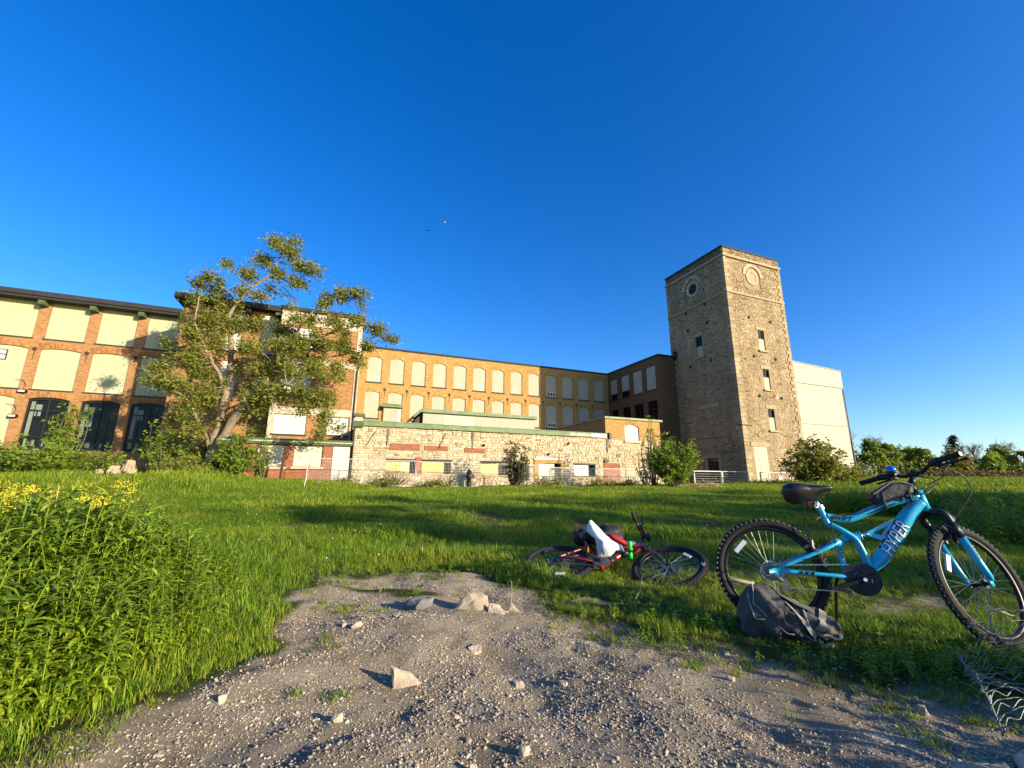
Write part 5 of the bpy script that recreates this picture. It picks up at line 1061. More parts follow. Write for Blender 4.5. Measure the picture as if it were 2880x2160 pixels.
def tuft(seed, n, rad, h, width, bend, m_, name):
    """n bent blades of three faces"""
    r = np.random.default_rng(seed); V = []; F = []; T = []
    for i in range(n):
        a = r.uniform(0, 6.28); q_ = rad * r.random() ** .5; x, y = q_ * math.cos(a), q_ * math.sin(a); hh = h * r.uniform(.45, 1.15); d = r.uniform(0, 6.28); b = bend * r.uniform(.2, 1.2) * hh; wd = width * r.uniform(.7, 1.2)
        dx, dy = math.cos(d), math.sin(d); sx, sy = -dy * wd / 2, dx * wd / 2; o = len(V)
        for f, ww in ((0, 1), (.4, .9), (.75, .6)):
            cx, cy, cz = x + dx * b * f ** 2, y + dy * b * f ** 2, hh * (f - .12 * f * f * bend); V += [(cx - sx * ww, cy - sy * ww, cz), (cx + sx * ww, cy + sy * ww, cz)]
        V += [(x + dx * b, y + dy * b, hh * (1 - .2 * bend))]; F += [(o, o + 1, o + 3, o + 2), (o + 2, o + 3, o + 5, o + 4), (o + 4, o + 5, o + 6)]; T += [r.random() ** 1.0] * 7
    mb = MB(); mb.v = V; mb.f = F; mb.m = [0] * len(F); mb.tint = 0; mb.t = T
    return mb.mesh(name, m_)
def field_points(n, y0, y1, rng, pw=1.0):
    y = y0 + (y1 - y0) * rng.random(n) ** pw; xl = 1.32 * y + 1.2; x = rng.uniform(-1, 1, n) * xl
    return x, y
def grass():
    rng = np.random.default_rng(21)
    short = [tuft(1 + i, 15, .05, .085, .0052, .9, grassM, 'tuft') for i in range(3)]
    mid = [tuft(11 + i, 17, .09, .17, .007, .75, grassM, 'tuft') for i in range(3)]
    wide = [tuft(21 + i, 46, .28, .17, .011, .6, grassM, 'tuft') for i in range(3)]
    dry = [tuft(31 + i, 13, .05, .075, .0045, 1.2, dryM, 'tuft') for i in range(2)]
    yel = [tuft(41, 17, .09, .17, .007, .75, grassY, 'tuft'), tuft(42, 46, .28, .17, .011, .6, grassY, 'tuft'), tuft(43, 15, .05, .085, .0052, .9, grassY, 'tuft')]   # indices 11, 12, 13
    def patch(x, y, i_, k): return np.where((vnoise(x, y, 1.1, 61) * .6 + vnoise(x, y, .35, 62) * .4 + rng.normal(size=len(x)) * .12) > .60, k, i_)
    P = []; S = []; I = []
    def put(x, y, s_, i_):
        P.append(np.stack([x, y, gz(x, y) - .008], 1)); S.append(s_); I.append(i_)
    # near turf: density follows how much soil shows
    x, y = field_points(52000, 1.2, 7.5, rng, 1.15); dm = dirt_amount(x, y); k = rng.random(len(x)) > np.clip(dm * 1.22 + .25 * (vnoise(x, y, .28, 63) > .62) * (dm > .05), 0, 1.03)
    wz = sdist(WEEDS, x, y); k &= wz > -.25; x, y, dm, wz = x[k], y[k], dm[k], wz[k]
    hgt = 0.35 + .75 * vnoise(x, y, .8, 31) ** 1.5 + .30 * sstep(1 - wz / .4) + .30 * sstep((-x - 1.8) / 1.2) * sstep((y - 2.6) / 1.2) * sstep((7.2 - y) / 2)
    edge = sstep(1 - np.abs(dm - .4) / .5); hgt *= (1 - .55 * sstep(dm * 2.2)) * (1 - .45 * sstep(1 - sdist(DIRT, x, y) / .7)) * np.where((x > 1.0) & (y < 5), .75, 1)
    s_ = hgt * rng.uniform(.65, 1.25, len(x)); i_ = np.where(rng.random(len(x)) < .45 + .3 * edge, rng.integers(0, 3, len(x)), rng.integers(3, 6, len(x)))
    dd = rng.random(len(x)) < (.10 + .75 * edge * (vnoise(x, y, .5, 33) > .35)); i_ = np.where(dd, rng.integers(9, 11, len(x)), i_)
    i_ = patch(x, y, i_, np.where(i_ < 3, 13, 11)); put(x, y, np.stack([s_, s_, s_], 1), i_)
    # sparse worn tufts creeping from the edge into the dirt
    x, y = field_points(30000, 1.5, 5.2, rng, 1.1); dm = dirt_amount(x, y); ds = -sdist(DIRT, x, y); k = (dm > .35) & (ds < .75) & (vnoise(x, y, .33, 71) * .6 + vnoise(x, y, .1, 72) * .4 > .50 + .30 * ds / .75 - .10 * (x > .6)) & (rng.random(len(x)) < .8); x, y = x[k], y[k]
    s_ = rng.uniform(.25, .65, len(x)); put(x, y, np.stack([s_, s_, s_], 1), np.where(rng.random(len(x)) < .4, rng.integers(9, 11, len(x)), np.where(rng.random(len(x)) < .5, 13, rng.integers(0, 3, len(x)))))
    # middle and far field
    x, y = field_points(52000, 7.0, 17, rng, 1.1); h = (0.30 + 1.0 * vnoise(x, y, 1.3, 34) ** 1.4) * rng.uniform(.7, 1.3, len(x)); put(x, y, np.stack([h * 1.4, h * 1.4, h * .95], 1), np.where(vnoise(x, y, .9, 66) + rng.normal(size=len(x)) * .08 > .74, rng.integers(9, 11, len(x)), patch(x, y, rng.integers(3, 6, len(x)), 11)))
    x, y = field_points(36000, 12, 34, rng, .95); bl = (-x * SA + y * CA); k = bl < 26.4 + 14 * (x < -14); x, y = x[k], y[k]; h = (0.40 + 1.0 * vnoise(x, y, 2.2, 35) ** 1.3) * rng.uniform(.7, 1.3, len(x)) * (1 + .7 * sstep((-x - 6) / 5) * sstep((y - 14) / 4)); put(x, y, np.stack([h, h, h], 1), patch(x * .5, y * .5, rng.integers(6, 9, len(x)), 12))
    n = 11000; x = rng.uniform(18, 120, n); y = rng.uniform(24, 84, n); sl_ = x * CA + y * SA; dy_ = -x * SA + y * CA; k = ((dy_ < 26.5) | (sl_ > 49)) & (x < 1.5 * y + 4); x, y = x[k], y[k]; h = rng.uniform(.8, 1.6, len(x)); put(x, y, np.stack([h * 2.6, h * 2.6, h * 1.4], 1), rng.integers(6, 9, len(x)))
    P = np.concatenate(P); S = np.concatenate(S); I = np.concatenate(I); n = len(P)
    instancer('grass', P, rng.uniform(0, 6.28, n), (rng.normal(size=n) * .12, rng.normal(size=n) * .12), S, I, short + mid + wide + dry + yel)
grass()
def weed_proto(seed, h, n, ll, lw, m_, name='weed'):
    r = np.random.default_rng(seed); mb = MB(); mb.tint = .6
    lean = r.normal(size=2) * .08; st = [(lean[0] * h * f * f, lean[1] * h * f * f, h * f) for f in (0, .35, .7, 1)]; mb.tube(st, [.006, .005, .004, .002], 4, 0, False)
    for i in range(n):
        f = .18 + .82 * (i + r.random()) / n; a = i * 2.4 + r.normal() * .25; z = h * f; x0, y0 = lean[0] * h * f * f, lean[1] * h * f * f; L_ = ll * (1 - .45 * f ** 3) * r.uniform(.75, 1.2); up = r.uniform(.35, .75) * (.5 + .8 * f); mb.tint = r.random()
        dx, dy = math.cos(a), math.sin(a); sx, sy = -dy, dx; vs = []
        for t, wd in ((.03, .25), (.35, 1), (.7, .75)):
            cx, cy = x0 + dx * L_ * t, y0 + dy * L_ * t; cz = z + L_ * (up * t - .55 * t * t); ww = lw * wd / 2 * L_ / ll; vs += [(cx - sx * ww, cy - sy * ww, cz + .25 * ww), (cx, cy, cz), (cx + sx * ww, cy + sy * ww, cz + .25 * ww)]
        vs += [(x0 + dx * L_, y0 + dy * L_, z + L_ * (up - .62))]
        mb.add(vs, [(0, 1, 4, 3), (1, 2, 5, 4), (3, 4, 7, 6), (4, 5, 8, 7), (6, 7, 9), (7, 8, 9)])
    return mb.mesh(name, m_)
def weeds():
    rng = np.random.default_rng(22); pro = [weed_proto(50 + i, .62 + .06 * (i % 3), 30, .185, .042, weedM) for i in range(5)] + [weed_proto(60 + i, .34, 18, .11, .040, weedM) for i in range(3)]
    n = 6500; x = rng.uniform(-7.5, -1.7, n); y = .9 + 4.0 * rng.random(n); d = sdist(WEEDS, x, y) + .35 * (vnoise(x, y, .5, 41) - .5); k = (d < 0) & (rng.random(n) < np.where(x < -4.5, .55, .8)); x, y, d = x[k], y[k], d[k]
    s_ = (.44 + .60 * sstep(-d / 1.0)) * rng.uniform(.75, 1.12, len(x)); i_ = np.where((d > -.18) & (rng.random(len(x)) < .6), rng.integers(5, 8, len(x)), rng.integers(0, 5, len(x)))
    P = np.stack([x, y, gz(x, y) - .01], 1); n = len(x); instancer('goldenrod_weeds', P, rng.uniform(0, 6.28, n), (rng.normal(size=n) * .14, rng.normal(size=n) * .14), np.stack([s_] * 3, 1), i_, pro)
    # yellow flower heads over the far side of the patch
    fl = MB(); fl.tint = .5; r = random.Random(8); stems = MB(); stems.tint = .5
    spots = [(-5.15, 4.3), (-5.0, 4.5), (-4.85, 4.25), (-4.7, 4.45), (-4.5, 4.3), (-4.35, 4.5), (-4.15, 4.35), (-3.75, 4.3), (-3.6, 4.1), (-3.5, 3.9), (-4.9, 3.9), (-4.7, 3.7), (-3.1, 3.3), (-3.6, 3.05), (-3.5, 2.85), (-3.42, 3.0), (-3.25, 2.7), (-3.12, 2.62), (-3.0, 2.5), (-2.85, 2.55), (-2.62, 2.75), (-5.3, 4.6), (-4.95, 4.7), (-4.6, 4.7), (-3.95, 4.5), (-4.5, 3.6), (-4.35, 3.75), (-4.2, 3.5), (-4.0, 3.3), (-3.85, 3.15), (-4.15, 3.35), (-4.6, 3.9), (-3.7, 3.2), (-4.8, 4.0)]
    for x, y in spots:
        z0 = gz1(x, y); z1 = z0 + r.uniform(.74, .88); stems.tube([(x, y, z0), (x + r.uniform(-.05, .05), y, z1 - .1), (x, y, z1)], [.005, .004, .003], 4, 0, False)
        for b_ in range(9):
            a = r.uniform(0, 6.28); l_ = r.uniform(.04, .13); zb = z1 - r.uniform(0, .09)
            for q_ in range(6):
                t = r.uniform(.2, 1.05); c = Vector((x + math.cos(a) * l_ * t + r.uniform(-.012, .012), y + math.sin(a) * l_ * t + r.uniform(-.012, .012), zb + .06 * t - .03 * t * t + r.uniform(-.01, .012))); s1 = r.uniform(.004, .009); fl.tint = r.random()
                fl.add([c + Vector((s1, 0, 0)), c + Vector((0, s1, 0)), c + Vector((-s1, 0, 0)), c + Vector((0, -s1, 0)), c + Vector((0, 0, s1))], [(0, 1, 4), (1, 2, 4), (2, 3, 4), (3, 0, 4), (3, 2, 1, 0)])
    o = add('goldenrod_flowers', fl.mesh('goldenrod_flowers', flowerM), kind='stuff'); add('flower_stems', stems.mesh('flower_stems', weedM), o)
    # dead pale stalks standing in the patch
    ds = MB(); 
    for x, y, h in ((-5.0, 4.2, .75), (-3.75, 3.6, .85), (-2.9, 2.9, .6), (-2.86, 2.88, .62), (-2.5, 2.2, .4), (-3.4, 2.7, .6), (-4.4, 3.9, .7)): z = gz1(x, y); ds.tube([(x, y, z), (x + .04, y, z + h * .6), (x + .02, y, z + h)], [.006, .005, .003], 5)
    add('dead_stalks', ds.mesh('dead_stalks', mat('dry_stalk', (.50, .40, .24), (.36, .27, .15), 20)), kind='stuff')
    # leafy weeds of the right hand field and tufts near the bags
    n = 9000; x = rng.uniform(2, 17, n); y = rng.uniform(6.2, 13.0, n); m_ = (vnoise(x, y, 1.5, 43) > .52) & (x > .72 * y) & (x < 1.3 * y + 1); x, y = x[m_], y[m_]; s_ = rng.uniform(.45, .95, len(x)); n1 = len(x)
    x2 = np.concatenate([rng.normal(2.55, .45, 260), rng.normal(-.3, .5, 60), rng.normal(.9, .5, 70)]); y2 = np.concatenate([rng.normal(2.42, .13, 260), rng.normal(4.75, .15, 60), rng.normal(3.05, .25, 70)]); s2 = rng.uniform(.16, .36, len(x2)); k = dirt_amount(x2, y2) < .75; x2, y2, s2 = x2[k], y2[k], s2[k]
    x = np.concatenate([x, x2]); y = np.concatenate([y, y2]); s_ = np.concatenate([s_, s2]); n = len(x); i_ = np.concatenate([rng.integers(0, 8, n1), rng.integers(5, 8, n - n1)])
    instancer('field_weeds', np.stack([x, y, gz(x, y) - .01], 1), rng.uniform(0, 6.28, n), (rng.normal(size=n) * .15, rng.normal(size=n) * .15), np.stack([s_] * 3, 1), i_, pro)
    # dandelion clocks and daisies dotted over the field
    dc = MB(); r = random.Random(12)
    for _ in range(170):
        y = r.uniform(4.5, 22); x = r.uniform(-.75, 1.25) * y; z = gz1(x, y) + r.uniform(.1, .22); s1 = r.uniform(.006, .011); c = (x, y, z); dc.add([(x + s1, y, z), (x, y + s1, z), (x - s1, y, z), (x, y - s1, z), (x, y, z + s1), (x, y, z - s1)], [(0, 1, 4), (1, 2, 4), (2, 3, 4), (3, 0, 4), (1, 0, 5), (2, 1, 5), (3, 2, 5), (0, 3, 5)])
    add('meadow_flowers', dc.mesh('meadow_flowers', whiteM), kind='stuff')
weeds()
def pebble(seed, m_):
    r = random.Random(seed); mb = MB(); vs = []
    for i in range(3):
        for j in range(5): a = 6.28 * j / 5 + i * .6; rr = (.55, 1, .6)[i] * r.uniform(.75, 1.2); vs.append((math.cos(a) * rr, math.sin(a) * rr * .8, (-.35, .05, .5)[i] + r.uniform(-.1, .1)))
    mb.add(vs, [(i * 5 + j, i * 5 + (j + 1) % 5, i * 5 + 5 + (j + 1) % 5, i * 5 + 5 + j) for i in range(2) for j in range(5)] + [(4, 3, 2, 1, 0), (10, 11, 12, 13, 14)]); return mb.mesh('pebble', m_)
def gravel():
    rng = np.random.default_rng(23)
    m1 = mat('gravel_a', (.47, .39, .27), (.34, .27, .18), 20, .95); m2 = mat('gravel_b', (.60, .52, .39), (.48, .41, .29), 20, .95); m3 = mat('gravel_c', (.22, .18, .13), (.33, .27, .19), 20, .95)
    pro = [pebble(i, (m1, m1, m2, m3)[i % 4]) for i in range(8)]
    n = 290000; y = 1.2 + 4.0 * rng.random(n) ** 1.4; x = rng.uniform(-1, 1, n) * (1.25 * y + .3); k = (rng.random(n) < dirt_amount(x, y) ** 2) & (rng.random(n) < .15 + .85 * vnoise(x, y, .3, 51) ** 1.5); x, y = x[k], y[k]; n = len(x)
    s_ = .0016 + .0055 * rng.random(n) ** 8 + .0026 * rng.random(n); s_ = np.where(rng.random(n) < .002, s_ * 2.6, s_)
    instancer('gravel', np.stack([x, y, gz(x, y) + s_ * .25], 1), rng.uniform(0, 6.28, n), (rng.normal(size=n) * .3, rng.normal(size=n) * .3), np.stack([s_ * rng.uniform(.8, 1.3, n), s_, s_ * rng.uniform(.6, 1.1, n)], 1), rng.integers(0, 8, n), pro)
gravel()

# ------------------------------------------------------------------ stones on the path
rockW = mat('pale_rock', (.52, .44, .32), (.27, .21, .14), 11, .95, bump=.008, bscale=60); rockG = mat('grey_rock', (.40, .33, .235), (.22, .18, .13), 10, .95, bump=.008, bscale=30); rockD = mat('dark_rock', (.20, .19, .18), (.12, .115, .11), 7, .95, bump=.006, bscale=35)
def rock(label, x, y, pts, m_, dz=0.0, rz=0.0, group=None, rough=.012, seed=0):
    """convex chunk over its corner points, split once and roughened"""
    import bmesh
    bm = bmesh.new(); [bm.verts.new(p) for p in pts]; bmesh.ops.convex_hull(bm, input=bm.verts)
    bmesh.ops.triangulate(bm, faces=bm.faces); bmesh.ops.subdivide_edges(bm, edges=bm.edges, cuts=3, use_grid_fill=True); bmesh.ops.smooth_vert(bm, verts=bm.verts, factor=.35, use_axis_x=True, use_axis_y=True, use_axis_z=True)
    for v in bm.verts: q_ = v.co.copy(); v.co += Vector(mnoise.noise_vector(q_ * 14 + Vector((seed, 3, 1)))) * rough + Vector(mnoise.noise_vector(q_ * 45 + Vector((seed, 9, 4)))) * rough * .5
    me = bpy.data.meshes.new('rock'); bm.to_mesh(me); bm.free(); me.materials.append(m_)
    o = add('rock', me, loc=(x, y, gz1(x, y) + dz), rot=(0, 0, rz)); tag(o, label, 'rock', group); return o
def lump(w_, d_, h_, seed):
    r = random.Random(seed); return [(r.uniform(.6, 1) * w_ / 2 * math.cos(a), r.uniform(.6, 1) * d_ / 2 * math.sin(a), z * h_) for z, k in ((-.3, 6), (.45, 6), (1, 3)) for a in [6.28 * (i + r.random() * .6) / k for i in range(k)]]
rock('pale triangular stone standing on edge in the middle of the gravel', -.53, 2.30, [(-.045, .03, -.03), (-.05, .0, .085), (-.03, -.02, .07), (-.01, -.05, -.03), (.12, -.01, .005), (.08, .045, -.02), (.04, .0, .05)], rockW, seed=1, rough=.006)
rock('large split grey stone slab tilted at the upper edge of the dirt path', -.29, 3.40, [(-.16, -.06, -.04), (-.17, .06, -.04), (-.02, -.03, .125), (.02, .05, .13), (.09, -.02, .10), (.12, .07, .075), (.10, -.08, -.04), (.15, .09, -.04), (.03, -.07, .06)], rockG, seed=2, rough=.012)
rock('pale pointed stone leaning against the large split slab', -.12, 3.33, [(-.05, -.04, -.03), (.10, -.05, -.03), (-.03, .0, .06), (.04, .03, .04), (.09, .05, -.03), (-.05, .05, -.02)], rockW, seed=3, rough=.008)
rock('small pale wedge stone just right of the split slab, beside a dry stalk', .02, 3.42, [(-.05, -.03, -.03), (.08, -.03, -.03), (-.01, .0, .07), (.04, .04, -.02), (-.04, .04, -.02)], rockW, seed=4, rough=.006)
rock('dark half buried boulder left of the split slab', -.68, 3.45, lump(.24, .2, .07, 5), rockD, -.01, seed=5)
rock('broad flat boulder at the bottom right corner of the path', 1.52, 1.62, lump(.36, .2, .03, 6), rockG, -.02, seed=6, rough=.012)
rock('white angular boulder in the bottom right corner next to the wire netting', 1.75, 1.66, lump(.16, .12, .05, 7), rockW, -.01, .4, seed=7)
for i, (x, y, w_, h_, lb) in enumerate(((.04, 2.33, .10, .022, 'flat bright stone right of the triangular stone'), (-.20, 2.70, .13, .03, 'flat buff stone between the triangular stone and the split slab'), (.25, 2.26, .06, .02, 'small buff stone far right of the triangular stone'), (-.97, 2.95, .09, .035, 'rounded pale stone near the upper left of the gravel'), (-1.06, 2.98, .06, .03, 'little white stone beside the rounded pale stone'), (-.68, 1.92, .06, .03, 'white stone on the left part of the gravel'), (-1.2, 2.02, .05, .025, 'small white stone near the left weed edge'), (1.33, 1.80, .13, .008, 'thin flat slab lying near the wire netting'), (1.72, 2.02, .07, .03, 'white stone under the wire netting edge'), (1.05, 2.28, .05, .02, 'white chip right of the path middle'), (.05, 1.72, .05, .03, 'white chip at the bottom middle of the path'), (1.18, 2.6, .06, .02, 'pale stone in thin grass left of the grey bag'), (-.12, 1.66, .04, .03, 'knobbly stone at the bottom of the path'))):
    rock(lb, x, y, lump(w_, w_ * .7, h_, 20 + i), (rockW, rockG)[i % 5 == 3], -.003, i * 1.3, 'small stones scattered on the path', .004, i)
def rubble_heap():
    lbs = ['large pale concrete slab standing in rubble at the foot of the wing', 'broken slab lying left of the standing concrete slab', 'pale chunk in front of the standing concrete slab', 'low chunk at the left end of the rubble', 'flat shard at the right end of the rubble', 'narrow shard under the standing concrete slab']
    for i, (dx, dy, w_, h_) in enumerate(((.35, 0, .7, .6), (-.3, .1, .7, .35), (-.1, -.4, .55, .22), (-.8, -.2, .5, .2), (.8, -.3, .5, .16), (.25, -.5, .6, .16))): o = rock(lbs[i], -18.6 + dx, 20.6 + dy, lump(w_, w_ * .6, h_, 50 + i), mat('rubble_concrete', (.42, .33, .215), (.24, .18, .11), 3, .95), .25, i, 'rubble at the foot of the wing', .05, i)
rubble_heap()
def dry_stalk():
    x, y = .0, 3.42; z = gz1(x, y); o = add('dry_stalk', MB().tube([(x, y, z), (x + .01, y, z + .12), (x + .005, y, z + .20)], [.0028, .0024, .002], 5).mesh('dry_stalk', MATS['dry_stalk'])); tag(o, 'single dry stalk rising behind the small wedge stone', 'stalk')
    x, y = 1.02, 3.6; z = gz1(x, y); o = add('dry_stalk', MB().tube([(x - .06, y, z), (x, y, z + .10), (x + .02, y, z + .2)], [.005, .004, .003], 5).mesh('dry_stalk', MATS['dry_stalk'])); tag(o, 'curved dry stalk before the front wheel of the lying bicycle', 'stalk')
dry_stalk()
def birds():
    for i, (x, y, z, lb) in enumerate(((-13.4, 60, 39.4, 'tiny dark bird gliding low in the sky above the roof'), (-11.0, 60, 40.9, 'tiny pale bird, the upper speck in the blue sky'))):
        mb = MB(); mb.add([(-.42, 0, .10), (-.15, .05, .0), (0, .1, .02), (.15, .05, .0), (.40, 0, .22), (0, -.12, 0), (0, .0, -.05)], [(0, 1, 5), (1, 2, 5), (2, 3, 5), (3, 4, 5), (0, 6, 1), (3, 6, 4), (1, 6, 2), (2, 6, 3)])
        o = add('bird', mb.mesh('bird', (blackM, whiteM)[i]), loc=(x, y, z), rot=(0, 0, .4)); tag(o, lb, 'bird')
birds()
# ------------------------------------------------------------------ bicycles
blue = mat('bike_blue', (.012, .43, .66), (.030, .34, .50), 11, .34, .05, bump=.0004, bscale=120, spec=.55); red = mat('bike_red', (.33, .025, .014), (.22, .016, .010), 3, .3, .1, spec=.6)
rubber = mat('rubber', (.012, .012, .012), (.024, .022, .02), 30, .8); rimM = mat('rim_black', (.015, .015, .016), (.02, .02, .02), 10, .35, .3); plast = mat('black_plastic', (.011, .011, .012), (.018, .018, .018), 20, .42)
chrome = mat('chrome', (.72, .72, .72), (.6, .6, .6), 5, .2, 1.0); steel = mat('steel', (.42, .42, .41), (.3, .3, .29), 20, .35, .9); reflM = mat('reflector', (.75, .75, .73), (.6, .6, .6), 60, .25, spec=.8); amber = mat('amber_reflector', (.62, .20, .02), (.5, .15, .02), 60, .25); wht = mat('decal_white', (.85, .85, .83), (.8, .8, .78), 4, .4); blk = mat('decal_black', (.008, .008, .008), (.01, .01, .01), 4, .4); tan = mat('dusty_tread', (.22, .18, .12), (.10, .085, .06), 40, .95); brass = mat('orange_red', (.5, .12, .02), (.35, .07, .02), 8, .4)
def wheel(parent, c, M, Rr, tr, knobs=64, spokes=36, refl=True, cass=0, dust=True, disc=False):
    """bicycle wheel: axle along local y; part wheel (rim) > tyre, spokes, hub, reflector"""
    o = add('wheel', MB().ring((0, 0, 0), Rr - tr * 2 - .012, [(.014, .011), (.002, .013), (-.010, .006), (-.010, -.006), (.002, -.013), (.014, -.011)], 56).mesh('rim', rimM, True), parent); o.matrix_local = Matrix.Translation(c) @ M
    prof = [(tr * math.cos(a), tr * math.sin(a) * .95) for a in [2 * math.pi * k / 12 for k in range(12)]]
    ty = MB().ring((0, 0, 0), Rr - tr, prof, 64)
    for i in range(knobs):
        a = 2 * math.pi * i / knobs
        for sg, aa, w_ in ((-1, .62, .013), (1, .62, .013), (0, 0, .016)):
            ph = a + (0.5 * 2 * math.pi / knobs if sg == 0 else 0); rr = Rr - tr + tr * math.cos(aa * 1.0) + .001; hh = sg * tr * math.sin(aa) * 1.02
            Mk = Matrix.Rotation(-ph, 3, 'Y') @ Matrix.Rotation(-sg * aa * -1.0, 3, 'Z')
            ty.obox((rr * math.cos(ph), hh, rr * math.sin(ph)), (.008, w_, Rr * .036), Mk, 1 if (dust and sg) else 0)
    t_ = add('tyre', ty.mesh('tyre', [rubber, tan], False), o)
    sp = MB(); rng = random.Random(3)
    for i in range(spokes):
        a = 2 * math.pi * i / spokes; sg = 1 if i % 2 else -1; b_ = a + (.55 if (i // 2) % 2 else -.55)
        sp.tube([(.022 * math.cos(b_), sg * .028, .022 * math.sin(b_)), ((Rr - tr * 2 - .016) * math.cos(a), 0, (Rr - tr * 2 - .016) * math.sin(a))], .0014, 4, 0, False)
    add('spokes', sp.mesh('spokes', steel), o)
    hb = MB().lathe((0, -.052, 0), [(.006, 0), (.010, .004), (.010, .02), (.026, .022), (.026, .026), (.014, .032), (.014, .072), (.026, .078), (.026, .082), (.010, .084), (.010, .1), (.006, .104)], 14, (0, 1, 0)); add('hub', hb.mesh('hub', plast), o)
    if cass:
        cs = MB(); 
        for k in range(6): cs.lathe((0, -.028 - k * .004, 0), [(cass * (1 - k * .10), 0), (cass * (1 - k * .10), -.002)], 28, (0, 1, 0))
        add('sprockets', cs.mesh('sprockets', mat('sprocket', (.09, .09, .09), (.16, .16, .155), 30, .4, .8)), o)
        add('spoke_guard', MB().ring((0, -.022, 0), cass + .008, [(.002, .001), (.002, -.001), (-.012, -.001), (-.012, .001)], 36).mesh('spoke_guard', steel), o)
    if disc: add('brake_disc', MB().ring((0, .035, 0), .08, [(.003, .001), (.003, -.001), (-.018, -.001), (-.018, .001)], 32).mesh('brake_disc', steel), o)
    if refl is not None:
        r_ = refl; rf = MB().obox(((Rr - tr * 2 - .06) * math.cos(r_), -.012, (Rr - tr * 2 - .06) * math.sin(r_)), (.028, .012, .10), Matrix.Rotation(-r_, 3, 'Y')); add('reflector', rf.mesh('reflector', reflM), o)
    return o
def text_mesh(body, size, shear=.25, off=0.0, m_=None):
    cu = bpy.data.curves.new('t', 'FONT'); cu.body = body; cu.size = size; cu.shear = shear; cu.offset = off; cu.align_x = 'CENTER'; cu.align_y = 'CENTER'; cu.resolution_u = 3
    to = bpy.data.objects.new('t', cu); COL.objects.link(to); bpy.context.view_layer.update()
    me = bpy.data.meshes.new_from_object(to.evaluated_get(bpy.context.evaluated_depsgraph_get())); bpy.data.objects.remove(to); bpy.data.curves.remove(cu)
    return me
def lettering(body, size, m_, parent, mid, dirv, side_y, R_, sx=1.0, shear=.25, off=0.0, lift=.0012, name='lettering', path=None, rad=None):
    """flat print wrapped on the right-hand side of a tube: mid (u, w) in the frame plane, dirv reading direction"""
    import bmesh
    me = text_mesh(body, size, shear, off); bm = bmesh.new(); bm.from_mesh(me); bmesh.ops.triangulate(bm, faces=bm.faces)
    for _ in range(3): bmesh.ops.subdivide_edges(bm, edges=[e for e in bm.edges if e.calc_length() > size * .12], cuts=1); bmesh.ops.triangulate(bm, faces=bm.faces)
    bm.to_mesh(me); bm.free()
    if path: PA = np.array([(p.x, p.z) for p in path]); A_, B_ = PA[:-1], PA[1:]; D_ = B_ - A_; rad = np.array(rad)
    d_ = Vector((dirv[0], 0, dirv[1])).normalized(); up = Vector((-d_.z, 0, d_.x))
    for v in me.vertices:
        a, b_ = v.co.x * sx, v.co.y; q_ = Vector((mid[0], side_y, mid[1] + .335)) + d_ * a + up * b_; e_, r_ = abs(b_), R_
        if path:   # distance to the tube's own axis, so that the print follows a bent tube
            w_ = np.array((q_.x, q_.z)) - A_; t = np.clip((w_ * D_).sum(1) / (D_ ** 2).sum(1), 0, 1); ds = np.hypot(*(w_ - D_ * t[:, None]).T); i = int(ds.argmin()); e_ = ds[i]; r_ = rad[i] * (1 - t[i]) + rad[i + 1] * t[i]
        lat = -math.sqrt(max(0.0, r_ * r_ - min(e_, r_ * .97) ** 2)) - lift; v.co = Vector((q_.x, side_y + lat, q_.z))
    me.materials.clear(); me.materials.append(m_); return add(name, me, parent)
def smooth(P, n=4):
    """Catmull-Rom through the points"""
    P = [Vector(p) for p in P]; out = []
    for i in range(len(P) - 1):
        p0, p1, p2, p3 = P[max(i - 1, 0)], P[i], P[i + 1], P[min(i + 2, len(P) - 1)]
        for k in range(n):
            t = k / n; out.append(.5 * ((2 * p1) + (p2 - p0) * t + (2 * p0 - 5 * p1 + 4 * p2 - p3) * t * t + (3 * p1 - p0 - 3 * p2 + p3) * t ** 3))
    return out + [P[-1]]
def lerp_r(r, n): return list(np.interp(np.linspace(0, 1, n), np.linspace(0, 1, len(r)), r))
def frame_matrix(c, th, lean):
    h = Vector((math.cos(th), math.sin(th), 0)); l_ = Vector((-math.sin(th), math.cos(th), 0)); w_ = Vector((0, 0, 1)) * math.cos(lean) + l_ * math.sin(lean); lt = w_.cross(h)
    return Matrix(((h.x, lt.x, w_.x, c[0]), (h.y, lt.y, w_.y, c[1]), (h.z, lt.z, w_.z, c[2]), (0, 0, 0, 1)))
def steer_matrix(p, axis, ang):
    return Matrix.Translation(p) @ Matrix.Rotation(ang, 4, axis) @ Matrix.Translation(-p)
def pedal(parent, c, rz=0.0):
    M = Matrix.Rotation(rz, 3, 'Y'); mb = MB(); s_ = c[1] / abs(c[1]) if c[1] else 1
    for k in (-1, 1): mb.obox(Vector(c) + M @ Vector((.042 * k, s_ * .055, 0)), (.016, .085, .022), M); mb.obox(Vector(c) + M @ Vector((0, s_ * (.055 + .036 * k), 0)), (.07, .014, .02), M)
    mb.tube([c, Vector(c) + Vector((0, s_ * .1, 0))], .009, 8); o = add('pedal', mb.mesh('pedal', plast), parent)
    am = MB().obox(Vector(c) + M @ Vector((.051, s_ * .055, 0)), (.003, .05, .014), M); add('reflector', am.mesh('reflector', amber), o); return o

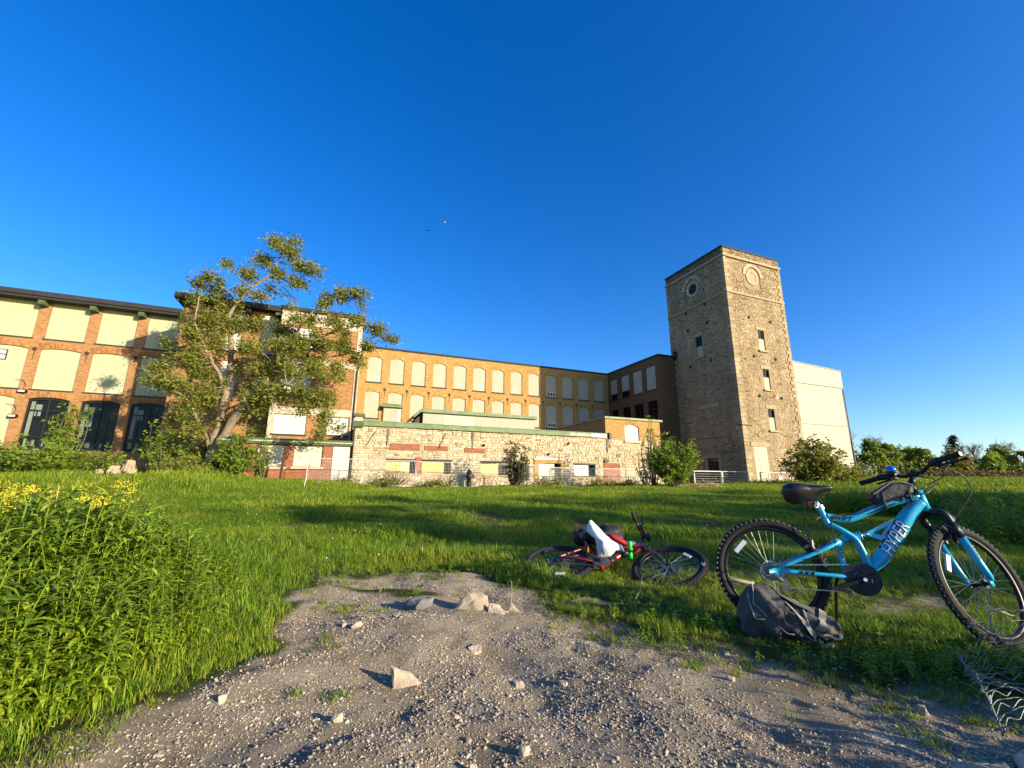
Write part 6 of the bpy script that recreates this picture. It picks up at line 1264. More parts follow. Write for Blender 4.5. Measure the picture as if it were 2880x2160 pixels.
def blue_bike():
    Z = .335; Rw = .335
    t = thing('mountain_bike', 'bright blue full suspension mountain bike standing on its kickstand', 'bicycle'); t.matrix_world = frame_matrix((1.75, 3.045, gz1(1.75, 3.045) + .005), R(-21), R(6.6))
    V = lambda u, w_, y=0.0: Vector((u, y, w_ + Z))
    tyr = .0245
    wheel(t, V(0, 0), Matrix.Identity(4), Rw, tyr, 62, 36, 2.42, cass=.058)
    # ---- main frame
    fr = MB()
    top = smooth([V(.372, .372), V(.43, .358), V(.50, .355), V(.607, .405), V(.75, .468), V(.892, .512)], 5); fr.tube(top, lerp_r([.019, .020, .021, .022, .022, .023], len(top)), 14)
    dn = smooth([V(.900, .470), V(.858, .438), V(.803, .372), V(.720, .252), V(.632, .132), V(.560, .055)], 5); fr.tube(dn, lerp_r([.031, .037, .043, .044, .041, .032], len(dn)), 16)
    fr.tube([V(.330, .432), V(.352, .40), V(.371, .328), V(.39, .300)], .0185, 12)
    fr.tube([V(.8955, .545), V(.9165, .420)], [.0245, .0245], 16)
    for y in (-.03, .03):
        st = smooth([V(.385, .318, y * .35), V(.445, .280, y), V(.505, .229, y), V(.532, .15, y), V(.552, .062, y * .8)], 5); fr.tube(st, lerp_r([.015, .0155, .0155, .015, .014], len(st)), 10)
    # shock gusset with its triangular window
    go = [(.738, .366), (.660, .226), (.556, .265)]; gi_ = [(.693, .320), (.656, .260), (.606, .274)]
    for y in (-.012, .012):
        vs = [V(a, b_, y) for a, b_ in go + gi_]; fr.add(vs, [(0, 1, 4, 3), (1, 2, 5, 4), (2, 0, 3, 5)])
    for ring_ in (go, gi_):
        for i in range(3): a, b_ = ring_[i], ring_[(i + 1) % 3]; fr.add([V(*a, -.012), V(*b_, -.012), V(*b_, .012), V(*a, .012)], [(0, 1, 2, 3)])
    fr.lathe(V(.49, -.005, -.036), [(.022, 0), (.022, .072)], 14, (0, 1, 0)); fr.tube([V(.556, .06), V(.49, -.005)], [.026, .022], 12)
    f_ = add('frame', fr.mesh('frame', blue, True), t)
    # lettering of the frame
    dvec = (.128, .188)
    lettering('HYPER', .100, blk, f_, (.708, .240), dvec, 0, .0438, .78, .35, .006, .0012, path=dn, rad=lerp_r([.031, .037, .043, .044, .041, .032], len(dn))); lettering('HYPER', .100, wht, f_, (.708, .240), dvec, 0, .0438, .78, .35, .001, .0030, path=dn, rad=lerp_r([.031, .037, .043, .044, .041, .032], len(dn)))
    lettering('SWIFT', .036, blk, f_, (.447, .3585), (.12, -.012), 0, .0205, 1.15, .3, .001, .0012, path=top, rad=lerp_r([.019, .020, .021, .022, .022, .023], len(top)))
    lettering('S', .038, blk, f_, (.800, .487), (.14, .045), 0, .0222, 1.6, .3, .004, .0012, path=top, rad=lerp_r([.019, .020, .021, .022, .022, .023], len(top))); lettering('S', .030, wht, f_, (.800, .487), (.14, .045), 0, .0222, 1.6, .3, 0, .0028, path=top, rad=lerp_r([.019, .020, .021, .022, .022, .023], len(top)))
    st_ = MB()
    for a, b_ in (((.60, .388), (.76, .464)), ((.76, .475), (.86, .504))):
        n = 8; vs = []
        for i in range(n + 1):
            f = i / n; u = a[0] + (b_[0] - a[0]) * f; w_ = a[1] + (b_[1] - a[1]) * f; hw = .006 * math.sin(math.pi * (.08 + .84 * f)); vs += [V(u + hw * .4, w_ - hw, -.0236), V(u - hw * .4, w_ + hw, -.0236)]
        st_.add(vs, [(2 * i, 2 * i + 1, 2 * i + 3, 2 * i + 2) for i in range(n)])
    add('stripe', st_.mesh('stripe', blk), f_)
    # ---- rear suspension
    sw = MB()
    for y in (-.062, .062):
        s_ = 1 if y > 0 else -1
        sw.tube(smooth([V(.405, .205, s_ * .022), V(.36, .182, s_ * .045), V(.27, .138, y), V(.052, .036, y)], 4), .0125, 10)
        sw.tube(smooth([V(.425, .0, s_ * .045), V(.33, .004, y), V(.06, .010, y)], 4), .0125, 10)
        sw.prism([(.07, .05), (.075, .0), (.02, -.022), (-.018, -.012), (-.022, .012), (.02, .03)], lambda a, b_: V(a, b_, y - .004), lambda a, b_: V(a, b_, y + .004))
    sw.tube([V(.400, .212), V(.417, .083), V(.428, -.004)], [.020, .018, .018], 12)
    sw.prism([(.395, .228), (.455, .236), (.425, .165)], lambda a, b_: V(a, b_, -.014), lambda a, b_: V(a, b_, .014)); sw.lathe(V(.40, .205, -.03), [(.024, 0), (.024, .06)], 12, (0, 1, 0))
    s1 = add('swingarm', sw.mesh('swingarm', blue, True), t)
    dk = MB()
    for k in range(3): u = .145 + k * .032; dk.prism([(u, -.004), (u + .02, -.004), (u + .028, .016), (u + .008, .016)], lambda a, b_: V(a, b_ + .002, -.0765), lambda a, b_: V(a, b_ + .002, -.074))
    add('stripe', dk.mesh('stripe', blk), s1)
    lettering('GXR', .03, blk, s1, (.413, .145), (.012, -.09), 0, .0195, 1.2, .2, .001, .0012)
    # ---- shock
    sh = MB(); a, b_ = V(.572, .262), V(.425, .222); sh.tube([a, b_], .011, 10, 0); sh.lathe(a, [(.016, -.012), (.016, .012)], 10, (0, 1, 0), 0)
    ax = (b_ - a).normalized(); n1 = ax.cross(Vector((0, 1, 0))).normalized(); co = [a + ax * (.035 + .085 * i / 60) + (n1 * math.cos(i * .72) + Vector((0, 1, 0)) * math.sin(i * .72)) * .021 for i in range(61)]; sh.tube(co, .0055, 6, 1, True)
    for f in (.03, .125): sh.lathe(a + ax * f, [(.026, 0), (.026, .006)], 14, ax, 1)
    add('shock_absorber', sh.mesh('shock_absorber', [chrome, blue], True), t)
    # ---- saddle and post
    sp = MB().tube([V(.318, .495), V(.349, .405)], .0135, 12); po = add('seat_post', sp.mesh('seat_post', chrome, True), t)
    add('clamp', MB().lathe(V(.3475, .425), [(.024, -.014), (.024, .014)], 14, Vector((.33, 0, -.94)).normalized()).tube([V(.33, .432, -.022), V(.315, .42, -.03), V(.31, .44, -.03)], .006, 6).mesh('clamp', chrome), po)
    prof = [(.132, .545, .515, .03), (.15, .572, .462, .062), (.19, .590, .440, .082), (.24, .590, .444, .080), (.29, .581, .470, .062), (.34, .576, .500, .042), (.39, .573, .528, .026), (.425, .566, .536, .020), (.440, .556, .546, .010)]
    sd = MB(); n = 14; vs = []
    for u, zt, zb, hw in prof:
        for j in range(n):
            a = 2 * math.pi * j / n; c, s_ = math.cos(a), math.sin(a); zz = (zt if s_ > 0 else zb); mid = (zt * .62 + zb * .38); vs.append(V(u, mid + (zt - mid if s_ > 0 else mid - zb) * s_ * (1 if s_ < 0 else abs(s_) ** -.25 if abs(s_) > .01 else 1), c * hw * (1.0 if s_ > -.3 else .75)))
    m_ = len(prof); sd.add(vs, [(i * n + j, i * n + (j + 1) % n, (i + 1) * n + (j + 1) % n, (i + 1) * n + j) for i in range(m_ - 1) for j in range(n)] + [tuple(range(n - 1, -1, -1)), tuple(range((m_ - 1) * n, m_ * n))])
    sa = add('saddle', sd.mesh('saddle', mat('saddle_black', (.012, .012, .012), (.02, .018, .017), 14, .36, spec=.5), True), t)
    rl = MB()
    for y in (-.022, .022): rl.tube(smooth([V(.19, .475, y), V(.24, .468, y), V(.36, .500, y), V(.40, .53, y * .5)], 4), .0035, 6)
    rl.obox(V(.315, .485), (.05, .05, .03), Matrix.Identity(3)); add('seat_rails', rl.mesh('seat_rails', plast), sa)
    add('rear_reflector', MB().obox(V(.287, .438), (.016, .04, .05), Matrix.Rotation(-.3, 3, 'Y')).tube([V(.293, .445), V(.335, .45)], .006, 6).mesh('rear_reflector', mat('dark_red', (.16, .012, .01), (.1, .01, .01), 20, .25)), t)
    # ---- crankset
    ck = MB(); bb = V(.49, -.005)
    ck.ring((bb.x, -.058, bb.z), .088, [(.008, .003), (.008, -.003), (-.055, -.006), (-.055, -.001)], 44); ck.lathe((bb.x, -.07, bb.z), [(.034, 0), (.034, .03)], 18, (0, 1, 0))
    for k in range(5): a = k * 1.257 + .5; ck.tube([bb + Vector((.02 * math.cos(a), -.06, .02 * math.sin(a))), bb + Vector((.075 * math.cos(a), -.06, .075 * math.sin(a)))], .009, 6)
    for k in range(44): a = 2 * math.pi * k / 44; ck.obox((bb.x + .084 * math.cos(a), -.05, bb.z + .084 * math.sin(a)), (.008, .003, .006), Matrix.Rotation(-a, 3, 'Y'))
    aR = Vector((-.158, 0, -.062)); ck.tube([bb + Vector((0, -.078, 0)), bb + aR * .5 + Vector((0, -.084, 0)), bb + aR + Vector((0, -.088, 0))], [.017, .013, .015], 8); ck.tube([bb + Vector((0, .05, 0)), bb - aR * .5 + Vector((0, .08, 0)), bb - aR + Vector((0, .088, 0))], [.015, .013, .014], 8)
    c_ = add('crankset', ck.mesh('crankset', plast), t); add('crank_bolt', MB().lathe((bb.x, -.101, bb.z), [(.011, 0), (.011, .008)], 10, (0, 1, 0)).mesh('crank_bolt', chrome), c_)
    sh_ = MB()
    for k in range(5): a = k * 1.257 + 1.1; sh_.tube([bb + Vector(((.045) * math.cos(a + d_), -.066, .045 * math.sin(a + d_))) for d_ in (-.25, 0, .25)], .003, 5)
    add('bolt_slots', sh_.mesh('bolt_slots', steel), c_)
    pedal(t, bb + aR + Vector((0, -.098, 0)), .2); pedal(t, bb - aR + Vector((0, .098, 0)), -.5)
    ch = MB()
    def chain(a, b_):
        L_ = (b_ - a).length; n = int(L_ / .0127); d_ = (b_ - a).normalized()
        for i in range(n): ch.obox(a + d_ * (i + .5) * L_ / n, (.011, .0065 if i % 2 else .0045, .0075 if i % 2 else .006), Matrix(((d_.x, 0, -d_.z), (0, 1, 0), (d_.z, 0, d_.x))))
    chain(bb + Vector((-.02, -.05, .083)), V(.0, .042, -.045)); chain(bb + Vector((-.03, -.05, -.082)), V(.075, -.088, -.045)); chain(V(.045, -.098, -.045), V(.045, -.030, -.045))
    add('chain', ch.mesh('chain', steel), t)
    dr = MB(); dr.tube([V(.005, -.01, -.07), V(.03, -.035, -.075), V(.05, -.05, -.07)], [.012, .013, .012], 8); dr.obox(V(.06, -.07, -.06), (.022, .008, .075), Matrix.Rotation(.35, 3, 'Y'))
    for u, w_ in ((.048, -.042), (.072, -.088)): dr.lathe(V(u, w_, -.056), [(.018, 0), (.018, .008)], 12, (0, 1, 0))
    dr.tube(smooth([V(.0, -.012, -.08), V(-.05, -.02, -.09), V(-.055, .03, -.085), V(.03, .055, -.075), V(.15, .08, -.07)], 4), .0032, 6); add('derailleur', dr.mesh('derailleur', mat('derailleur', (.10, .10, .10), (.25, .25, .24), 20, .35, .8)), t)
    # ---- brakes and cables at the back
    br = MB()
    for y in (-.045, .045): br.tube([V(.265, .145, y), V(.252, .175, y), V(.258, .215, y * .85)], [.009, .011, .008], 8); br.obox(V(.235, .178, y * .55), (.055, .014, .016), Matrix.Rotation(-.6, 3, 'Y'))
    br.tube([V(.258, .215, -.038), V(.262, .225, 0), V(.258, .215, .038)], .003, 6); br.lathe(V(.27, .15, -.075), [(.012, 0), (.012, .03)], 8, (0, 1, 0)); add('rear_brake', br.mesh('rear_brake', mat('brake_metal', (.03, .03, .03), (.30, .30, .29), 60, .4, .6)), t)
    cb = MB()
    cb.tube(smooth([V(.335, .365, -.022), V(.30, .335, -.05), V(.33, .25, -.06), V(.325, .19, -.05), V(.30, .18, -.02)], 5), .0032, 6)
    cb.tube(smooth([V(.47, .385, -.022), V(.41, .36, -.04), V(.38, .30, -.05), V(.385, .20, -.045), V(.36, .12, -.06), V(.20, .095, -.078)], 5), .003, 6)
    cb.tube(smooth([V(.83, .52, -.02), V(.70, .46, -.026), V(.56, .395, -.024), V(.47, .385, -.022)], 4), .003, 6)
    add('cables', cb.mesh('cables', plast), t)
    add('kickstand', MB().tube([V(.385, -.01, .05), V(.375, -.06, .075), V(.358, -.325, .155)], [.010, .009, .008], 8).obox(V(.357, -.328, .157), (.035, .02, .012), Matrix.Identity(3)).mesh('kickstand', plast), t)
    # rear stay prop hanging behind the seat (thin cord)
    add('cord', MB().tube(smooth([V(.245, .47, .01), V(.25, .38, .0), V(.248, .3, .01), V(.27, .22, .0)], 4), .004, 6).mesh('cord', plast), t)
    # ---- steered assembly
    axd = Vector((-.317, 0, .948)); p0 = V(.905, .475); S = steer_matrix(p0, axd, R(36)); sa_ = lambda k, y=0.0, fwd=0.0: p0 + axd * k + Vector((0, y, 0)) + Vector((.948, 0, .317)) * fwd
    hub = V(1.085, .011); base = bpy.data.objects.new
    kh = (hub - p0).dot(axd)
    fk = MB(); lw = MB(); tr_ = lambda mb: setattr(mb, 'v', [tuple(S @ Vector(v)) for v in mb.v])
    fk.tube([sa_(-.045), sa_(-.075, 0, .0)], [.024, .026], 14)
    for y in (-.066, .066):
        s_ = 1 if y > 0 else -1
        fk.tube(smooth([sa_(-.072, s_ * .006, .004), sa_(-.078, s_ * .045, .008), sa_(-.10, y, .012), sa_(-.15, y, .014)], 4), .0215, 12); fk.tube([sa_(-.15, y, .014), sa_(-.235, y, .018)], [.0205, .0215], 12)
        lw.tube([sa_(-.236, y, .018), sa_(kh + .07, y, .026), sa_(kh + .03, y * .98, .034), sa_(kh + .012, y * .9, .04)], [.0205, .0185, .015, .011], 12); lw.obox(hub + Vector((0, y * .86, .004)), (.03, .008, .04), Matrix.Identity(3))
    arch = smooth([sa_(-.245, -.066, .03), sa_(-.20, -.06, .055), sa_(-.17, -.03, .065), sa_(-.165, 0, .066), sa_(-.17, .03, .065), sa_(-.20, .06, .055), sa_(-.245, .066, .03)], 3); lw.tube(arch, .010, 8)
    tr_(fk); tr_(lw); f0 = add('fork', fk.mesh('fork', plast, True), t); f1 = add('fork_lower', lw.mesh('fork_lower', blue, True), f0)
    dk = MB()
    for k in range(5): c = S @ sa_(-.29 - k * .018, -.066 - .0195, .022); dk.obox(c, (.03 * (1 - k * .08), .002, .009), S.to_3x3() @ Matrix.Rotation(.15, 3, 'Y'))
    add('stripe', dk.mesh('stripe', blk), f0)
    bk = MB()
    for y in (-.05, .05): bk.tube([sa_(-.255, y, .035), sa_(-.215, y, .055), sa_(-.165, y * .8, .06)], [.010, .011, .008], 8); bk.obox(sa_(-.232, y * .55, .025), (.016, .014, .06), Matrix.Identity(3))
    bk.tube([sa_(-.165, -.04, .06), sa_(-.15, 0, .062), sa_(-.165, .04, .06)], .003, 6); tr_(bk); add('front_brake', bk.mesh('front_brake', plast), t)
    Mw = S.to_3x3().to_4x4(); wheel(t, S @ hub, Mw @ Matrix.Rotation(.2, 4, 'Y'), Rw, tyr, 62, 36, 2.9)
    # stem, bar, grips, levers
    hd = MB(); hd.lathe(sa_(.062), [(.026, 0), (.026, .016)], 14, axd); hd.tube([sa_(.06), sa_(.118)], .016, 12); hd.tube([sa_(.112), sa_(.155, 0, .075)], [.019, .017], 12); bc = sa_(.168, 0, .088); hd.lathe(bc + Vector((0, -.026, 0)), [(.022, 0), (.022, .052)], 14, (0, 1, 0)); tr_(hd); add('stem', hd.mesh('stem', plast, True), t)
    bp = lambda y, up=0.0, fw=0.0: bc + Vector((0, y, 0)) + axd * up + Vector((.948, 0, .317)) * fw
    hbm = MB(); hbm.tube(smooth([bp(-.315, .038, -.045), bp(-.19, .036, -.022), bp(-.10, .02, -.004), bp(-.055, 0, 0), bp(.055, 0, 0), bp(.10, .02, -.004), bp(.19, .036, -.022), bp(.315, .038, -.045)], 4), .0115, 10); tr_(hbm); ho = add('handlebar', hbm.mesh('handlebar', plast, True), t)
    for s_ in (-1, 1):
        g = MB(); g.tube([bp(s_ * .188, .036, -.022), bp(s_ * .196, .036, -.023), bp(s_ * .30, .038, -.042), bp(s_ * .318, .038, -.046)], [.021, .0165, .0165, .0185], 14); tr_(g); go_ = add('grip', g.mesh('grip', rubber, True), ho)
        e = S @ bp(s_ * .3185, .038, -.046); add('grip_end', MB().lathe(e, [(.013, 0), (.013, .002)], 14, (S.to_3x3() @ Vector((0, s_, 0)))).mesh('grip_end', steel), go_)
        sf = MB(); sf.tube([bp(s_ * .13, .03, -.01), bp(s_ * .185, .036, -.02)], .022, 12); sf.obox(bp(s_ * .15, .022, .02), (.05, .05, .03), Matrix.Identity(3)); tr_(sf); add('shifter', sf.mesh('shifter', plast), ho)
        lv = MB(); lv.tube(smooth([bp(s_ * .125, .03, .01), bp(s_ * .14, .018, .05), bp(s_ * .19, .006, .062), bp(s_ * .26, .004, .052), bp(s_ * .285, .006, .06)], 4), lerp_r([.012, .010, .0075, .007, .008], 17), 8, flat=.6); tr_(lv); add('brake_lever', lv.mesh('brake_lever', plast, True), ho)
    be = bp(.105, .052, -.01); bl = MB().lathe(be, [(.030, 0), (.031, .012), (.027, .028), (.016, .038), (.003, .041)], 18, axd); bs = MB().lathe(be, [(.033, -.016), (.033, 0)], 18, axd).obox(be - axd * .024, (.03, .03, .02), Matrix.Identity(3)); tr_(bl); tr_(bs)
    b1 = add('bell', bs.mesh('bell', plast), t); add('dome', bl.mesh('dome', mat('bell_blue', (.01, .16, .62), (.01, .13, .55), 4, .2, .2, spec=.7), True), b1)
    cab = MB(); q_ = lambda p: tuple(S @ p)
    cab.tube(smooth([q_(bp(-.13, .01, .04)), q_(bp(-.16, -.06, .12)), q_(bp(-.14, -.18, .16)), q_(sa_(-.14, -.05, .09)), q_(sa_(-.16, -.035, .065))], 6), .0034, 6)
    cab.tube(smooth([q_(bp(.13, .01, .04)), q_(bp(.06, -.02, .12)), q_(bp(-.03, -.07, .10)), tuple(V(.93, .53, -.03)), tuple(V(.83, .52, -.02))], 6), .0034, 6)
    cab.tube(smooth([q_(bp(-.15, .0, .02)), q_(bp(-.08, -.06, .11)), q_(bp(.02, -.09, .08)), tuple(V(.88, .50, -.028)), tuple(V(.80, .43, -.045))], 6), .003, 6)
    add('front_cables', cab.mesh('front_cables', plast), t)
    add('cable_noodle', MB().tube(smooth([q_(sa_(-.12, -.052, .088)), q_(sa_(-.145, -.05, .082)), q_(sa_(-.16, -.03, .066))], 3), .0052, 6).mesh('cable_noodle', chrome), t)
    return t
def soft(name, me, parent=None, lv=1):
    me.polygons.foreach_set('use_smooth', [True] * len(me.polygons)); return add(name, me, parent)
def blob(c, rad, M=None, n=14, m=9, fn=None):
    """ellipsoid-like cloth lump; fn(unit direction) scales the radius"""
    mb = MB(); vs = []; M = M or Matrix.Identity(3)
    for i in range(m + 1):
        ph = math.pi * i / m
        for j in range(n):
            th = 2 * math.pi * j / n; d_ = Vector((math.sin(ph) * math.cos(th), math.sin(ph) * math.sin(th), math.cos(ph))); k = fn(d_) if fn else 1.0; vs.append(Vector(c) + M @ Vector((d_.x * rad[0] * k, d_.y * rad[1] * k, d_.z * rad[2] * k)))
    mb.add(vs, [(i * n + j, i * n + (j + 1) % n, (i + 1) * n + (j + 1) % n, (i + 1) * n + j) for i in range(m) for j in range(n)]); return mb
def frame_bag(bike):
    M = bike.matrix_world.copy(); Z = .335; t = thing('frame_bag', 'black and grey handlebar pouch strapped on the top tube of the blue bicycle', 'bag'); t.matrix_world = M
    V = lambda u, w_, y=0.0: Vector((u, y, w_ + Z)); out = [(.655, .450), (.86, .530), (.868, .575), (.80, .600), (.745, .592), (.640, .520), (.632, .490)]
    mb = MB(); n = len(out); vs = []; cx, cz = .75, .525
    for y, k in ((-.048, .80), (-.040, .97), (0, 1.02), (.040, .97), (.048, .80)): vs += [V(cx + (a - cx) * k, cz + (b_ - cz) * k, y) for a, b_ in out]
    mb.add(vs, [(i * n + j, i * n + (j + 1) % n, (i + 1) * n + (j + 1) % n, (i + 1) * n + j) for i in range(4) for j in range(n)] + [tuple(range(n)), tuple(range(4 * n, 5 * n))])
    add('body', mb.mesh('body', mat('black_nylon', (.014, .014, .015), (.03, .03, .03), 30, .55, bump=.004, bscale=60), False), t)
    p_ = MB(); p_.prism([(.685, .475), (.825, .535), (.82, .572), (.76, .578), (.69, .525)], lambda a, b_: V(a, b_, -.052), lambda a, b_: V(a, b_, -.0465)); add('side_pocket', p_.mesh('side_pocket', mat('grey_nylon', (.13, .115, .10), (.04, .038, .036), 16, .6, bump=.006, bscale=30)), t)
    add('zip', MB().tube([V(.645, .515, -.049), V(.745, .588, -.047), V(.80, .596, -.047), V(.862, .575, -.046)], .0035, 6).mesh('zip', mat('zip_grey', (.25, .25, .24), (.2, .2, .2), 30)), t)
    s_ = MB()
    for u, w_ in ((.70, .445), (.84, .498)): s_.tube([V(u - .01, w_ + .05, -.051), V(u + .005, w_ - .005, -.028), V(u + .01, w_ - .022, 0), V(u + .005, w_ - .005, .028), V(u - .01, w_ + .05, .051)], .012, 6, flat=.35)
    add('strap', s_.mesh('strap', plast), t)
bb_ = blue_bike(); bpy.context.view_layer.update(); frame_bag(bb_)

# ------------------------------------------------------------------ grey kit bag lying against the rear wheel
def kit_bag():
    x0, y0 = 1.47, 2.97; th = R(-12); t = thing('kit_bag', 'slumped dark grey canvas bag with pale straps lying before the rear wheel', 'bag', (x0, y0, gz1(1.75, 2.8) - .01), th)
    canvas = mat('bag_canvas', (.105, .10, .088), (.05, .049, .046), 12, .9, bump=.004, bscale=90); strapM = mat('bag_strap', (.36, .33, .25), (.24, .215, .165), 25, .85)
    # sections along the bag: (u, height, half depth)
    sec = [(-.015, .10, .03), (.005, .20, .09), (.05, .275, .125), (.11, .300, .135), (.17, .285, .14), (.24, .245, .14), (.31, .205, .14), (.38, .178, .135), (.44, .165, .13), (.49, .148, .11), (.53, .115, .075), (.548, .07, .03)]
    n = 30; vs = []
    P = smooth([(a, b_, c) for a, b_, c in sec], 3); m_ = len(P)
    def pt(u, h, d_, a):
        c, s_ = math.cos(a), math.sin(a); y = -c * d_; z = h * .5 + s_ * h * .5; z = max(0, z) if s_ > -.6 else 0.0 + .01 * c * c
        y *= (1.12 if z < h * .35 else 1.0); f = Vector((u * 9, a * 1.4, 1.7)); w_ = mnoise.noise(f) * .022 + mnoise.noise(f * 2.7) * .012
        w_ += .020 * math.sin(u * 46 + a * 2.6 + 2 * math.sin(a)) * (.4 + .6 * max(0, c))
        return Vector((u + .05 * (z / .3) * (.3 - u), y - c * w_, max(0, z + s_ * w_)))
    for (u, h, d_) in P:
        for j in range(n): vs.append(pt(u, h, d_, 2 * math.pi * j / n))
    mb = MB(); mb.add(vs, [(i * n + j, i * n + (j + 1) % n, (i + 1) * n + (j + 1) % n, (i + 1) * n + j) for i in range(m_ - 1) for j in range(n)] + [tuple(range(n)), tuple(range((m_ - 1) * n, m_ * n))]); add('body', mb.mesh('body', canvas, True), t)
    def sec_at(u): return np.interp(u, [p.x for p in P], [p.y for p in P]), np.interp(u, [p.x for p in P], [p.z for p in P])
    def on(u, a, out=.006):
        h, d_ = sec_at(u); q_ = pt(u, h, d_, a); return q_ + Vector((0, -math.cos(a), math.sin(a))) * out
    def ribbon(pts, wd, m__, name):
        r = MB(); v_ = []
        for i, (u, a) in enumerate(pts):
            du = pts[min(i + 1, len(pts) - 1)][0] - pts[max(i - 1, 0)][0]; da = pts[min(i + 1, len(pts) - 1)][1] - pts[max(i - 1, 0)][1]; l_ = math.hypot(du / .15, da) + 1e-6; nu, na = -da / l_, du / .15 / l_
            v_ += [on(u + nu * wd / 2, a + na * wd / 2 / .15, .007), on(u - nu * wd / 2, a - na * wd / 2 / .15, .007)]
        r.add(v_, [(2 * i, 2 * i + 1, 2 * i + 3, 2 * i + 2) for i in range(len(pts) - 1)]); add(name, r.mesh(name, m__, True), t)
    lin = lambda a, b_, k=14: [(a[0] + (b_[0] - a[0]) * i / k, a[1] + (b_[1] - a[1]) * i / k) for i in range(k + 1)]
    ribbon(lin((.16, 1.9), (.36, -.35)), .030, strapM, 'strap'); ribbon(lin((.475, 1.5), (.37, -.3)), .038, strapM, 'strap')
    def piping(pts, r_=.0045): add('piping', MB().tube([on(u, a, .005) for u, a in pts], r_, 6).mesh('piping', strapM, True), t)
    piping(lin((.075, 1.7), (.05, .6)) + lin((.05, .55), (.13, -.25), 8)); piping(lin((.03, 1.2), (.035, .1)) + lin((.04, 0), (.2, -.45), 8) + lin((.21, -.45), (.36, -.5), 6)); piping(lin((.33, .9), (.335, .1)), .006); piping(lin((.40, -.35), (.535, -.3)), .008); piping(lin((.22, 1.7), (.42, 1.35)), .005)
    add('handle', MB().tube(smooth([(.10, .0, .30), (.02, -.02, .315), (-.045, -.01, .325), (-.03, .0, .310), (.05, .01, .30)], 4), .011, 6, flat=.3).mesh('handle', strapM, True), t)
    add('flap', MB().add([on(.18, 1.75, .004), on(.30, 1.6, .012), on(.42, 1.35, .010), on(.40, .95, .016), on(.36, .85, .02), on(.30, 1.05, .018)], [(0, 1, 5), (1, 2, 3), (1, 3, 4), (1, 4, 5)]).mesh('flap', mat('bag_flap', (.13, .125, .105), (.085, .082, .072), 14, .9)), t)
    cl = MB().tube(smooth([on(.37, -.4, .01), (.375, -.19, .02), (.41, -.2, .035), (.43, -.18, .02)], 4), .012, 6, flat=.35); add('strap_end', cl.mesh('strap_end', mat('pale_strap', (.42, .37, .27), (.3, .26, .19), 20)), t)
kit_bag()

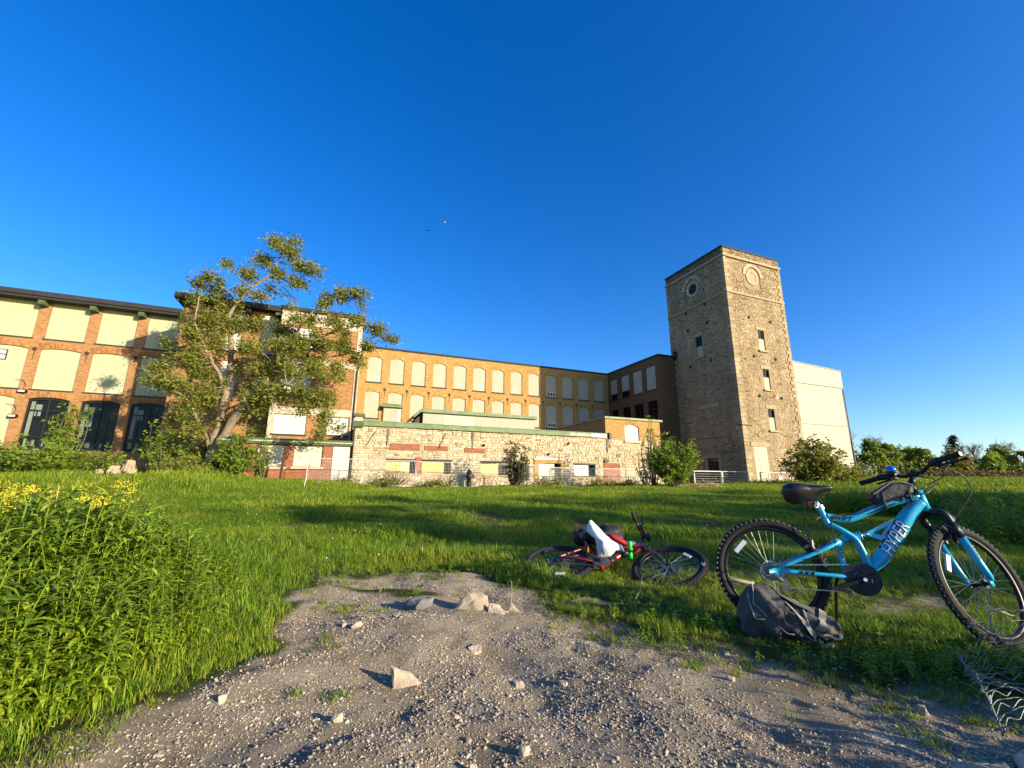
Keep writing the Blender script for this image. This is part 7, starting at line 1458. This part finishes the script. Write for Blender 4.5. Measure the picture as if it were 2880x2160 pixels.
# ------------------------------------------------------------------ red bicycle lying in the grass
def red_bike():
    Rw = .355; tyr = .029; th = R(-14.5); lean = R(73)
    cx, cy = .49, 4.66; zc = .10
    t = thing('lying_bike', 'red and black mountain bike lying on its side in the grass', 'bicycle'); M = frame_matrix((cx, cy, zc), th, lean); t.matrix_world = M
    V = lambda u, w_, y=0.0: Vector((u, y, w_))
    wheel(t, V(0, 0), Matrix.Identity(4), Rw, tyr, 70, 32, -1.35, cass=.062, dust=False, disc=True)
    fr = MB(); fr.tube([V(.85, .42), V(.62, .24), V(.435, -.035)], [.028, .032, .030], 12); fr.tube(smooth([V(.86, .47), V(.62, .40), V(.33, .35)], 4), [.022, .022, .021, .02, .02, .019, .018, .018, .018][:9], 12); fr.tube([V(.435, -.035), V(.30, .42)], .018, 12); fr.tube([V(.825, .52), V(.872, .385)], .026, 14)
    for y in (-.06, .06): fr.tube([V(.42, -.03, y * .6), V(.28, -.02, y), V(.02, 0, y)], .012, 8); fr.tube(smooth([V(.32, .33, y * .4), V(.26, .26, y * .8), V(.12, .12, y), V(.01, .01, y)], 4), .011, 8)
    fr.lathe(V(.435, -.035, -.036), [(.024, 0), (.024, .072)], 14, (0, 1, 0)); add('frame', fr.mesh('frame', red, True), t)
    band = MB()
    for u0, w0, u1, w1 in ((.72, .318, .62, .24), (.56, .155, .50, .06)): band.tube([V(u0, w0), V(u1, w1)], .0335, 12)
    add('frame_band', band.mesh('frame_band', plast, True), t)
    ck = MB(); bb = V(.435, -.035); ck.ring((bb.x, -.055, bb.z), .082, [(.006, .002), (.006, -.002), (-.05, -.005), (-.05, -.001)], 40); ck.lathe((bb.x, -.068, bb.z), [(.03, 0), (.03, .03)], 16, (0, 1, 0)); a1 = Vector((-.145, 0, .09)); ck.tube([bb + Vector((0, -.075, 0)), bb + a1 + Vector((0, -.085, 0))], [.016, .013], 8); ck.tube([bb + Vector((0, .05, 0)), bb - a1 + Vector((0, .085, 0))], [.016, .013], 8); add('crankset', ck.mesh('crankset', mat('crank_grey', (.16, .16, .16), (.05, .05, .05), 9, .35, .6)), t); pedal(t, bb + a1 + Vector((0, -.095, 0)), 1.2); pedal(t, bb - a1 + Vector((0, .095, 0)), .3)
    ch = MB(); ch.tube([bb + Vector((0, -.05, .08)), V(0, .05, -.05)], .004, 5); ch.tube([bb + Vector((0, -.05, -.08)), V(.03, -.09, -.05)], .004, 5); add('chain', ch.mesh('chain', steel), t)
    dr = MB().tube([V(.0, -.01, -.07), V(.03, -.05, -.075), V(.05, -.10, -.065)], .012, 8); add('derailleur', dr.mesh('derailleur', plast), t)
    add('seat_post', MB().tube([V(.30, .42), V(.265, .53)], .014, 10).mesh('seat_post', plast), t)
    sd = MB(); vs = []; n = 10; pr = [(.11, .53, .02, .012), (.15, .545, .075, .03), (.21, .55, .07, .035), (.28, .55, .04, .03), (.36, .55, .02, .02), (.38, .545, .008, .01)]
    for u, w_, hw, hh in pr: vs += [V(u, w_ + hh * math.sin(2 * math.pi * j / n), hw * math.cos(2 * math.pi * j / n)) for j in range(n)]
    sd.add(vs, [(i * n + j, i * n + (j + 1) % n, (i + 1) * n + (j + 1) % n, (i + 1) * n + j) for i in range(5) for j in range(n)] + [tuple(range(n)), tuple(range(5 * n, 6 * n))]); add('saddle', sd.mesh('saddle', MATS['saddle_black'], True), t)
    axd = Vector((-.33, 0, .944)); p0 = V(.85, .45); S = steer_matrix(p0, axd, R(-13)); sa_ = lambda k, y=0.0, f=0.0: p0 + axd * k + Vector((0, y, 0)) + Vector((.944, 0, .33)) * f; hub = V(1.075, .005); kh = (hub - p0).dot(axd)
    T = lambda mb: setattr(mb, 'v', [tuple(S @ Vector(v)) for v in mb.v])
    fk = MB(); fk.tube([sa_(-.07, -.06), sa_(-.075, 0, .01), sa_(-.07, .06)], .022, 10)
    for y in (-.062, .062): fk.tube([sa_(-.07, y, .01), sa_(-.23, y, .016)], .016, 10); fk.tube([sa_(-.23, y, .016), sa_(kh + .02, y, .04)], [.022, .016], 10)
    T(fk); add('fork', fk.mesh('fork', mat('fork_black', (.02, .02, .022), (.12, .12, .12), 9, .25, .4), True), t)
    Mw = S.to_3x3().to_4x4(); w_ = wheel(t, S @ hub, Mw, Rw, tyr, 70, 32, .6, dust=False, disc=True)
    tx = text_mesh('29', .05, .1); 
    for v in tx.vertices: a = -.25 + -(v.co.x) / .30; r_ = Rw - tyr * 1.2 + v.co.y; v.co = Vector((r_ * math.cos(a), -tyr - .003, r_ * math.sin(a)))
    tx.materials.clear(); tx.materials.append(wht); add('lettering', tx, w_)
    hb = MB(); bc = sa_(.10, 0, .06); bp = lambda y, up=0.0, f=0.0: bc + Vector((0, y, 0)) + axd * up + Vector((.944, 0, .33)) * f
    hb.tube([sa_(.06), bp(0)], .018, 10); hb.tube([bp(-.34, .02, -.03), bp(-.1, .01, 0), bp(0), bp(.1, .01, 0), bp(.34, .02, -.03)], .012, 10); T(hb); ho = add('handlebar', hb.mesh('handlebar', plast, True), t)
    for s_ in (-1, 1):
        g = MB().tube([bp(s_ * .22, .016, -.016), bp(s_ * .345, .02, -.031)], .0175, 10); T(g); add('grip', g.mesh('grip', rubber, True), ho)
        l_ = MB().tube([bp(s_ * .16, .01, .0), bp(s_ * .19, -.0, .05), bp(s_ * .29, -.01, .055)], .008, 6).obox(bp(s_ * .16, 0, .0), (.06, .05, .05), Matrix.Identity(3)); T(l_); add('brake_lever', l_.mesh('brake_lever', plast), ho)
    ph = MB().obox(bp(-.07, .03, .03), (.03, .09, .06), Matrix.Identity(3)).obox(bp(-.02, .0, .06), (.05, .05, .07), Matrix.Identity(3)); T(ph); add('lamp_holder', ph.mesh('lamp_holder', plast), t)
    cb = MB().tube(smooth([tuple(S @ bp(-.16, 0, .02)), tuple(S @ bp(-.1, -.05, .14)), tuple(S @ bp(-.02, -.2, .13)), tuple(S @ sa_(-.3, -.03, .06))], 5), .004, 6); add('cables', cb.mesh('cables', plast), t)
    # things strapped to it
    Wd = lambda u, w__, y=0.0: M @ Vector((u, y, w__))
    c = Wd(.50, .44, -.12); bp_ = blob((0, 0, 0), (.20, .15, .12), None, 26, 18, lambda d_: 1 + .28 * mnoise.noise(d_ * 1.8) + .06 * mnoise.noise(d_ * 5)); o = add('backpack', bp_.mesh('backpack', MATS['black_nylon'], True), loc=(c.x, c.y + .06, c.z - .02)); tag(o, 'black rumpled backpack lying on the red bicycle behind the white bag', 'backpack')
    bp2 = blob((0, 0, 0), (.11, .06, .035), Matrix.Rotation(.45, 3, 'Y'), 14, 8, lambda d_: 1 + .15 * mnoise.noise(d_ * 3)); o2 = add('red_pouch', bp2.mesh('red_pouch', mat('red_cloth', (.36, .02, .03), (.25, .012, .02), 12, .7), True), loc=(c.x + .07, c.y - .10, c.z - .03)); tag(o2, 'dark red cloth pouch showing below the white bag', 'pouch')
    p3 = blob((0, 0, 0), (.115, .10, .085), None, 20, 14, lambda d_: 1 + .30 * mnoise.noise(d_ * 2.0) + .05 * mnoise.noise(d_ * 5)); o3 = add('saddle_bag', p3.mesh('saddle_bag', MATS['black_nylon'], True), loc=tuple(Wd(.22, .50, -.07))); tag(o3, 'small black bag at the saddle of the red bicycle', 'bag')
    # white plastic bag
    wm, t_, N, L, P = _new('white_plastic'); P.inputs['Base Color'].default_value = (.80, .81, .84, 1); P.inputs['Roughness'].default_value = .35
    tr = N.new('ShaderNodeBsdfTranslucent'); tr.inputs['Color'].default_value = (.8, .82, .85, 1); ms = N.new('ShaderNodeMixShader'); ms.inputs[0].default_value = .35; L.new(P.outputs[0], ms.inputs[1]); L.new(tr.outputs[0], ms.inputs[2]); L.new(ms.outputs[0], N['Material Output'].inputs['Surface'])
    y = 4.78
    outl = [(-.160, .0, .362), (-.192, .0, .250), (-.150, -.02, .215), (-.110, -.04, .185), (-.080, -.06, -.01), (.035, -.07, .005), (.100, -.06, .072), (.198, -.02, .055), (.175, .0, .115), (.075, .0, .168), (.010, .0, .225), (-.062, .0, .300), (-.132, .0, .368)]
    ctr = [(-.15, -.02, .345), (-.12, -.05, .275), (-.04, -.10, .17), (.02, -.11, .11), (.11, -.07, .135)]
    import bmesh
    bm = bmesh.new(); ov = [bm.verts.new(p) for p in outl]; cvv = [bm.verts.new(p) for p in ctr]
    for a, b_, c1 in ((0, 1, 0), (1, 2, 1), (2, 3, 2), (3, 4, 2), (4, 5, 3), (5, 6, 3), (6, 7, 4), (7, 8, 4), (8, 9, 4), (9, 10, 3), (10, 11, 2), (11, 12, 1)): bm.faces.new((ov[a], ov[b_], cvv[c1]))
    for q_ in ((ov[12], ov[0], cvv[0]), (ov[1], cvv[1], cvv[0]), (ov[12], cvv[0], cvv[1]), (ov[2], cvv[2], cvv[1]), (ov[11], cvv[1], cvv[2]), (ov[4], cvv[3], cvv[2]), (ov[10], cvv[2], cvv[3]), (ov[6], cvv[4], cvv[3]), (ov[9], cvv[3], cvv[4])): bm.faces.new(q_)
    bmesh.ops.recalc_face_normals(bm, faces=bm.faces); bmesh.ops.subdivide_edges(bm, edges=bm.edges, cuts=3, use_grid_fill=True)
    for v in bm.verts: q_ = v.co.copy(); v.co.y += .020 * mnoise.noise(q_ * 9) + .012 * mnoise.noise(q_ * 22) + .02; v.co += Vector(mnoise.noise_vector(q_ * 15)) * .003
    front_ = list(bm.faces); bmesh.ops.solidify(bm, geom=front_, thickness=.002); me = bpy.data.meshes.new('plastic_bag'); bm.to_mesh(me); bm.free(); me.materials.append(wm); me.polygons.foreach_set('use_smooth', [True] * len(me.polygons))
    o = add('plastic_bag', me, loc=(.99, y - .06, .15)); tag(o, 'white plastic carrier bag stuck upright on the lying red bicycle', 'plastic bag')
    gm = mat('neon_green', (.03, .52, .05), (.02, .42, .04), 9, .35); t2 = thing('green_bottle', 'neon green tube bottle held upright at the frame of the red bicycle', 'bottle', tuple(Wd(.72, .20, -.07)))
    add('body', MB().lathe((0, 0, -.08), [(.016, 0), (.024, .004), (.024, .05), (.021, .055), (.021, .06), (.024, .065), (.024, .16), (.018, .17), (.01, .172)], 14).mesh('body', gm, True), t2); add('band', MB().lathe((0, 0, -.012), [(.0255, 0), (.0255, .02)], 14).mesh('band', blk), t2)
    gl = glass_mat('clear_bottle', (.55, .6, .66), .35, .1); t3 = thing('water_bottle', 'small clear water bottle with blue label in front of the white bag', 'bottle', tuple(Wd(.455, .16, -.09)), 0); t3.rotation_euler = (.25, -.1, 0)
    add('body', MB().lathe((0, 0, -.05), [(.02, 0), (.03, .005), (.03, .075), (.028, .085), (.013, .115), (.013, .125)], 14).mesh('body', gl, True), t3); add('label', MB().lathe((0, 0, -.035), [(.0306, 0), (.0306, .035)], 14).mesh('label', mat('purple_label', (.05, .04, .22), (.3, .3, .4), 20)), t3); add('cap', MB().lathe((0, 0, .075), [(.015, 0), (.015, .014)], 12).mesh('cap', whiteM), t3)
    o = add('cloth_rag', blob((0, 0, 0), (.075, .05, .022), Matrix.Rotation(.4, 3, 'Z'), 12, 7, lambda d_: 1 + .3 * mnoise.noise(d_ * 4)).mesh('cloth_rag', mat('rag', (.30, .30, .36), (.06, .05, .14), 30), True), loc=tuple(Wd(.72, .42, -.05))); tag(o, 'grey rag tied on the top tube of the red bicycle', 'rag')
red_bike()

# ------------------------------------------------------------------ crumpled chain link netting at the right edge
def netting():
    t = thing('wire_netting', 'crumpled rusty chain link wire netting at the right edge of the path', 'netting', (1.80, 1.76, gz1(1.9, 1.9)))
    rng = np.random.default_rng(61); wire = mat('netting_wire', (.26, .28, .25), (.13, .12, .10), 40, .6, .3)
    def surf(a, b_):   # a along the sheet's rows (0..1 left to right), b_ from its foot (0) to its top (1): a drooping crumpled fold
        x = -.03 + .47 * b_ + .95 * a; y = .60 * b_ + .06 * a + .03 * math.sin(9 * a); z = .01 + .05 * math.sin(3.1 * a + 1) + .26 * (max(b_, 0.0) ** 1.5) * (.35 + .65 * a) + .05 * math.sin(7 * a + 5 * b_) + .03 * mnoise.noise(Vector((a * 5, b_ * 5, 1)))
        return Vector((x, y, max(z, .0)))
    rows = 20; cols = 9; mb = MB()
    for r_ in range(rows):
        pts = []
        for k in range(cols * 4 + 1):
            a = k / (cols * 4); s_ = (k % 4); off = (.06, .40, .74, .40)[s_]; b_ = (r_ + off * 1.04 - .02) / rows; p = surf(a, b_); p.z += (.006, 0, -.006, 0)[s_] * (1 if r_ % 2 else -1); pts.append(p)
        mb.tube(smooth(pts, 2), .0016, 4, 0, False)
    add('mesh', mb.mesh('mesh', wire), t)
    e = MB(); e.tube([surf(0, k / 20) for k in range(21)], .004, 5, 0, False)
    for k in range(34): p = surf(0, k / 34); d_ = Vector((rng.normal() * .012, rng.normal() * .012, .014)); e.tube([p - d_, p + d_], .003, 4, 0, False)
    add('twisted_edge', e.mesh('twisted_edge', wire), t)
    l_ = MB()
    for q_ in range(7):
        c = surf(.2 + q_ * .12, 1.0) + Vector((0, .02, .015)); l_.tube([c + Vector((.055 * math.cos(a), .03 * math.sin(a), .012 * math.sin(a * 2) + q_ * .008)) for a in np.linspace(0, 6.0, 15)], .0034, 5, 0, False)
    add('loose_loops', l_.mesh('loose_loops', wire), t)
netting()
# unseen shrubs, added to shade the netting and the lower right path
shrub('shade_shrub', 'added low shrub just beyond the netting, unseen, for its shade', 'shrub', 3.45, 1.45, .75, .6, 44, 3600, .08, leafBright, 130)
shrub('shade_shrub', 'added low shrub beside the path, out of view, for its shade', 'shrub', 2.85, .75, .5, .5, 40, 3000, .08, leafBright, 131)
